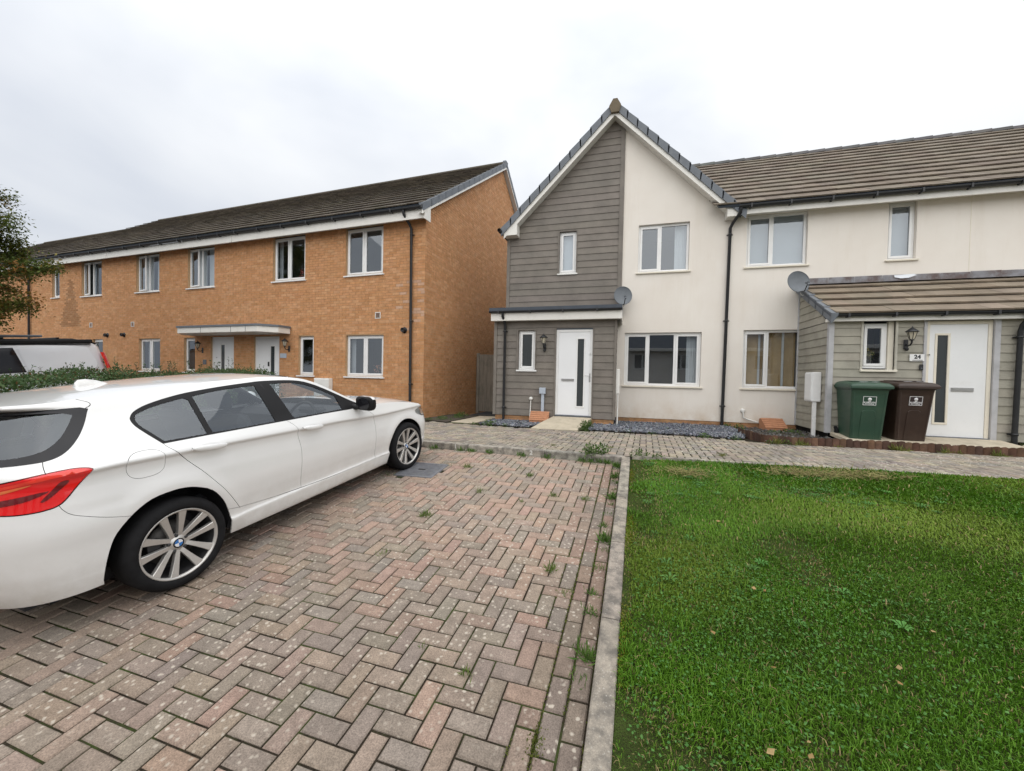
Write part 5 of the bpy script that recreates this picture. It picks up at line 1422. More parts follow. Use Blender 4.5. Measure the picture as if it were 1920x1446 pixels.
def interp(xs_, ys_):
    """monotone-ish cubic (Catmull-Rom with limited slopes)"""
    xs_ = np.array(xs_, float); ys_ = np.array(ys_, float); h = np.diff(xs_); d = np.diff(ys_) / h
    m_ = np.zeros(len(xs_)); m_[0], m_[-1] = d[0], d[-1]
    for i in range(1, len(xs_) - 1):
        m_[i] = 0 if d[i - 1] * d[i] <= 0 else 2 * d[i - 1] * d[i] / (d[i - 1] + d[i])
    def f(x):
        x = min(max(x, xs_[0]), xs_[-1]); i = min(int(np.searchsorted(xs_, x, side='right')) - 1, len(h) - 1); i = max(i, 0)
        t_ = (x - xs_[i]) / h[i]; t2, t3 = t_ * t_, t_ ** 3
        return float((2 * t3 - 3 * t2 + 1) * ys_[i] + (t3 - 2 * t2 + t_) * h[i] * m_[i] + (-2 * t3 + 3 * t2) * ys_[i + 1] + (t3 - t2) * h[i] * m_[i + 1])
    return f
# section (half width over height) amidships, crease at .905, belt at 1.02
sec_w = interp([.12, .18, .205, .24, .30, .335, .36, .42, .50, .60, .70, .78, .84, .875, .905, .925, .965, 1.02, 1.06, 1.12, 1.20, 1.28, 1.33, 1.365, 1.39, 1.415, 1.44],
               [.74, .80, .832, .846, .857, .861, .846, .852, .865, .8735, .870, .861, .8555, .8590, .8740, .8685, .850, .822, .800, .772, .733, .692, .664, .641, .618, .575, .50])
crease = interp([-.9, -.4, 0, .47, 1.0, 1.5, 1.9, 2.3, 3.0, 3.5], [.99, .985, .968, .947, .918, .897, .866, .84, .82, .80])
def warp(X, z):
    s = crease(X) - .905
    if z <= .35: w = 0
    elif z < .905 + s: w = smooth(.35, .86, z)
    else: w = lerp(1, .33, smooth(.905 + s, 1.05, z)) * (1 - smooth(1.05, 1.34, z))
    return z - s * w
A0, A1 = -.28, 3.00                       # start of the rear and front corner rounding
xr_f = interp([.10, .18, .24, .32, .45, .58, .68, .76, .84, .92, 1.0, 1.05, 1.10, 1.2, 1.3, 1.338, 1.346, 1.354, 1.366, 1.378, 1.44], [-.70, -.755, -.785, -.82, -.852, -.862, -.858, -.845, -.825, -.806, -.788, -.772, -.748, -.690, -.628, -.604, -.630, -.668, -.690, -.684, -.60])
xf_f = interp([.10, .18, .25, .40, .55, .65, .75, .85, .95, 1.2], [3.28, 3.36, 3.42, 3.46, 3.46, 3.44, 3.38, 3.22, 2.9, 2.7])
NR, NF = 2.75, 2.3
_th = np.linspace(0, math.pi / 2, 400)
_rx = (A0 + .845) * np.sin(_th) ** (2 / NR); _ry = .86 * np.cos(_th) ** (2 / NR)
_rs = np.concatenate([[0], np.cumsum(np.hypot(np.diff(_rx), np.diff(_ry)))])
_fx = (3.45 - A1) * np.sin(_th) ** (2 / NF); _fy = .86 * np.cos(_th) ** (2 / NF)
_fs = np.concatenate([[0], np.cumsum(np.hypot(np.diff(_fx), np.diff(_fy)))])
A_REAR = A0 - _rs[-1]; A_FRONT = A1 + _fs[-1]
ARCH = ((-.015, .33, .382), (2.675, .325, .368))
low_w = interp([.12, .2, .3, .45, .62], [.775, .815, .840, .862, .872])
def half_w(X, z):
    w = sec_w(warp(X, z))
    w *= 1 - .012 * smooth(.3, -.5, X) - .02 * smooth(2.0, 2.8, X)
    if z > 1.0: w *= 1 - .075 * smooth(1.0, 1.3, z) * smooth(.6, -.5, X)      # the cabin narrows to the rear
    if z < .62:
        w = lerp(w, low_w(z), max(smooth(.0, -.34, X), smooth(2.9, 3.1, X)) * smooth(.62, .40, z))
    for (ax, az, ar) in ARCH:
        r_ = math.hypot(X - ax, z - az)
        w += (.014 if X > -.2 or X > 1 else .014 * smooth(-.55, -.2, X)) * math.exp(-((r_ - ar - .03) / .07) ** 2) * smooth(.20, .34, z) * (1 if z < .9 else 0.0)
    return w
def S(a, z):
    """point on the right-hand body side: a runs from the rear centre round the corner, along the side to the front centre"""
    if a >= A0 and a <= A1: return Vector((a, -half_w(a, z), z))
    if a < A0:
        th = float(np.interp(A0 - a, _rs, _th)); w = half_w(A0, z)
        return Vector((A0 + (xr_f(z) - A0) * math.sin(th) ** (2 / NR), -w * max(0, math.cos(th)) ** (2 / NR), z))
    th = float(np.interp(a - A1, _fs, _th)); w = half_w(A1, z)
    return Vector((A1 + (xf_f(z) - A1) * math.sin(th) ** (2 / NF), -w * max(0, math.cos(th)) ** (2 / NF), z))
def Nrm(a, z):
    e = .004
    du = S(min(a + e, A_FRONT), z) - S(max(a - e, A_REAR), z); dv = S(a, z + e) - S(a, z - e)
    n_ = du.cross(dv)
    return n_.normalized() if n_.length > 1e-12 else Vector((0, -1, 0))

def poly_strip(line, w):
    """thin closed polygon round a polyline"""
    L_, R_ = [], []
    for i, p in enumerate(line):
        q0 = Vector(line[max(i - 1, 0)]); q1 = Vector(line[min(i + 1, len(line) - 1)]); d = (q1 - q0).normalized(); n_ = Vector((-d.y, d.x))
        L_.append(tuple(Vector(p) + n_ * w / 2)); R_.append(tuple(Vector(p) - n_ * w / 2))
    return L_ + R_[::-1]
def cr(pts, n=6, closed=False):
    """Catmull-Rom through points"""
    P = [Vector(p) for p in pts]; out = []
    N = len(P)
    rngs = range(N if closed else N - 1)
    for i in rngs:
        p0 = P[(i - 1) % N] if closed or i > 0 else P[0] * 2 - P[1]; p1 = P[i]; p2 = P[(i + 1) % N]; p3 = P[(i + 2) % N] if closed or i + 2 < N else P[-1] * 2 - P[-2]
        for k in range(n):
            t_ = k / n
            out.append(tuple(.5 * ((2 * p1) + (p2 - p0) * t_ + (2 * p0 - 5 * p1 + 4 * p2 - p3) * t_ ** 2 + (3 * p1 - p0 - 3 * p2 + p3) * t_ ** 3)))
    if not closed: out.append(tuple(P[-1]))
    return out

# outlines in the (a, z) domain, read off the side of the car
rail = interp([-1.4, -.6, -.3, 0, .5, .9, 1.1, 1.3, 1.4, 1.55, 1.7, 1.85, 1.98], [1.380, 1.381, 1.389, 1.402, 1.416, 1.414, 1.398, 1.360, 1.322, 1.240, 1.148, 1.060, .985])
hood = interp([1.98, 2.2, 2.5, 2.75, 2.95, 3.15, 3.4, 3.9], [.985, .972, .945, .905, .862, .80, .735, .70])
top = lambda a: rail(a) if a <= 1.98 else hood(a)
bottom = interp([A_REAR, -.9, -.55, -.36, .36, 1.0, 2.3, 3.05, 3.3, A_FRONT], [.235, .235, .245, .25, .215, .205, .195, .19, .20, .20])
dlo = cr([(-.006, 1.040), (-.030, 1.073), (-.071, 1.130), (-.099, 1.176), (-.109, 1.214), (-.102, 1.239), (-.073, 1.270), (-.009, 1.300), (.079, 1.324), (.170, 1.342), (.268, 1.356), (.418, 1.368), (.578, 1.376), (.764, 1.381), (.878, 1.382), (1.105, 1.368), (1.268, 1.343), (1.397, 1.295), (1.524, 1.228), (1.639, 1.160), (1.765, 1.085), (1.90, 1.01), (1.915, .985)], 4) + [(1.716, .984), (1.359, 1.000), (.948, 1.013), (.5, 1.027), (.27, 1.034)]
g_qtr = cr([(.012, 1.056), (-.036, 1.122), (-.077, 1.185), (-.079, 1.228), (-.052, 1.257), (.066, 1.293), (.235, 1.321)], 4) + [(.262, 1.30), (.282, 1.046)]
g_rear = [(.296, 1.325), (.40, 1.340), (.55, 1.350), (.70, 1.354), (.80, 1.352), (.845, 1.030), (.5, 1.038), (.322, 1.047)]
g_front = [(.945, 1.352), (1.085, 1.345), (1.18, 1.335), (1.255, 1.320), (1.32, 1.298), (1.384, 1.270), (1.514, 1.200), (1.60, 1.148), (1.625, 1.005), (1.36, 1.012), (1.030, 1.024)]
arch_poly = []
for (ax, az, ar) in ARCH:
    arch_poly.append([(ax + ar * math.cos(t_), az + ar * math.sin(t_) * (1.0 if math.sin(t_) > 0 else 1)) for t_ in np.linspace(0, math.pi, 33)] + [(ax - ar - .012, .05), (ax + ar + .002, .05)])
gap_mid = cr([(.938, 1.035), (.948, 1.013), (.996, .965), (1.023, .916), (1.030, .84), (1.040, .767), (1.042, .696), (1.034, .6), (1.022, .482), (1.022, .352)], 4)
gap_rear = cr([(.02, 1.060), (-.002, 1.034), (.050, .967), (.124, .872), (.19, .79), (.26, .690), (.334, .58), (.428, .415), (.437, .392)], 4)
gap_front = cr([(1.87, 1.01), (1.90, .985), (1.95, .945), (1.992, .917), (2.055, .855), (2.077, .767), (2.078, .671), (2.064, .513), (2.052, .342)], 4)
sill_line = cr([(.32, .432), (.437, .405), (.561, .386), (.784, .365), (1.022, .352), (1.507, .337), (2.052, .335), (2.36, .329)], 3)
fuel = [(-.128 + .105 * math.copysign(abs(math.cos(t_)) ** .75, math.cos(t_)), .938 + .088 * math.copysign(abs(math.sin(t_)) ** .75, math.sin(t_))) for t_ in np.linspace(0, 2 * math.pi, 33)]
_d = A0
light = cr([(-.405, .992), (-.412, .968), (-.47, .90), (-.535, .822), (-.60, .800), (-.70, .797), (-.80, .805), (-.92, .812), (-1.06, .815), (-1.09, .86), (-1.06, .915), (-.95, .945), (-.82, .972), (-.70, .992), (-.58, 1.006), (-.47, 1.008)], 4, True)
bump_line = cr([(A_REAR - .01, .745), (-1.2, .745), (-1.12, .775), (-1.05, .83)], 4)
bump_line2 = cr([(-.55, .825), (-.535, .79), (-.505, .752), (-.46, .724), (-.36, .675), (-.26, .637), (-.17, .61)], 4)
nose_line = cr([(2.99, .74), (2.99, .64), (2.94, .54)], 4)
hatch_line = cr([(-.60, .985), (-.60, 1.03), (-.597, 1.08)], 3)
rwin = cr([(-.275, 1.325), (-.345, 1.235), (-.42, 1.155), (-.495, 1.095), (-.57, 1.068), (-.68, 1.060), (-.9, 1.056), (-1.15, 1.056), (A_REAR - .02, 1.056)], 4) + [(A_REAR - .02, 1.341), (-.9, 1.341), (-.5, 1.341), (-.33, 1.338)]
rwin_clear = cr([(-.40, 1.30), (-.455, 1.23), (-.52, 1.165), (-.60, 1.12), (-.72, 1.10), (-.9, 1.095), (A_REAR - .02, 1.092)], 4) + [(A_REAR - .02, 1.32), (-.9, 1.32), (-.47, 1.315)]
spoil_line = cr([(-.30, 1.325), (-.262, 1.342), (-.262, 1.362), (-.30, 1.381), (-.36, 1.402)], 4)
head = cr([(3.04, .80), (2.93, .765), (2.95, .715), (3.10, .66), (3.30, .645), (3.42, .66), (3.42, .71), (3.28, .76), (3.15, .795)], 4, True)
light_ring = poly_strip(light + [light[0]], .007)
arch_poly[0] = cr([(.359, .22), (.359, .30), (.354, .382), (.311, .514), (.232, .629), (.128, .690), (.05, .712), (-.022, .716), (-.135, .702), (-.238, .645), (-.323, .555), (-.366, .461), (-.396, .354), (-.412, .28)], 3) + [(-.42, .05), (.362, .05)]
GAPS = [poly_strip(l_, .0042) for l_ in (gap_mid, gap_rear, gap_front, sill_line, hatch_line, spoil_line)] + [poly_strip(l_, .0028) for l_ in (bump_line, bump_line2, nose_line)] + [poly_strip(fuel, .0026)]

def build_side():
    pts, edges = [], []
    def addpoly(poly, close=True):
        k = len(pts); pts.extend(Vector(p) for p in poly); n_ = len(poly)
        edges.extend((k + i, k + (i + 1) % n_) for i in range(n_ if close else n_ - 1))
    av = list(np.arange(A_REAR, A_FRONT, .03)) + [A_FRONT]
    outer = [(a, bottom(a)) for a in av] + [(a, top(a)) for a in av[::-1]]
    addpoly(outer)
    for p in [dlo, g_qtr, g_rear, g_front, light_ring, rwin, rwin_clear, head] + arch_poly + GAPS: addpoly(p)
    for a in np.arange(A_REAR + .012, A_FRONT, .024):
        zb, zt = bottom(a), top(a)
        rows = [.205, .22, .235, .25, .275, .30, .32, .335, .345, .36, .38, .40, .43, .46, .5, .54, .58, .62, .66, .70, .74, .77, .80, .825, .845, .86, .875, .885, .895, .905, .913, .921, .93, .945, .96, .98, 1.0, 1.02, 1.045, 1.07, 1.10, 1.13, 1.16, 1.19, 1.22, 1.25, 1.28, 1.305, 1.325, 1.338, 1.343, 1.348, 1.353, 1.359, 1.366, 1.373, 1.378, 1.39, 1.40, 1.41]
        for z in rows:
            zz = z
            for _ in range(6): zz = z + (zz - warp(min(max(a, -.8), 3.4), zz))
            if zb + .004 < zz < zt - .004: pts.append(Vector((a, zz)))
    v, e, f, *_ = delaunay_2d_cdt(pts, edges, [], 0, 1e-5)
    names = {}
    def cls(x, z):
        if not inpoly(outer, x, z): return None
        for p in arch_poly:
            if inpoly(p, x, z): return None
        if inpoly(light_ring, x, z): return 'gap'
        if inpoly(light, x, z): return 'tail_light'
        if inpoly(head, x, z): return 'headlight'
        if inpoly(rwin_clear, x, z): return 'rear_window'
        if inpoly(rwin, x, z): return 'rear_window_band'
        if inpoly(g_qtr, x, z): return 'quarter_glass'
        if inpoly(g_rear, x, z): return 'rear_door_glass'
        if inpoly(g_front, x, z): return 'front_door_glass'
        if inpoly(dlo, x, z): return 'window_trim'
        for g in GAPS:
            if inpoly(g, x, z): return 'gap'
        return 'paint'
    kinds = {}
    for t_ in f:
        x = sum(v[i].x for i in t_) / 3; z = sum(v[i].y for i in t_) / 3
        k = cls(x, z)
        if k: kinds.setdefault(k, []).append(t_)
    # split the paint into panels by connectivity
    em = {}
    paint = kinds.pop('paint')
    for i, t_ in enumerate(paint):
        for a, b in ((t_[0], t_[1]), (t_[1], t_[2]), (t_[2], t_[0])): em.setdefault((min(a, b), max(a, b)), []).append(i)
    comp = [-1] * len(paint); nb = [[] for _ in paint]
    for l_ in em.values():
        if len(l_) == 2: nb[l_[0]].append(l_[1]); nb[l_[1]].append(l_[0])
    c = 0
    for i in range(len(paint)):
        if comp[i] >= 0: continue
        st = [i]; comp[i] = c
        while st:
            j = st.pop()
            for k in nb[j]:
                if comp[k] < 0: comp[k] = c; st.append(k)
        c += 1
    groups = [[] for _ in range(c)]
    for i, t_ in enumerate(paint): groups[comp[i]].append(t_)
    seeds = {'rear_door': (.6, .7), 'front_door': (1.5, .7), 'front_wing': (2.2, .8), 'rear_wing': (-.2, .8), 'rear_bumper': (-.6, .5), 'sill_panel': (1.2, .27), 'fuel_flap': (-.128, .938), 'tailgate': (-1.0, 1.02), 'spoiler_end': (-.45, 1.362), 'front_bumper': (3.2, .45)}
    out = {}
    for g in groups:
        nm = 'body_panel'
        for s_, (sx, sz) in seeds.items():
            for t_ in g:
                a, b, d = (v[i] for i in t_)
                if inpoly([a, b, d], sx, sz): nm = s_; break
            else: continue
            break
        out.setdefault(nm, []).extend(g)
    out.update(kinds)
    return v, out

simple('car_paint', (0.74, 0.74, 0.73), 0.28, 0.008, 2, coat=1.0)
MATS['car_paint'].node_tree.nodes['Principled BSDF'].inputs['Coat Roughness'].default_value = 0.03
simple('gloss_black', (0.010, 0.010, 0.013), 0.14, 0.1, 5, spec=0.35)
simple('satin_black', (0.010, 0.010, 0.011), 0.5, 0.1, 5, spec=0.25)
simple('cabin_dark', (0.022, 0.022, 0.025), 0.8, 0.15, 9)
simple('seat_cloth', (0.035, 0.037, 0.042), 0.9, 0.15, 20, bump=0.3, bscale=200)
simple('tyre', (0.011, 0.011, 0.012), 0.85, 0.25, 15, bump=0.15, bscale=60, spec=0.2)
simple('alloy', (0.56, 0.545, 0.52), 0.38, 0.06, 12, metal=0.6)
simple('alloy_dark', (0.05, 0.05, 0.052), 0.5, 0.2, 12, metal=0.4)
simple('badge_blue', (0.02, 0.16, 0.46), 0.25, 0.02, 5, coat=1.0)
simple('badge_white', (0.75, 0.76, 0.78), 0.25, 0.02, 5, coat=1.0)
simple('disc_steel', (0.09, 0.085, 0.08), 0.5, 0.2, 20, metal=0.6)  # kept dark so the gaps between the spokes look shaded
glass_mat('car_glass', 2.05, (0.84, 0.88, 0.89), 0.006)
glass_mat('car_glass_rear', 2.0, (0.42, 0.46, 0.48), 0.01)
glass_mat('lamp_clear', 1.6, (0.9, 0.92, 0.92), 0.02)
simple('lens_red', (0.74, 0.010, 0.012), 0.10, 0.03, 6, coat=1.0)
simple('lens_dark', (0.13, 0.006, 0.010), 0.12, 0.03, 6, coat=1.0)
simple('lens_bright', (0.85, 0.04, 0.02), 0.12, 0.03, 6, coat=1.0)
simple('lens_amber', (0.70, 0.16, 0.05), 0.12, 0.05, 6, coat=1.0)

t = NT('car_paint_tmp'); bpy.data.materials.remove(t.m)
_nt = MATS['car_paint'].node_tree; _b = _nt.nodes['Principled BSDF']; _src = _b.inputs['Base Color'].links[0].from_socket
w_ = NT.__new__(NT); w_.m = MATS['car_paint']; w_.t = _nt; w_.n = _nt.nodes; w_.l = _nt.links; w_.b = _b; w_._pos = None
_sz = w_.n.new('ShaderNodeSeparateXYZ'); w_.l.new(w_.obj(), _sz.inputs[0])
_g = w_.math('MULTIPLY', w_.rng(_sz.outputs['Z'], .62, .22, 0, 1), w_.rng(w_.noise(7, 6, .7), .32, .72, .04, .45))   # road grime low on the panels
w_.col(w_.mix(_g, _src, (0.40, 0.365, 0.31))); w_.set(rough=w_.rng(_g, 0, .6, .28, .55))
sv, sparts = build_side()
S3 = [S(q.x, q.y) for q in sv]; N3 = [Nrm(q.x, q.y) for q in sv]
def panel(name, tris, mat, off=0.0, lip=0.014, sides=(1, -1), parent=None, smooth_n=True):
    objs = []
    for sd in sides:
        idx = sorted({i for t_ in tris for i in t_}); mp = {i: k for k, i in enumerate(idx)}
        V = [S3[i] + N3[i] * off for i in idx]; NN = [N3[i] for i in idx]
        F = [tuple(mp[i] for i in t_) for t_ in tris]
        nsurf = len(V)
        cnt = {}
        for t_ in F:
            for a, b in ((t_[0], t_[1]), (t_[1], t_[2]), (t_[2], t_[0])): cnt.setdefault((min(a, b), max(a, b)), []).append((a, b))
        if lip:
            add = {}
            for k, l_ in cnt.items():
                if len(l_) == 1:
                    a, b = l_[0]; q = []
                    for w in (a, b):
                        q.append(len(V)); V.append(V[w].copy()); NN.append(None)
                    for w in (b, a):
                        q.append(len(V)); V.append(V[w] - NN[w] * lip); NN.append(None)
                    F.append((q[1], q[0], q[3], q[2]))
        if sd < 0:
            V = [Vector((p.x, -p.y, p.z)) for p in V]; F = [tuple(reversed(t_)) for t_ in F]
            NN = [None if n_ is None else Vector((n_.x, -n_.y, n_.z)) for n_ in NN]
        me = bpy.data.meshes.new(name); me.from_pydata([tuple(p) for p in V], [], F)
        me.polygons.foreach_set('use_smooth', [True] * len(F)); me.update()
        fn = [None] * len(V)
        for p in me.polygons:
            for i in p.vertices:
                if NN[i] is None: fn[i] = p.normal
        me.normals_split_custom_set_from_vertices([tuple(NN[i]) if NN[i] is not None else tuple(fn[i] or (0, 0, 1)) for i in range(len(V))])
        me.materials.append(mat)
        o = bpy.data.objects.new(name, me); link(o, parent or car); objs.append(o)
    return objs
body = {}
for nm, tris in sparts.items():
    if nm in ('rear_door', 'front_door', 'front_wing', 'rear_wing', 'rear_bumper', 'sill_panel', 'fuel_flap', 'tailgate', 'spoiler_end', 'front_bumper', 'body_panel'):
        body[nm] = panel(nm, tris, M('car_paint'))
body['window_trim'] = panel('window_trim', sparts['window_trim'], M('satin_black'), off=-.002, lip=.008)
panel('rear_side_window', sparts['rear_door_glass'], M('car_glass'), off=-.007, lip=0)
panel('front_side_window', sparts['front_door_glass'], M('car_glass'), off=-.007, lip=0)
panel('quarter_window', sparts['quarter_glass'], M('car_glass'), off=-.006, lip=0)
panel('rear_window', sparts['rear_window'], M('car_glass_rear'), off=-.003, lip=0)
panel('rear_window_band', sparts['rear_window_band'], M('gloss_black'), off=-.003, lip=0)
lights = panel('tail_light', sparts['tail_light'], M('lens_red'), off=.004, lip=.02)
if 'headlight' in sparts: panel('headlight', sparts['headlight'], M('lamp_clear'), off=.0, lip=.01); panel('headlight_bowl', sparts['headlight'], M('steel'), off=-.03, lip=0)
# dark shell behind the shut lines
def strip_shell(name, a0, a1, z0f, z1f, off, mat, na=60, nz=8, sides=(1, -1)):
    for sd in sides:
        P, F = [], []
        for i in range(na + 1):
            a = lerp(a0, a1, i / na)
            for k in range(nz + 1):
                z = lerp(z0f(a), z1f(a), k / nz); p = S(a, z) + Nrm(a, z) * off
                P.append((p.x, p.y * sd, p.z))
        for i in range(na):
            for k in range(nz):
                q = (i * (nz + 1) + k, (i + 1) * (nz + 1) + k, (i + 1) * (nz + 1) + k + 1, i * (nz + 1) + k + 1)
                F.append(q if sd > 0 else q[::-1])
        m = MB(); m.add(P, F, True); m.build(name, mat, car)
belt = interp([-1.3, -.4, 0, .5, 1.0, 1.4, 1.9], [1.03, 1.03, 1.03, 1.018, 1.005, .99, .975])
strip_shell('door_lining', .36, 2.33, lambda a: .22, lambda a: belt(a), -.055, M('cabin_dark'))
strip_shell('inner_wing', A_REAR + .01, -.43, lambda a: .26, lambda a: 1.03, -.055, M('cabin_dark'), 40)
strip_shell('rear_pillar_trim', A_REAR + .3, -.135, lambda a: 1.03, lambda a: 1.03 if a < -.72 else lerp(1.035, rail(a) - .01, smooth(-.75, -.42, a)), -.03, M('cabin_dark'), 30)
strip_shell('inner_wing', -.40, .40, lambda a: .74, lambda a: 1.03, -.06, M('cabin_dark'), 20)
strip_shell('inner_wing', 2.33, 3.06, lambda a: .70, lambda a: hood(a) - .02, -.06, M('cabin_dark'), 20)
strip_shell('inner_wing', 3.06, A_FRONT - .01, lambda a: .2, lambda a: hood(a) - .02, -.06, M('cabin_dark'), 20)
# wheel wells
for (ax, az, ar) in ARCH:
    for sd in (1, -1):
        m = MB(); P, F = [], []
        n_ = 24
        for k in range(n_ + 1):
            t_ = lerp(-.12, math.pi + .12, k / n_)
            for y in (-.80, -.45): P.append((ax + (ar + .015) * math.cos(t_), y * sd * (1 if y < -.5 else 1), az + (ar + .015) * math.sin(t_)))
        F = [(2 * k, 2 * k + 1, 2 * k + 3, 2 * k + 2) for k in range(n_)]
        P += [(ax - .5, -.45 * sd, .1), (ax + .5, -.45 * sd, .1), (ax + .5, -.45 * sd, .75), (ax - .5, -.45 * sd, .75)]; F.append((len(P) - 4, len(P) - 3, len(P) - 2, len(P) - 1))
        m.add(P, F, True); m.build('wheel_well', M('cabin_dark'), car)
# roof skin, bonnet, windscreen, floor
def crown_skin(name, mat, a0, a1, edge, rise, na=50, nb=22, lift=None, nose=0.0):
    P = []
    for i in range(na + 1):
        a = lerp(a0, a1, i / na); e_ = S(a, edge(a)); n_ = Nrm(a, edge(a))
        for k in range(nb + 1):
            t_ = lerp(-1, 1, k / nb); r_ = rise(a)
            prof = (1 - abs(t_) ** 2.6)
            P.append((e_.x + nose * (1 - t_ * t_) * smooth(a0, a1, a), e_.y * -t_, e_.z + r_ * prof))
    F = [(i * (nb + 1) + k, (i + 1) * (nb + 1) + k, (i + 1) * (nb + 1) + k + 1, i * (nb + 1) + k + 1) for i in range(na) for k in range(nb)]
    m = MB(); m.add(P, [f_[::-1] for f_ in F], True); return m.build(name, mat, car)
crown_skin('roof', M('car_paint'), A_REAR + .02, 1.30, rail, lambda a: .022 * smooth(-.9, .1, a) * (1 - .25 * smooth(.8, 1.3, a)) + .008, 70)
crown_skin('bonnet', M('car_paint'), 1.99, 3.55, hood, lambda a: .060 * (1 - .6 * smooth(2.9, 3.5, a)), 40, 22)
P, F = [], []
na, nb = 20, 14
for i in range(na + 1):
    a = lerp(1.22, 1.985, i / na); e_ = S(a, rail(a))
    for k in range(nb + 1):
        t_ = lerp(-1, 1, k / nb); f_ = 1 - abs(t_) ** 2.4
        P.append((e_.x + .10 * f_, e_.y * -t_, e_.z + .018 * f_))
m = MB(); m.add(P, [(i * (nb + 1) + k, i * (nb + 1) + k + 1, (i + 1) * (nb + 1) + k + 1, (i + 1) * (nb + 1) + k) for i in range(na) for k in range(nb)], True)
m.build('windscreen', M('car_glass'), car)
m = MB(); m.box(-.66, 3.2, -.60, .60, .19, .25); m.box(.44, 2.28, -.79, .79, .195, .245); m.box(-.62, .42, -.46, .46, .2, .5); m.build('shading_floor_pan', M('cabin_dark'), car)  # floor widened to the sills to block light and darken the ground below
# aerial fin on the roof
P = []; prof = [(-.13, .0, .030), (-.125, .030, .022), (-.105, .052, .014), (-.06, .054, .012), (0.0, .040, .013), (.05, .018, .014), (.09, .0, .010)]
for (x, h_, w_) in prof: P += [(x, -w_ - .012, -.012), (x, -w_, h_ * .3), (x, -.006, h_), (x, .006, h_), (x, w_, h_ * .3), (x, w_ + .012, -.012)]
m = MB(); m.add(P, [(i * 6 + k, i * 6 + k + 1, (i + 1) * 6 + k + 1, (i + 1) * 6 + k) for i in range(len(prof) - 1) for k in range(5)] + [(5, 4, 3, 2, 1, 0)], True)
fin = m.build('aerial_fin', M('car_paint'), car); fin.location = (.03, 0, 1.428); fin.scale = (.92, 1.1, .95)
# tail light inner bands: raised lens strips following the surface
def patch(name, poly, off, mat, parent, sides=(1, -1), grid=.02):
    pts = [Vector(p) for p in poly]; n_ = len(pts); ed = [(i, (i + 1) % n_) for i in range(n_)]
    xs_ = [p[0] for p in poly]; zs_ = [p[1] for p in poly]
    for x in np.arange(min(xs_) + grid / 2, max(xs_), grid):
        for z in np.arange(min(zs_) + grid / 2, max(zs_), grid):
            if inpoly(poly, x, z): pts.append(Vector((x, z)))
    v, e, f, *_ = delaunay_2d_cdt(pts, ed, [], 0, 1e-6)
    F0 = [t_ for t_ in f if inpoly(poly, sum(v[i].x for i in t_) / 3, sum(v[i].y for i in t_) / 3)]
    o = None
    for sd, pr in zip(sides, parent if isinstance(parent, (list, tuple)) else [parent] * 2):
        m = MB(); P = []
        for q in v:
            p = S(q.x, q.y) + Nrm(q.x, q.y) * off; P.append((p.x, p.y * sd, p.z))
        m.add(P, F0 if sd > 0 else [t_[::-1] for t_ in F0], True); o = m.build(name, mat, pr)
    return o
patch('light_bar', cr([(-.44, .985), (-.58, .976), (-.75, .945), (-.90, .917), (-1.04, .892), (-1.05, .905), (-.9, .935), (-.75, .964), (-.58, .995), (-.46, .998)], 3, True), .0065, M('lens_bright'), lights)
patch('light_bar', cr([(-.66, .955), (-.80, .930), (-.95, .900), (-1.05, .880), (-1.05, .868), (-.95, .884), (-.80, .912), (-.68, .942)], 3, True), .0068, M('lens_amber'), lights)
patch('light_shade', cr([(-.58, .905), (-.72, .89), (-.90, .868), (-1.04, .852), (-1.05, .835), (-.92, .838), (-.76, .852), (-.66, .868)], 3, True), .0066, M('lens_dark'), lights)
patch('light_shade', cr([(-.50, .945), (-.54, .90), (-.59, .855), (-.615, .852), (-.575, .90), (-.535, .948)], 3, True), .0066, M('lens_dark'), lights)
patch('reflector', cr([(-1.0, .415), (-1.16, .415), (-1.17, .43), (-1.16, .446), (-1.0, .446), (-.975, .43)], 3, True), .006, M('lens_dark'), body['rear_bumper'])
patch('brake_light', cr([(A_REAR + .001, 1.352), (A_REAR + .19, 1.352), (A_REAR + .235, 1.3535), (A_REAR + .22, 1.362), (A_REAR + .18, 1.368), (A_REAR + .001, 1.369)], 2, True), .003, M('lens_dark'), body.get('spoiler_end', [car, car]))
# handles and mirrors
for (hx, hz, sl, doorn) in ((.25, .958, -.085, 'rear_door'), (1.18, .907, -.085, 'front_door')):
    for sd, dob in zip((1, -1), body.get(doorn, [car, car])):
        P = []; n_ = 14
        for i in range(n_ + 1):
            t_ = i / n_; x = hx - .118 + .236 * t_; z = hz + sl * (t_ - .5) * .30
            w = .023 * (math.sin(math.pi * min(max(t_, .02), .98)) ** .35) * (1.15 if t_ < .28 else 1.0); o_ = .014 + .034 * math.sin(math.pi * t_) ** .6
            base = S(x, z)
            for k in range(8):
                an = 2 * math.pi * k / 8
                P.append((base.x, (base.y - o_ - .010 * math.sin(an)) * sd, base.z + w * math.cos(an)))
        m = MB(); m.add(P, [((i * 8 + k), (i * 8 + (k + 1) % 8), ((i + 1) * 8 + (k + 1) % 8), ((i + 1) * 8 + k)) for i in range(n_) for k in range(8)] + [tuple(range(8)), tuple(range(len(P) - 1, len(P) - 9, -1))], True)
        m.build('handle', M('car_paint'), dob)
        patch('handle_recess', [(hx + .075 * math.cos(t_), hz - .004 + .034 * math.sin(t_)) for t_ in np.linspace(0, 2 * math.pi, 20, endpoint=False)], .0012, M('car_paint'), [dob, dob], sides=(sd,))
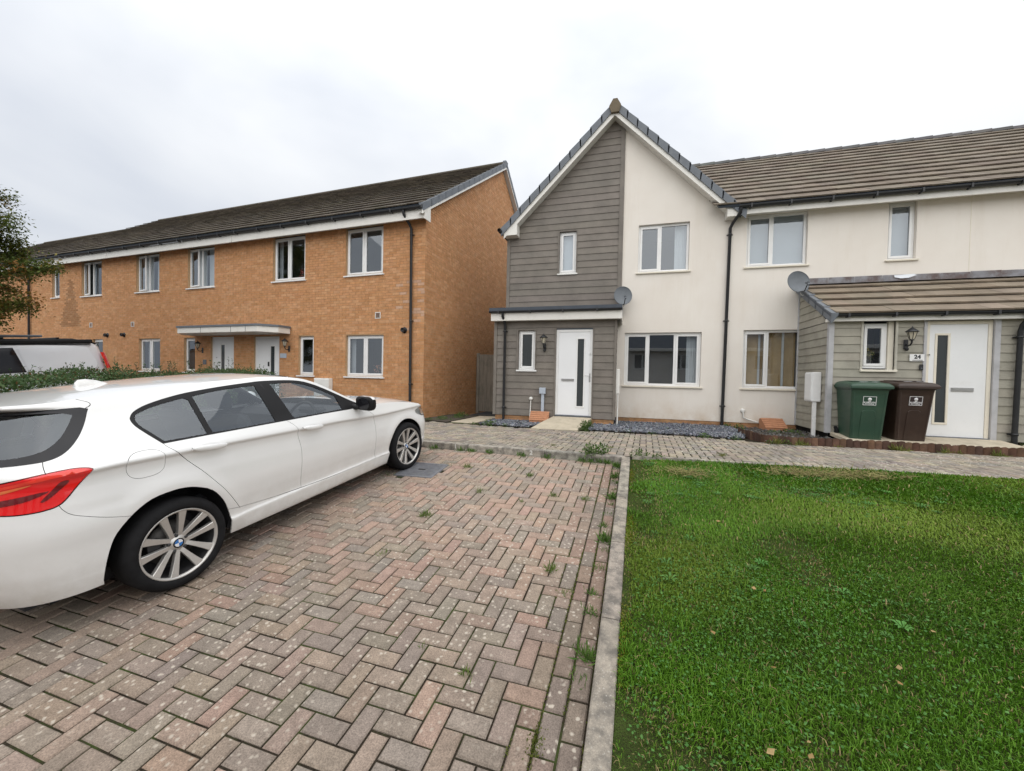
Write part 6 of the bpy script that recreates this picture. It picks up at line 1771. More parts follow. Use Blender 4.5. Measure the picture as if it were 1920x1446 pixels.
for sd in (1, -1):
    mr = MB(); Mm = Matrix.Translation((1.80, -.965 * sd, 1.045)) @ Matrix.Diagonal((1, sd, 1, 1))
    prof = []
    P, F = [], []
    for i in range(9):
        t_ = i / 8; y = lerp(.10, -.115, t_); hh = .078 * (1 - (abs(t_ - .48) / .60) ** 7); dd = .085 * (1 - (abs(t_ - .40) / .72) ** 3.5)
        for k in range(14):
            an = 2 * math.pi * k / 14; P.append((.02 + dd * math.copysign(abs(math.cos(an)) ** .55, math.cos(an)) * (1 if math.cos(an) > 0 else .45), y, hh * math.copysign(abs(math.sin(an)) ** .55, math.sin(an)) - .01 * t_))
    for i in range(8):
        for k in range(14): F.append((i * 14 + k, i * 14 + (k + 1) % 14, (i + 1) * 14 + (k + 1) % 14, (i + 1) * 14 + k))
    F += [tuple(range(13, -1, -1)), tuple(range(len(P) - 14, len(P)))]
    P = [tuple(Mm @ Vector(p)) for p in P]
    if sd < 0: F = [f_[::-1] for f_ in F]
    upper = [f_ for f_ in F if sum(P[i][2] for i in f_) / len(f_) > 1.035 and sum(P[i][0] for i in f_) / len(f_) > 1.815]
    lower = [f_ for f_ in F if f_ not in upper]
    m = MB(); m.add(P, lower, True); mi = m.build('door_mirror', M('satin_black'), car)
    m = MB(); m.add([tuple(Vector(p) + Vector((.0015, 0, .0015))) for p in P], upper, True); m.build('mirror_cap', M('car_paint'), mi)
    m = MB(); P2 = [(1.781, (-.965 + .085 * math.cos(t_) * .95 - .008) * sd, 1.040 + .066 * math.sin(t_)) for t_ in np.linspace(0, 2 * math.pi, 20, endpoint=False)]
    m.add(P2, [tuple(range(20))], False); m.build('mirror_glass', M('gloss_black'), mi)
    m = MB(); m.tube([(1.80, -.80 * sd, 1.00), (1.80, -.86 * sd, .995), (1.805, -.90 * sd, 1.0)], [.035, .028, .026], 10); m.build('mirror_arm', M('satin_black'), mi)
# wheels
def wheel(ax, sd):
    w = empty('wheel', (ax, -.775 * sd, .318), parent=car); w.rotation_euler = (R(90), 0, 0)
    if sd < 0: w.rotation_euler = (R(-90), 0, 0)
    if ax > 1: w.rotation_euler.z = R(-2) * sd
    m = MB(); prof = [(.236, -.100), (.246, -.112), (.266, -.116), (.292, -.108), (.308, -.092), (.317, -.070), (.318, -.03), (.318, .03), (.317, .070), (.308, .092), (.292, .108), (.266, .114), (.252, .110), (.243, .100), (.236, .088)]
    m.lathe(prof, 64); m.build('tyre', M('tyre'), w)
    m = MB(); m.lathe([(.238, .092), (.244, .100), (.2435, .103), (.238, .104), (.230, .098), (.226, .086)], 64); rim = m.build('rim', M('alloy'), w)
    m = MB(); m.lathe([(.226, .086), (.222, .03), (.216, -.09)], 48); m.build('rim_barrel', M('alloy_dark'), rim)  # barrel coloured dark to paint in the shade behind the spokes
    for k in range(5):
        for s_ in (-1, 1):
            m = MB(); a0 = 2 * math.pi * k / 5 + R(90 + 6) ; P = []
            for (r_, off, wd, h_) in ((.040, .021, .016, .062), (.078, .030, .0155, .071), (.125, .040, .018, .080), (.18, .052, .0225, .089), (.218, .060, .027, .095), (.232, .062, .029, .096)):
                for (dx, dh) in ((-wd * .9, -.035), (-wd, -.004), (-wd * .85, 0), (wd * .85, 0), (wd, -.004), (wd * .9, -.035)):
                    x, y = r_, off * s_ + dx
                    P.append((x * math.cos(a0) - y * math.sin(a0), x * math.sin(a0) + y * math.cos(a0), h_ + dh))
            m.add(P, [(i * 6 + q, (i + 1) * 6 + q, (i + 1) * 6 + q + 1, i * 6 + q + 1) for i in range(5) for q in range(5)], False); m.build('spoke', M('alloy'), rim)
    m = MB(); m.lathe([(.066, .02), (.064, .056), (.058, .063), (.036, .066), (.034, .069), (0, .069)], 30); m.build('hub', M('alloy'), rim)
    for k in range(5):
        a0 = 2 * math.pi * k / 5 + R(90 + 6 + 0)
        m = MB(); m.lathe([(.0, .064), (.010, .064), (.0115, .062), (.0115, .05)], 10, Matrix.Translation((.056 * math.cos(a0), .056 * math.sin(a0), .005))); m.build('wheel_bolt', M('alloy_dark'), rim)
    m = MB(); m.lathe([(.034, .0695), (.034, .0715), (.026, .0722)], 32); bd = m.build('badge_ring', M('gloss_black'), rim)
    for k in range(4):
        m = MB(); pts = [(0, 0, .0724)] + [(.0255 * math.cos(t_), .0255 * math.sin(t_), .0722) for t_ in np.linspace(k * math.pi / 2, (k + 1) * math.pi / 2, 8)]
        m.add(pts, [(0, i, i + 1) for i in range(1, 8)]); m.build('badge_quarter', M('badge_blue' if k % 2 else 'badge_white'), bd)
    m = MB(); m.lathe([(.05, .0), (.155, .0), (.155, -.02), (.05, -.02)], 40); m.build('brake_disc', M('disc_steel'), w)
    m = MB(); m.lathe([(.05, .002), (.07, .03), (.045, .035), (0, .035)], 24); m.box(-.16, -.09, -.05, .07, -.03, .03); m.build('brake_caliper', M('alloy_dark'), w)
    m = MB(); m.lathe([(.215, -.085), (0, -.085)], 32); m.build('barrel_back', M('cabin_dark'), w)
for ax in (0.0, 2.69):
    for sd in (1, -1): wheel(ax, sd)
# cabin
def seat(x, y, rear=False):
    s_ = empty('seat', (x, y, .30), parent=car)
    m = MB(); m.bbox(-.24, .28, -.25, .25, .10, .26, .05); m.build('cushion', M('seat_cloth'), s_)
    Mb = Matrix.Translation((-.20, 0, .22)) @ Matrix.Rotation(R(-20), 4, 'Y')
    m = MB(); m.bbox(-.06, .06, -.25, .25, 0, .62, .045, M=Mb); m.build('backrest', M('seat_cloth'), s_)
    Mh = Mb @ Matrix.Translation((.01, 0, .66))
    m = MB(); m.bbox(-.045, .045, -.14, .14, 0, .19, .04, M=Mh); m.tube([tuple(Mh @ Vector((0, q, .02))) for q in (-.06,)] + [tuple(Mh @ Vector((0, -.06, -.08)))], .008, 6); m.build('headrest', M('seat_cloth'), s_)
seat(1.12, -.36); seat(1.12, .36)
m = MB(); Mb = Matrix.Translation((.13, 0, .46)) @ Matrix.Rotation(R(-24), 4, 'Y')
m.bbox(-.06, .06, -.60, .60, 0, .56, .05, M=Mb); m.bbox(.12, .62, -.60, .60, .36, .52, .04); rs = m.build('rear_seat', M('seat_cloth'), car)
for y in (-.36, .36, 0):
    m = MB(); m.bbox(-.04, .04, -.13, .13, .58, .72, .035, M=Mb @ Matrix.Translation((0, y, 0))); m.build('headrest', M('seat_cloth'), rs)
m = MB(); m.bbox(-.55, .02, -.58, .58, .96, .985, .01); m.build('parcel_shelf', M('cabin_dark'), car)
m = MB(); P = []
for y in (-.74, .74): P += [(1.60, y, .70), (1.58, y, .90), (1.66, y, .965), (1.95, y, .975), (2.05, y, .90), (2.05, y, .6)]
m.add(P, [(k, (k + 1) % 6, 6 + (k + 1) % 6, 6 + k) for k in range(6)] + [(5, 4, 3, 2, 1, 0), (6, 7, 8, 9, 10, 11)]); m.bbox(1.60, 1.72, -.52, -.18, .94, 1.01, .03); m.build('dashboard', M('cabin_dark'), car)
sw = empty('steering_wheel', (1.50, -.36, .90), parent=car); sw.rotation_euler = (0, R(-66), 0)
m = MB(); pts = [(.185 * math.cos(t_), .185 * math.sin(t_), 0) for t_ in np.linspace(0, 2 * math.pi, 33)]; m.tube(pts, .016, 8, cap=False); m.build('wheel_rim', M('satin_black'), sw)
m = MB(); m.bbox(-.06, .06, -.07, .07, -.02, .01, .015); m.bbox(-.015, .015, -.18, .18, -.01, .004, .003); m.bbox(-.18, 0, -.012, .012, -.01, .004, .003); m.build('wheel_boss', M('cabin_dark'), sw)
m = MB(); m.bbox(1.30, 1.34, -.11, .11, 1.27, 1.33, .012); m.tube([(1.34, 0, 1.33), (1.40, 0, 1.37)], .012, 6); m.build('interior_mirror', M('satin_black'), car)
m = MB(); m.box(-.30, 1.25, -.52, .52, 1.375, 1.385); m.build('headlining', M('blind'), car)
for sd in (1, -1):
    m = MB(); m.tube([(1.0, -.78 * sd, .95), (.93, -.73 * sd, 1.12), (.86, -.62 * sd, 1.34)], .035, 8); m.tube([(1.86, -.74 * sd, .99), (1.55, -.66 * sd, 1.19), (1.25, -.58 * sd, 1.34)], .028, 8); m.build('inner_pillar', M('cabin_dark'), car)

# ================================================================== THINGS ABOUT THE HOUSES
def bw(u, z, off=0.0):
    n_ = Vector((-math.sin(BA), math.cos(BA), 0)); p = BC + be * u + n_ * off; return (p.x, p.y, z)

# ---------------- wall lanterns
def lantern(loc, rz, label, pir=True):
    """origin on the wall at the back plate; the lantern stands out along local -y"""
    l = empty('wall_lamp', loc, rz); tag(l, label, 'lamp', 'black coach lamps on the house walls')
    m = MB(); m.bbox(-.035, .035, -.022, 0, -.12, .06, .008); m.build('back_plate', M('black_plastic'), l)
    m = MB(); m.tube([(0, -.02, -.03), (0, -.07, -.06), (0, -.13, -.055), (0, -.165, -.01), (0, -.165, .03)], [.014, .012, .011, .013, .016], 8); m.lathe([(0, .028), (.034, .03), (.036, .042), (.028, .05)], 14, Matrix.Translation((0, -.165, 0))); m.build('arm', M('black_plastic'), l)
    m = MB(); n_ = 6
    def ring(r_, z): return [(r_ * math.cos(2 * math.pi * k / n_ + .3), -.165 + r_ * math.sin(2 * math.pi * k / n_ + .3), z) for k in range(n_)]
    a, b = ring(.034, .052), ring(.072, .185)
    for k in range(n_):
        k2 = (k + 1) % n_
        g = MB(); g.quad(a[k], a[k2], b[k2], b[k]); g.build('lamp_pane', M('lamp_glass'), l)
        m.tube([a[k], b[k]], .0055, 5)
    m.build('cage', M('black_plastic'), l)
    m = MB(); m.lathe([(.078, .180), (.098, .186), (.096, .194), (.070, .215), (.045, .240), (.022, .256), (.010, .262), (.012, .275), (.006, .288), (0, .290)], 18, Matrix.Translation((0, -.165, 0))); m.build('cap', M('black_plastic'), l)
    if pir:
        m = MB(); m.lathe([(.028, 0), (.028, -.03), (.020, -.048), (0, -.055)], 12, Matrix.Translation((0, -.04, -.10))); m.build('sensor', M('black_plastic'), l)
    return l
lantern((-1.92, HY + PY - .026, 2.33), 0, 'black lantern between the small window and the white door of the grey porch')
lantern((4.99, HY + QY - .026, 2.33), 0, 'black lantern above the number plate on the sage porch')
lantern(bw(-8.52, 2.26, -.002), BA, 'black lantern at the far end of the brick house canopy', False)
lantern(bw(-4.70, 2.30, -.002), BA, 'black lantern near the end of the canopy, beside a narrow window', False)

# ---------------- satellite dishes
def dish(name_loc, aim, label, wallpt):
    d = empty('satellite_dish', name_loc); tag(d, label, 'satellite dish', 'grey satellite dishes')
    n_ = Vector(aim).normalized(); q = n_.to_track_quat('Z', 'Y').to_matrix().to_4x4()
    P, F = [], []
    for i in range(9):
        r_ = i / 8
        for k in range(36):
            t_ = 2 * math.pi * k / 36; P.append((.215 * r_ * math.cos(t_), .245 * r_ * math.sin(t_), .055 * r_ * r_ - .055))
    for i in range(8):
        for k in range(36): F.append((i * 36 + k, i * 36 + (k + 1) % 36, (i + 1) * 36 + (k + 1) % 36, (i + 1) * 36 + k))
    m = MB(); m.add([tuple(q @ Vector(p)) for p in P], F, True)
    rim = [q @ Vector((.215 * math.cos(t_), .245 * math.sin(t_), 0)) for t_ in np.linspace(0, 2 * math.pi, 37)]
    m.tube(rim, .007, 6, cap=False); m.build('reflector', M('dish_mesh'), d)
    m = MB(); m.tube([q @ Vector((0, -.235, -.01)), q @ Vector((0, -.30, .16)), q @ Vector((0, -.21, .30))], .010, 8); m.build('arm', M('black_plastic'), d)
    m = MB(); c_ = q @ Vector((0, -.19, .31)); m.tube([c_, c_ + (q @ Vector((0, .03, -.05)))], [.03, .026], 12); m.tube([c_ + (q @ Vector((0, -.02, .0))), c_ + (q @ Vector((0, -.06, .03)))], .02, 8); m.build('receiver', M('grey_plastic'), d)
    w_ = Vector(wallpt) - Vector(name_loc)
    m = MB(); m.tube([q @ Vector((0, 0, -.06)), q @ Vector((0, -.04, -.11)), w_ + Vector((0, -.05, 0)), w_], .017, 8); m.bbox(w_.x - .05, w_.x + .05, w_.y - .008, w_.y + .004, w_.z - .09, w_.z + .09, .003); m.build('bracket', M('grey_plastic'), d)
    m = MB(); m.tube([q @ Vector((.02, -.2, -.05)), q @ Vector((.05, -.3, -.04)), w_ + Vector((0, -.06, -.12)), w_ + Vector((.02, -.01, -.05))], .006, 6); m.build('cable', M('upvc_aged'), d)
simple('dish_mesh', (0.115, 0.13, 0.145), 0.45, 0.12, 9, spec=0.5)
dish((-.10, 10.20, 3.64), (.16, -.95, .26), 'grey satellite dish standing over the end of the grey porch roof', (-.12, 10.515, 3.55))
dish((3.56, 9.90, 3.74), (.12, -.96, .24), 'grey satellite dish at the upper corner of the sage porch roof', (3.92, 10.5, 3.66))

# ---------------- house number plate and bell push
sg = empty('number_plate', (5.165, HY + QY - .030, 2.055)); tag(sg, 'white plate with the number 24 beside the white door', 'sign')
simple('ink', (0.012, 0.014, 0.018), 0.5, 0.05, 10)
m = MB(); m.bbox(-.11, .11, -.008, 0, -.065, .065, .004); m.build('plate', M('upvc'), sg)
text_obj('numerals', '24', .098, M('ink'), sg, (.005, -.0095, .014), (R(90), 0, 0), bold=.004)
m = MB(); m.box(-.07, .085, -.0095, -.008, -.05, -.040); m.build('street_line', M('ink'), sg)
bl = empty('bell_push', (5.232, HY + QY - .028, 1.88)); tag(bl, 'small black bell push below the number plate', 'doorbell')
m = MB(); m.bbox(-.028, .028, -.02, 0, -.052, .052, .005); m.build('case', M('black_plastic'), bl)
m = MB(); m.lathe([(0, .026), (.012, .025), (.013, .02)], 14, Matrix.Translation((0, 0, -.02)) @ Matrix.Rotation(R(90), 4, 'X')); m.build('button', M('grey_plastic'), bl)
sg2 = empty('number_plate', bw(-4.94, 2.06, -.003), BA); tag(sg2, 'small grey plate beside the near brick house door', 'sign')
m = MB(); m.bbox(-.13, .13, -.012, 0, -.07, .07, .004); m.build('plate', M('grey_light') if 'grey_light' in MATS else M('upvc_aged'), sg2)

# ---------------- meter box on the sage porch side, terracotta gas boxes, overflow pipe
mbx = empty('meter_cabinet', (3.76, 9.46, 1.47)); tag(mbx, 'tall white meter cabinet on a post at the side of the sage porch', 'meter box')
m = MB(); m.bbox(-.12, .04, -.17, .17, -.30, .30, .012); m.build('cabinet', M('upvc'), mbx)
m = MB(); m.bbox(-.132, -.118, -.15, .15, -.275, .275, .006); m.build('cabinet_door', M('upvc'), mbx)
m = MB(); m.bbox(-.085, -.025, -.15, -.09, -1.03, -.30, .005); m.build('conduit', M('upvc'), mbx)
def gas_box(loc, rz, label):
    g = empty('gas_box', loc, rz); tag(g, label, 'gas box', 'terracotta gas boxes')
    m = MB(); m.prism([(-.20, 0), (.16, 0), (.16, .24), (.08, .255), (-.20, .06)], -.22, .22, axis='x'); m.build('box', M('terracotta'), g)
    m = MB()
    for k in range(5):
        t_ = k / 5; a = Vector((0, -.205 + .285 * t_, .064 + .199 * t_)); b = Vector((0, -.205 + .285 * (t_ + .17), .064 + .199 * (t_ + .17)))
        n_ = Vector((0, -.57, .82)) * .010
        q = MB(); c_ = [(-.23, *(a)[1:]), (.23, *(a)[1:]), (.23, *(b)[1:]), (-.23, *(b)[1:])]
        c2 = [(p[0], p[1] + n_.y, p[2] + n_.z) for p in c_]
        q.add(c_ + c2, [(4, 5, 6, 7), (0, 1, 5, 4), (1, 2, 6, 5), (2, 3, 7, 6), (3, 0, 4, 7)]); q.build('lid_course', M('terracotta'), g)
gas_box((-1.98, 9.36, .455), R(4), 'terracotta gas box at the foot of the grey porch')
gas_box((3.28, 10.28, .455), R(6), 'terracotta gas box below the white house window')
m = MB(); m.lathe([(0, .05), (.045, .048), (.05, .02), (.05, 0)], 14, Matrix.Translation((2.72, HY - .002, .86)) @ Matrix.Rotation(R(90), 4, 'X')); m.tube([(2.72, HY - .045, .85), (2.73, HY - .05, .70), (2.82, HY - .06, .66), (3.02, HY - .08, .60)], .016, 8)
tag(m.build('waste_pipe', M('upvc_aged')), 'white waste pipe curving down the wall to the gas box', 'pipe')

# ---------------- wooden side gate
gt = empty('side_gate', (-4.15, 12.9, .27)); tag(gt, 'weathered grey wooden gate between the brick gable and the grey house', 'gate')
m = MB(); m.bbox(-.86, -.76, -.05, .05, 0, 2.09, .006); m.build('post', M('gate_wood'), gt)
m = MB(); m.bbox(.80, .90, -.05, .05, 0, 2.09, .006); m.build('post', M('gate_wood'), gt)
x = -.755
while x < .79:
    m = MB(); h_ = 2.05 + random.uniform(-.008, .008); m.bbox(x, x + .138, -.03, -.010, .06, h_, .003); m.build('board', M('gate_wood'), gt); x += .1415
for z in (.3, 1.05, 1.8):
    m = MB(); m.bbox(-.755, .79, -.009, .03, z, z + .09, .004); m.build('rail', M('gate_wood'), gt)

# ---------------- log roll edging
tinted('log_wood', rough=.85, var=.18, fine=120, scale=25, bump=.4, blot=((0.05, 0.03, 0.022), 6, .45, .7, .6))
le = empty('log_edging', (0, 0, 0)); tag(le, 'low edging of short brown upright logs round the bed by the bins', 'edging')
run = [(2.30, 9.15), (2.36, 8.55), (2.45, 7.92), (2.60, 7.86), (4.1, 7.88), (6.02, 7.80)]
acc = []
for (a, b) in zip(run[:-1], run[1:]):
    L_ = math.hypot(b[0] - a[0], b[1] - a[1]); n_ = max(1, round(L_ / .098))
    for k in range(n_): acc.append((lerp(a[0], b[0], (k + .5) / n_), lerp(a[1], b[1], (k + .5) / n_), math.atan2(b[1] - a[1], b[0] - a[0])))
for (x, y, an) in acc:
    h_ = .140 + random.uniform(-.010, .014); r_ = .0515; m = MB(); m.cur = vary(random.choice([(0.125, 0.068, 0.043), (0.100, 0.053, 0.035), (0.150, 0.085, 0.055), (0.082, 0.046, 0.033)]), .15)
    z0 = Fp(x, y) - .03
    Mx = Matrix.Translation((x, y, z0)) @ Matrix.Rotation(an, 4, 'Z') @ Matrix.Rotation(random.gauss(0, .025), 4, 'Y') @ Matrix.Rotation(random.gauss(0, .03), 4, 'X')
    # rounded top: half-round face towards the path
    pr = []
    for k in range(9):
        t_ = math.pi * k / 8; pr.append((-r_ * math.cos(t_), -r_ * .5 * math.sin(t_)))
    pr += [(r_, .015), (-r_, .015)]
    N_ = len(pr); P = [(p[0], p[1], 0) for p in pr] + [(p[0], p[1], h_ + .03 - .35 * p[0] * p[0] / r_) for p in pr]
    P = [tuple(Mx @ Vector(p)) for p in P]
    m.add(P, [(k, (k + 1) % N_, N_ + (k + 1) % N_, N_ + k) for k in range(N_)] + [tuple(range(N_, 2 * N_))]); m.build('log', M('log_wood'), le)

# ---------------- wheelie bins
simple('bin_green', (0.027, 0.066, 0.041), 0.42, 0.10, 6, dirt=((0.07, 0.10, 0.06), 5, .5, .8, .4))
simple('bin_brown', (0.036, 0.020, 0.014), 0.42, 0.10, 6, dirt=((0.085, 0.055, 0.04), 5, .5, .8, .4))
simple('sticker_white', (0.78, 0.78, 0.78), 0.5, 0.03, 10)
def bin_(loc, rz, mat, label, sticker_bg):
    b = empty('wheelie_bin', loc, rz); b.scale = (1, 1, 1.055); tag(b, label, 'bin', 'wheelie bins')
    mm = M(mat)
    def rr(w, d, r_, z, yo=0.0, n_=5):
        out = []
        for (sx, sy, a0) in ((1, -1, -90), (1, 1, 0), (-1, 1, 90), (-1, -1, 180)):
            for k in range(n_):
                t_ = R(a0 + 90 * k / (n_ - 1)); out.append((sx * (w - r_) + r_ * math.cos(t_), sy * (d - r_) + r_ * math.sin(t_) + yo, z))
        return out
    rings = [rr(.222, .235, .03, 0.0, .02), rr(.228, .245, .035, .03, .02), rr(.243, .275, .035, .35, .01), rr(.262, .325, .035, .80, 0), rr(.268, .345, .035, .885, 0), rr(.285, .365, .04, .89, 0), rr(.287, .368, .04, .925, 0)]
    P = [p for r_ in rings for p in r_]; N_ = len(rings[0])
    F = [(i * N_ + k, i * N_ + (k + 1) % N_, (i + 1) * N_ + (k + 1) % N_, (i + 1) * N_ + k) for i in range(len(rings) - 1) for k in range(N_)] + [tuple(range(N_ - 1, -1, -1))]
    m = MB(); m.add(P, F, False); bo = m.build('body', mm, b)
    # raised arch panel on the front
    def fy(z): return -np.interp(z, [0, .03, .35, .80, .885], [.215, .225, .265, .325, .345])
    arch = [(-.115, .02), (-.105, .45), (-.095, .52), (-.06, .545), (.06, .545), (.095, .52), (.105, .45), (.115, .02)]
    m = MB(); P = []
    for (x, z) in arch: P += [(x, fy(z) - .001, z), (x * .96, fy(z) - .009, z - .006 * (z > .1))]
    m.add(P, [(2 * k, 2 * k + 2, 2 * k + 3, 2 * k + 1) for k in range(len(arch) - 1)] + [tuple(2 * k + 1 for k in range(len(arch)))], False); m.build('front_panel', mm, b)
    # ribs down the front corners
    for s_ in (-1, 1):
        m = MB(); P = []
        for z in (.06, .84):
            w = np.interp(z, [0, .8], [.17, .215])
            P += [(s_ * w, fy(z) + .001, z), (s_ * (w + .016), fy(z) - .006, z), (s_ * (w + .032), fy(z) + .001, z)]
        m.add(P, [(0, 1, 4, 3), (1, 2, 5, 4)] if s_ > 0 else [(3, 4, 1, 0), (4, 5, 2, 1)]); m.build('rib', mm, b)
    # lid: shallow dome with a lip, hinge and handle at the back
    P = []
    sect = [(-.395, .925), (-.398, .955), (-.37, .985), (-.30, 1.005), (0, 1.025), (.22, 1.03), (.31, 1.01), (.36, .985), (.385, .94)]
    xsn = [-.302, -.30, -.27, -.2, 0, .2, .27, .30, .302]; ws = [0, .55, .9, 1, 1.03, 1, .9, .55, 0]
    for x, w in zip(xsn, ws):
        for (y, z) in sect: P.append((x, y, .925 + (z - .925) * w))
    n_ = len(sect); F = [(i * n_ + k, (i + 1) * n_ + k, (i + 1) * n_ + k + 1, i * n_ + k + 1) for i in range(len(xsn) - 1) for k in range(n_ - 1)]
    m = MB(); m.add(P, F, True); m.bbox(-.30, .30, -.40, -.385, .905, .945, .005); m.bbox(-.302, -.288, -.39, .37, .91, .94, .004); m.bbox(.288, .302, -.39, .37, .91, .94, .004); lid = m.build('lid', mm, b)
    m = MB(); m.bbox(-.21, .21, -.16, .16, 1.018, 1.036, .008); m.build('lid_panel', mm, lid)
    for (x, y, rx, ry) in ((-.05, -.20, .07, .03), (.12, -.19, .05, .028)):
        m = MB(); pts = [(x + rx * math.cos(t_), y + ry * math.sin(t_), 1.0405 - .0) for t_ in np.linspace(0, 2 * math.pi, 14, endpoint=False)]
        pts = [(p[0], p[1], .925 + (np.interp(p[1], [q[0] for q in sect], [q[1] for q in sect]) - .925) * 1.03 + .004) for p in pts]
        m.add(pts, [tuple(range(14))]); m.build('lid_sticker', M('sticker_white'), lid)
    m = MB(); m.tube([(-.29, .42, .93), (.29, .42, .93)], .016, 8); m.bbox(-.27, -.21, .35, .43, .90, .945, .006); m.bbox(.21, .27, .35, .43, .90, .945, .006); m.build('handle', mm, b)
    for s_ in (-1, 1):
        w = empty('wheel', (s_ * .265, .30, .10), parent=b); w.rotation_euler = (0, R(90), 0)
        m = MB(); m.lathe([(.055, -.025), (.09, -.026), (.10, -.018), (.10, .018), (.09, .026), (.055, .025)], 24); m.build('tyre', M('tyre'), w)
        m = MB(); m.lathe([(0, .02), (.02, .022), (.055, .012), (.055, -.012), (0, -.02)], 18); m.build('wheel_hub', M('black_plastic'), w)
    # council sticker on the front face
    tilt = math.atan2(.06, .45)
    st = empty('sticker', (0, fy(.70) - .006, .70), parent=b); st.rotation_euler = (R(0), 0, 0)
    st.rotation_euler = (tilt, 0, 0)
    m = MB(); m.box(-.088, .088, -.002, 0, -.068, .068); m.build('sticker_ground', M(sticker_bg), st)
    m = MB(); frame_box(m, -.095, .095, -.075, .075, -.003, 0, .007, .001); m.build('sticker_border', M('sticker_white'), st)
    m = MB(); m.lathe([(0, .0), (.027, 0), (.027, .002)], 18, Matrix.Translation((0, -.004, .028)) @ Matrix.Rotation(R(-90), 4, 'X')); m.box(-.020, .020, -.0036, -.002, -.010, .002); m.build('emblem', M('sticker_white'), st)
    text_obj('lettering', 'PLYMOUTH', .036, M('sticker_white'), st, (0, -.003, -.030), (R(90), 0, 0), bold=.0012, ext=.0004, sx=.88)
    text_obj('lettering', 'CITY COUNCIL', .019, M('sticker_white'), st, (0, -.003, -.054), (R(90), 0, 0), bold=.0006, ext=.0004)
    return b
simple('sticker_green', (0.018, 0.055, 0.032), 0.5, 0.05, 10); simple('sticker_dark', (0.03, 0.018, 0.018), 0.5, 0.05, 10)
bin_((4.19, 8.72, .515), R(-4), 'bin_green', 'green wheelie bin standing left of the brown one', 'sticker_green')
bin_((4.84, 8.78, .535), R(3), 'bin_brown', 'brown wheelie bin standing in front of the white door', 'sticker_dark')

# ---------------- flowers on window sills
def vase(loc, cols, label, r_=.12):
    v_ = empty('flowers', loc); tag(v_, label, 'flowers')
    m = MB(); m.lathe([(.0, 0), (.045, 0), (.055, .06), (.04, .13), (.05, .15)], 14); m.build('vase', M('clear_glass'), v_)
    n_ = 90; x = rng.normal(0, r_ * .5, n_); y = rng.normal(0, r_ * .35, n_); z = .22 + rng.normal(0, .05, n_)
    u = rng.random((n_, 1)); c = np.array(cols[0]) * (1 - u) + np.array(cols[1]) * u
    V, T, C = leaf_cloud(x, y, z, rng.uniform(.03, .06, n_), c, .9, .8); mesh_np('petals', V, T, M('leaf'), v_, colors=C)
    n_ = 70; x = rng.normal(0, r_ * .45, n_); y = rng.normal(0, r_ * .3, n_); z = .12 + rng.random(n_) * .12
    V, T, C = leaf_cloud(x, y, z, rng.uniform(.05, .1, n_), np.tile((.03, .07, .02), (n_, 1)), .8, .25, .8); mesh_np('stalks', V, T, M('leaf'), v_, colors=C)
vase(bw(-1.62, 1.52, .26), [(0.75, 0.30, 0.16), (0.80, 0.42, 0.28)], 'orange flowers in the lower window of the end brick house')
vase(bw(-4.45, 4.40, .26), [(0.70, 0.10, 0.10), (0.75, 0.25, 0.2)], 'red flowers in an upper window of the end brick house', .1)
vase((4.55, HY + QY + .22, 1.90), [(0.75, 0.60, 0.15), (0.85, 0.75, 0.35)], 'yellow flowers in the small window of the sage porch', .1)

# ================================================================== HEDGE, TREE, VAN
hd = empty('hedge', (-6.05, 2.5, Gb(-6.05, 2.5) - .1)); tag(hd, 'clipped green hedge running behind the parked white car', 'hedge')
loc = hd.location.copy()
def htop(y): return np.interp(y, [-1, 2.3, 3.4, 4.6, 5.3], [1.40, 1.44, 1.50, 1.55, 1.50])
m = MB(); ysn = np.linspace(-1.2, 5.2, 14); P = []
for y in ysn:
    zt = float(htop(y)) - .22; P += [(-6.42 - loc.x, y - loc.y, Gb(-6, y) - loc.z - .1), (-6.38 - loc.x, y - loc.y, zt - loc.z), (-5.85 - loc.x, y - loc.y, zt - loc.z), (-5.78 - loc.x, y - loc.y, Gb(-6, y) - loc.z - .1)]
m.add(P, [(4 * i + k, 4 * i + 4 + k, 4 * i + 5 + k, 4 * i + 1 + k) for i in range(13) for k in range(3)] + [(0, 1, 2, 3), (55, 54, 53, 52)])
simple('hedge_core', (0.012, 0.016, 0.007), 1.0, .4, 12); m.build('shaded_core', M('hedge_core'), hd)  # solid box, its dark colour stands for the shade inside the hedge
n = 52000
y = rng.uniform(-1.2, 5.35, n); face = rng.random(n)
zt = htop(y) + .06 * (vnoise(y, y * 0, 2.5, 41) - .5)
x = np.where(face < .62, rng.uniform(-6.55, -5.62, n), -5.62 + rng.normal(0, .05, n) - .06 * rng.random(n))
edge = np.clip((np.abs(x + 6.08) - .25) / .25, 0, 1) ** 2 * .12
z = np.where(face < .62, zt - edge - np.abs(rng.normal(0, .085, n)), rng.uniform(0.25, 1, n) ** .6 * (zt - .35) + .28)
bump_ = .10 * (vnoise(x * 1.0, y, 3.0, 42) - .5) + .05 * (vnoise(x, y, 9, 43) - .5)
z = z + bump_
u = rng.random((n, 1)); cols = np.array((0.035, 0.075, 0.024)) * (1 - u) + np.array((0.105, 0.165, 0.060)) * u
br = (rng.random(n) < .10)[:, None]; cols = np.where(br, np.array((0.13, 0.075, 0.03)) * rng.uniform(.6, 1.1, (n, 1)), cols)
V, T, C = leaf_cloud(x - loc.x, y - loc.y, z - loc.z, rng.uniform(.020, .042, n), cols, .7, .5, .25)
mesh_np('leaves', V, T, M('leaf'), hd, colors=C)
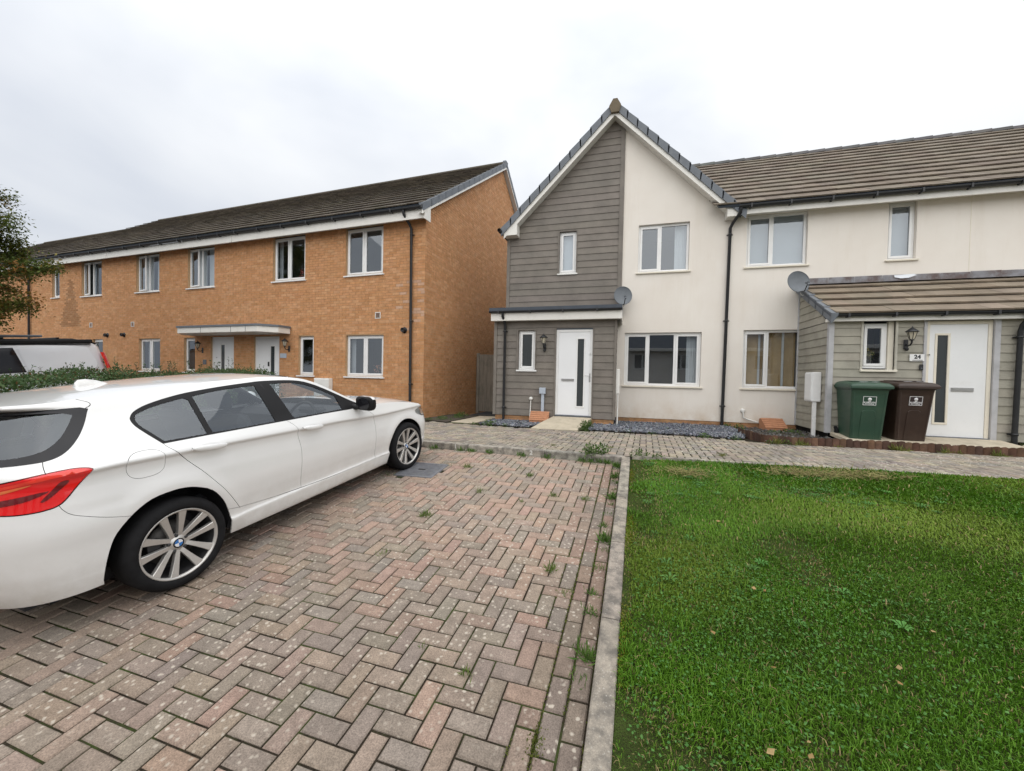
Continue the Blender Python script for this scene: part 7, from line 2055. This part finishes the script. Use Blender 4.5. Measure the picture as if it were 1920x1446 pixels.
# upright shoots above the clipped top
Vs, Ts, Cs, base = [], [], [], 0; tw = MB()
for k in range(150):
    y0 = random.uniform(.6, 5.45); x0 = random.uniform(-6.45, -5.65); z0 = float(htop(y0)) - .05; h_ = random.uniform(.06, .20) * (1.5 if random.random() < .15 else 1)
    dx, dy = random.gauss(0, .05), random.gauss(0, .06)
    tw.tube([(x0 - loc.x, y0 - loc.y, z0 - loc.z), (x0 + dx - loc.x, y0 + dy - loc.y, z0 + h_ - loc.z)], [.0025, .001], 4, cap=False)
    nn = int(h_ / .012); t_ = rng.random(nn)
    V, T, C = leaf_cloud(x0 + dx * t_ - loc.x, y0 + dy * t_ - loc.y, z0 + h_ * t_ - loc.z, rng.uniform(.018, .036, nn), np.tile(vary((.055, .10, .035), .35), (nn, 1)), .4, .5, .5)
    Vs.append(V); Ts.append(T + base); Cs.append(C); base += len(V)
mesh_np('shoots', np.concatenate(Vs), np.concatenate(Ts), M('leaf'), hd, colors=np.concatenate(Cs))
simple('twig', (0.09, 0.06, 0.035), .9, .2, 20); tag(tw.build('twigs', M('twig'), hd), kind='stuff')

# tree at the edge of the view
TX, TY = -16.25, 4.72; TZ = ground_z(TY)
tr_ = empty('tree', (TX, TY, TZ)); tag(tr_, 'slender tree with browning green leaves in front of the far brick house', 'tree')
simple('bark', (0.085, 0.066, 0.048), .95, .3, 12, bump=.6, bscale=40, stretch=(6, 6, .8))
m = MB(); trunk = [(0, 0, 0), (.03, .02, 1.4), (-.02, .03, 3.0), (.04, 0, 5.0), (.0, .02, 7.0), (.05, 0, 8.6)]
m.tube(trunk, [.13, .11, .09, .065, .035, .012], 10); m.build('trunk', M('bark'), tr_)
br = MB(); tips = []
random.seed(21)
for k in range(110):
    h_ = lerp(1.7, 8.3, (k + random.random()) / 110); az = k * 2.4 + random.uniform(-.4, .4)
    L_ = float(np.interp(h_, [1.7, 2.5, 3.4, 4.4, 5.6, 7, 8.4], [1.1, 2.0, 2.55, 2.2, 1.45, .95, .45])) * random.uniform(.75, 1.1)
    p0 = Vector((0, 0, h_)); d = Vector((math.cos(az), math.sin(az), random.uniform(.25, .6)))
    pts = [p0 + d * L_ * t_ + Vector((0, 0, -.18 * L_ * t_ * t_)) + Vector((random.gauss(0, .04), random.gauss(0, .04), 0)) * t_ for t_ in (0, .3, .6, .85, 1)]
    br.tube(pts, [.028 * (1.2 - h_ / 10), .02, .013, .007, .003], 5, cap=False)
    for t_ in np.linspace(.18, 1, int(6 + L_ * 7)):
        i = min(3, int(t_ * 4)); q = pts[i].lerp(pts[i + 1], t_ * 4 - i)
        sub = Vector((random.gauss(0, 1), random.gauss(0, 1), random.gauss(.1, .6))).normalized() * random.uniform(.12, .36)
        br.tube([q, q + sub], [.005, .002], 4, cap=False); tips.append((q, q + sub))
br.build('limbs', M('bark'), tr_)
xs_, ys_, zs_, cl_ = [], [], [], []
for (a, b) in tips:
    base_c = random.choices([(0.080, 0.115, 0.024), (0.130, 0.150, 0.032), (0.21, 0.155, 0.034), (0.25, 0.13, 0.03)], [.42, .34, .16, .08])[0]
    for k in range(random.randint(34, 52) * (2 if a.z < 5.0 and a.x > .2 else 1)):
        t_ = random.uniform(0, 1.15); q = a.lerp(b, t_)
        xs_.append(q.x + random.gauss(0, .10)); ys_.append(q.y + random.gauss(0, .10)); zs_.append(q.z + random.gauss(0, .10)); cl_.append(vary(base_c, .25))
n = len(xs_)
V, T, C = leaf_cloud(np.array(xs_), np.array(ys_), np.array(zs_), rng.uniform(.06, .105, n), np.array(cl_), .55, .45, -.25)
mesh_np('crown', V, T, M('leaf'), tr_, colors=C)

# white van beyond the hedge
VN = Vector((-SLX, -SLY, 1)).normalized(); VH = Vector((-.10, -.995, 0)); VH = (VH - VN * VH.dot(VN)).normalized(); VL = VN.cross(VH)   # nose down the slope, left side towards the lens
VO = Vector((-15.7, 8.62, Gb(-15.7, 8.62) - .02)) - VL * .95
van = bpy.data.objects.new('parked_van', None); link(van)
van.matrix_world = Matrix(((VH.x, VL.x, VN.x, VO.x), (VH.y, VL.y, VN.y, VO.y), (VH.z, VL.z, VN.z, VO.z), (0, 0, 0, 1)))
tag(van, 'white panel van with black roof bars seen over the hedge', 'van')
simple('van_paint', (0.72, 0.74, 0.77), .32, .01, 3, coat=.8)
vw = interp([.25, .45, .8, 1.1, 1.25, 1.5, 1.75, 1.88, 1.93, 1.96], [.88, .945, .95, .945, .93, .89, .84, .79, .72, .55])
vrear = interp([.25, .5, .9, 1.15, 1.5, 1.8, 1.96], [.06, .0, .02, .04, .09, .15, .30])
vfront = interp([.25, .5, .8, 1.0, 1.1, 1.3, 1.6, 1.85, 1.96], [4.82, 4.9, 4.86, 4.72, 4.35, 3.95, 3.4, 2.9, 2.4])
zsn = [.25, .35, .5, .7, .9, 1.05, 1.15, 1.3, 1.45, 1.6, 1.72, 1.8, 1.86, 1.90, 1.93, 1.95, 1.96]; NT_ = 40
def vpt(t_, z):
    """t 0..1 from rear centre round the left side to the front centre"""
    a = (t_ - .5) * math.pi; x0, x1 = vrear(z), vfront(z); e_ = 7.0
    c_ = math.sin(a); s_ = math.cos(a)
    return ((x0 + x1) / 2 + (x1 - x0) / 2 * math.copysign(abs(c_) ** (2 / e_), c_), vw(z) * abs(s_) ** (2 / e_), z)
for sd in (1, -1):
    P = []
    for z in zsn:
        for k in range(NT_ + 1):
            p = vpt(k / NT_, z); P.append((p[0], p[1] * sd, p[2]))
    F = [(i * (NT_ + 1) + k, i * (NT_ + 1) + k + 1, (i + 1) * (NT_ + 1) + k + 1, (i + 1) * (NT_ + 1) + k) for i in range(len(zsn) - 1) for k in range(NT_)]
    if sd > 0: F = [f_[::-1] for f_ in F]
    m = MB(); m.add(P, F, True); m.build('body_side', M('van_paint'), van)
m = MB(); P = []
for x in np.linspace(.40, 2.42, 12):
    for k in range(9): P.append((x, lerp(-.56, .56, k / 8), 1.96 + .035 * (1 - (k / 4 - 1) ** 2)))
m.add(P, [(i * 9 + k, (i + 1) * 9 + k, (i + 1) * 9 + k + 1, i * 9 + k + 1) for i in range(11) for k in range(8)], True); m.build('roof', M('van_paint'), van)
def vside(x, z, off=.004): return (x, vw(z) + off, z)
def vpanel(name, poly, mat, off, sides=(1, -1), grid=.12, lip=0):
    pts = [Vector(p) for p in poly]; n_ = len(pts); ed = [(i, (i + 1) % n_) for i in range(n_)]
    for x in np.arange(min(p[0] for p in poly), max(p[0] for p in poly), grid):
        for z in np.arange(min(p[1] for p in poly), max(p[1] for p in poly), .05):
            if inpoly(poly, x, z): pts.append(Vector((x, z)))
    v, e, f, *_ = delaunay_2d_cdt(pts, ed, [], 0, 1e-5)
    F0 = [t_ for t_ in f if inpoly(poly, sum(v[i].x for i in t_) / 3, sum(v[i].y for i in t_) / 3)]
    for sd in sides:
        m = MB(); m.add([(q.x, (vw(q.y) + off) * sd, q.y) for q in v], [t_[::-1] for t_ in F0] if sd > 0 else F0, True); m.build(name, mat, van)
vpanel('side_window', [(1.83, 1.12), (1.98, 1.80), (3.05, 1.80), (3.15, 1.76), (3.15, 1.10)], M('gloss_black'), .006)
vpanel('front_window', [(3.22, 1.10), (3.22, 1.76), (3.30, 1.74), (3.75, 1.40), (4.0, 1.14)], M('gloss_black'), .006)
vpanel('side_recess', cr([(.42, 1.14), (.50, 1.08), (.75, 1.05), (1.2, 1.03), (1.70, 1.06), (1.78, 1.12), (1.90, 1.74), (1.86, 1.78), (1.2, 1.785), (.62, 1.785), (.50, 1.74), (.40, 1.45), (.36, 1.28)], 3, True), M('van_paint'), .010)
for sd in (1, -1):
    m = MB(); m.tube([(.42, .835 * sd, 1.865), (1.5, .80 * sd, 1.885), (3.2, .80 * sd, 1.885)], .014, 6); m.build('roof_gutter', M('satin_black'), van)
    m = MB(); P = []
    for z in np.linspace(1.12, 1.62, 8):
        x0 = vrear(z); P += [(x0 + .13, (vw(z) + .010) * sd, z), (x0 + .010, (vw(z) * .93 + .016) * sd, z), (x0 - .012, vw(z) * .84 * sd, z)]
    m.add(P, [(3 * i + k, 3 * i + 3 + k, 3 * i + 4 + k, 3 * i + 1 + k) for i in range(7) for k in range(2)], True); m.build('tail_light', M('lens_red'), van)
    m = MB(); m.tube([(.55, .66 * sd, 1.985), (.75, .66 * sd, 2.03), (2.9, .66 * sd, 2.03), (3.1, .66 * sd, 1.985)], .022, 8); m.build('roof_rail', M('satin_black'), van)
for x in (1.05, 2.1):
    m = MB(); m.bbox(x - .03, x + .03, -.70, .70, 2.05, 2.085, .008); m.build('roof_bar', M('satin_black'), van)
for sd in (1, -1):
    m = MB(); m.bbox(.36, 3.3, .60 * sd if sd > 0 else -.84, .84 if sd > 0 else -.60, 1.905, 2.02, .02); m.build('roof_rack', M('satin_black'), van)
m = MB(); m.bbox(1.3, 2.7, .30, .56, 2.09, 2.16, .02); m.build('awning', M('grey_plastic'), van)
P = []
for y in np.linspace(-.70, .70, 9): u = abs(y) / .7; P += [(.40, y, 1.955), (.12 + .08 * u ** 3, y, 1.945 - .03 * u ** 2), (.14 + .08 * u ** 3, y, 1.91 - .03 * u ** 2), (.34, y, 1.86)]
m = MB(); m.add(P, [(4 * i + k, 4 * i + k + 1, 4 * i + 5 + k, 4 * i + 4 + k) for i in range(8) for k in range(3)], True); m.build('spoiler', M('van_paint'), van)
for ax in (.95, 3.95):
    for sd in (1, -1):
        w = empty('wheel', (ax, .83 * sd, .33), parent=van); w.rotation_euler = (R(90), 0, 0)
        m = MB(); m.lathe([(.20, -.10), (.30, -.11), (.33, -.07), (.33, .07), (.30, .11), (.20, .10)], 28); m.build('tyre', M('tyre'), w)
        m = MB(); m.lathe([(0, .05), (.08, .06), (.20, .08), (.20, -.08), (0, -.05)], 24); m.build('rim', M('alloy'), w)

# ================================================================== HOUSE ACROSS THE ROAD (mirrored in the lower windows and the car)
ho = empty('house', (2, -13.5, -1.1), R(180)); tag(ho, 'white house across the road mirrored in the ground floor windows', 'house')
bpy.context.view_layer.update()
oh = [(-24 + 3.0 * k, -22.7 + 3.0 * k, z, z + 1.2) for k in range(14) for z in (1.0, 3.6)]
m = MB(); plate(m, [(-26, 0), (20, 0), (20, 5.3), (-26, 5.3)], oh, 0.0); reveals(m, oh, 0.0); m.build('wall', M('render'), ho)
for q in oh: window(ho, *q, 0.0, (.5,), (0,), room=False, inside=[('roller', .98)] if random.random() < .4 else None)
m = MB(); m.quad((-26, .1, 0), (20, .1, 0), (20, .1, 5.3), (-26, .1, 5.3)); m.build('room', M('room'), ho)
m = MB(); m.add([(-26.3, -.4, 5.25), (20.3, -.4, 5.25), (20.3, 4.5, 8.3), (-26.3, 4.5, 8.3), (20.3, 9.4, 5.25), (-26.3, 9.4, 5.25)], [(0, 1, 2, 3), (3, 2, 4, 5)]); m.build('roof', M('felt'), ho)
m = MB(); m.bbox(-26.3, 20.3, -.42, -.36, 5.05, 5.3, .01); m.build('fascia', M('fascia'), ho)
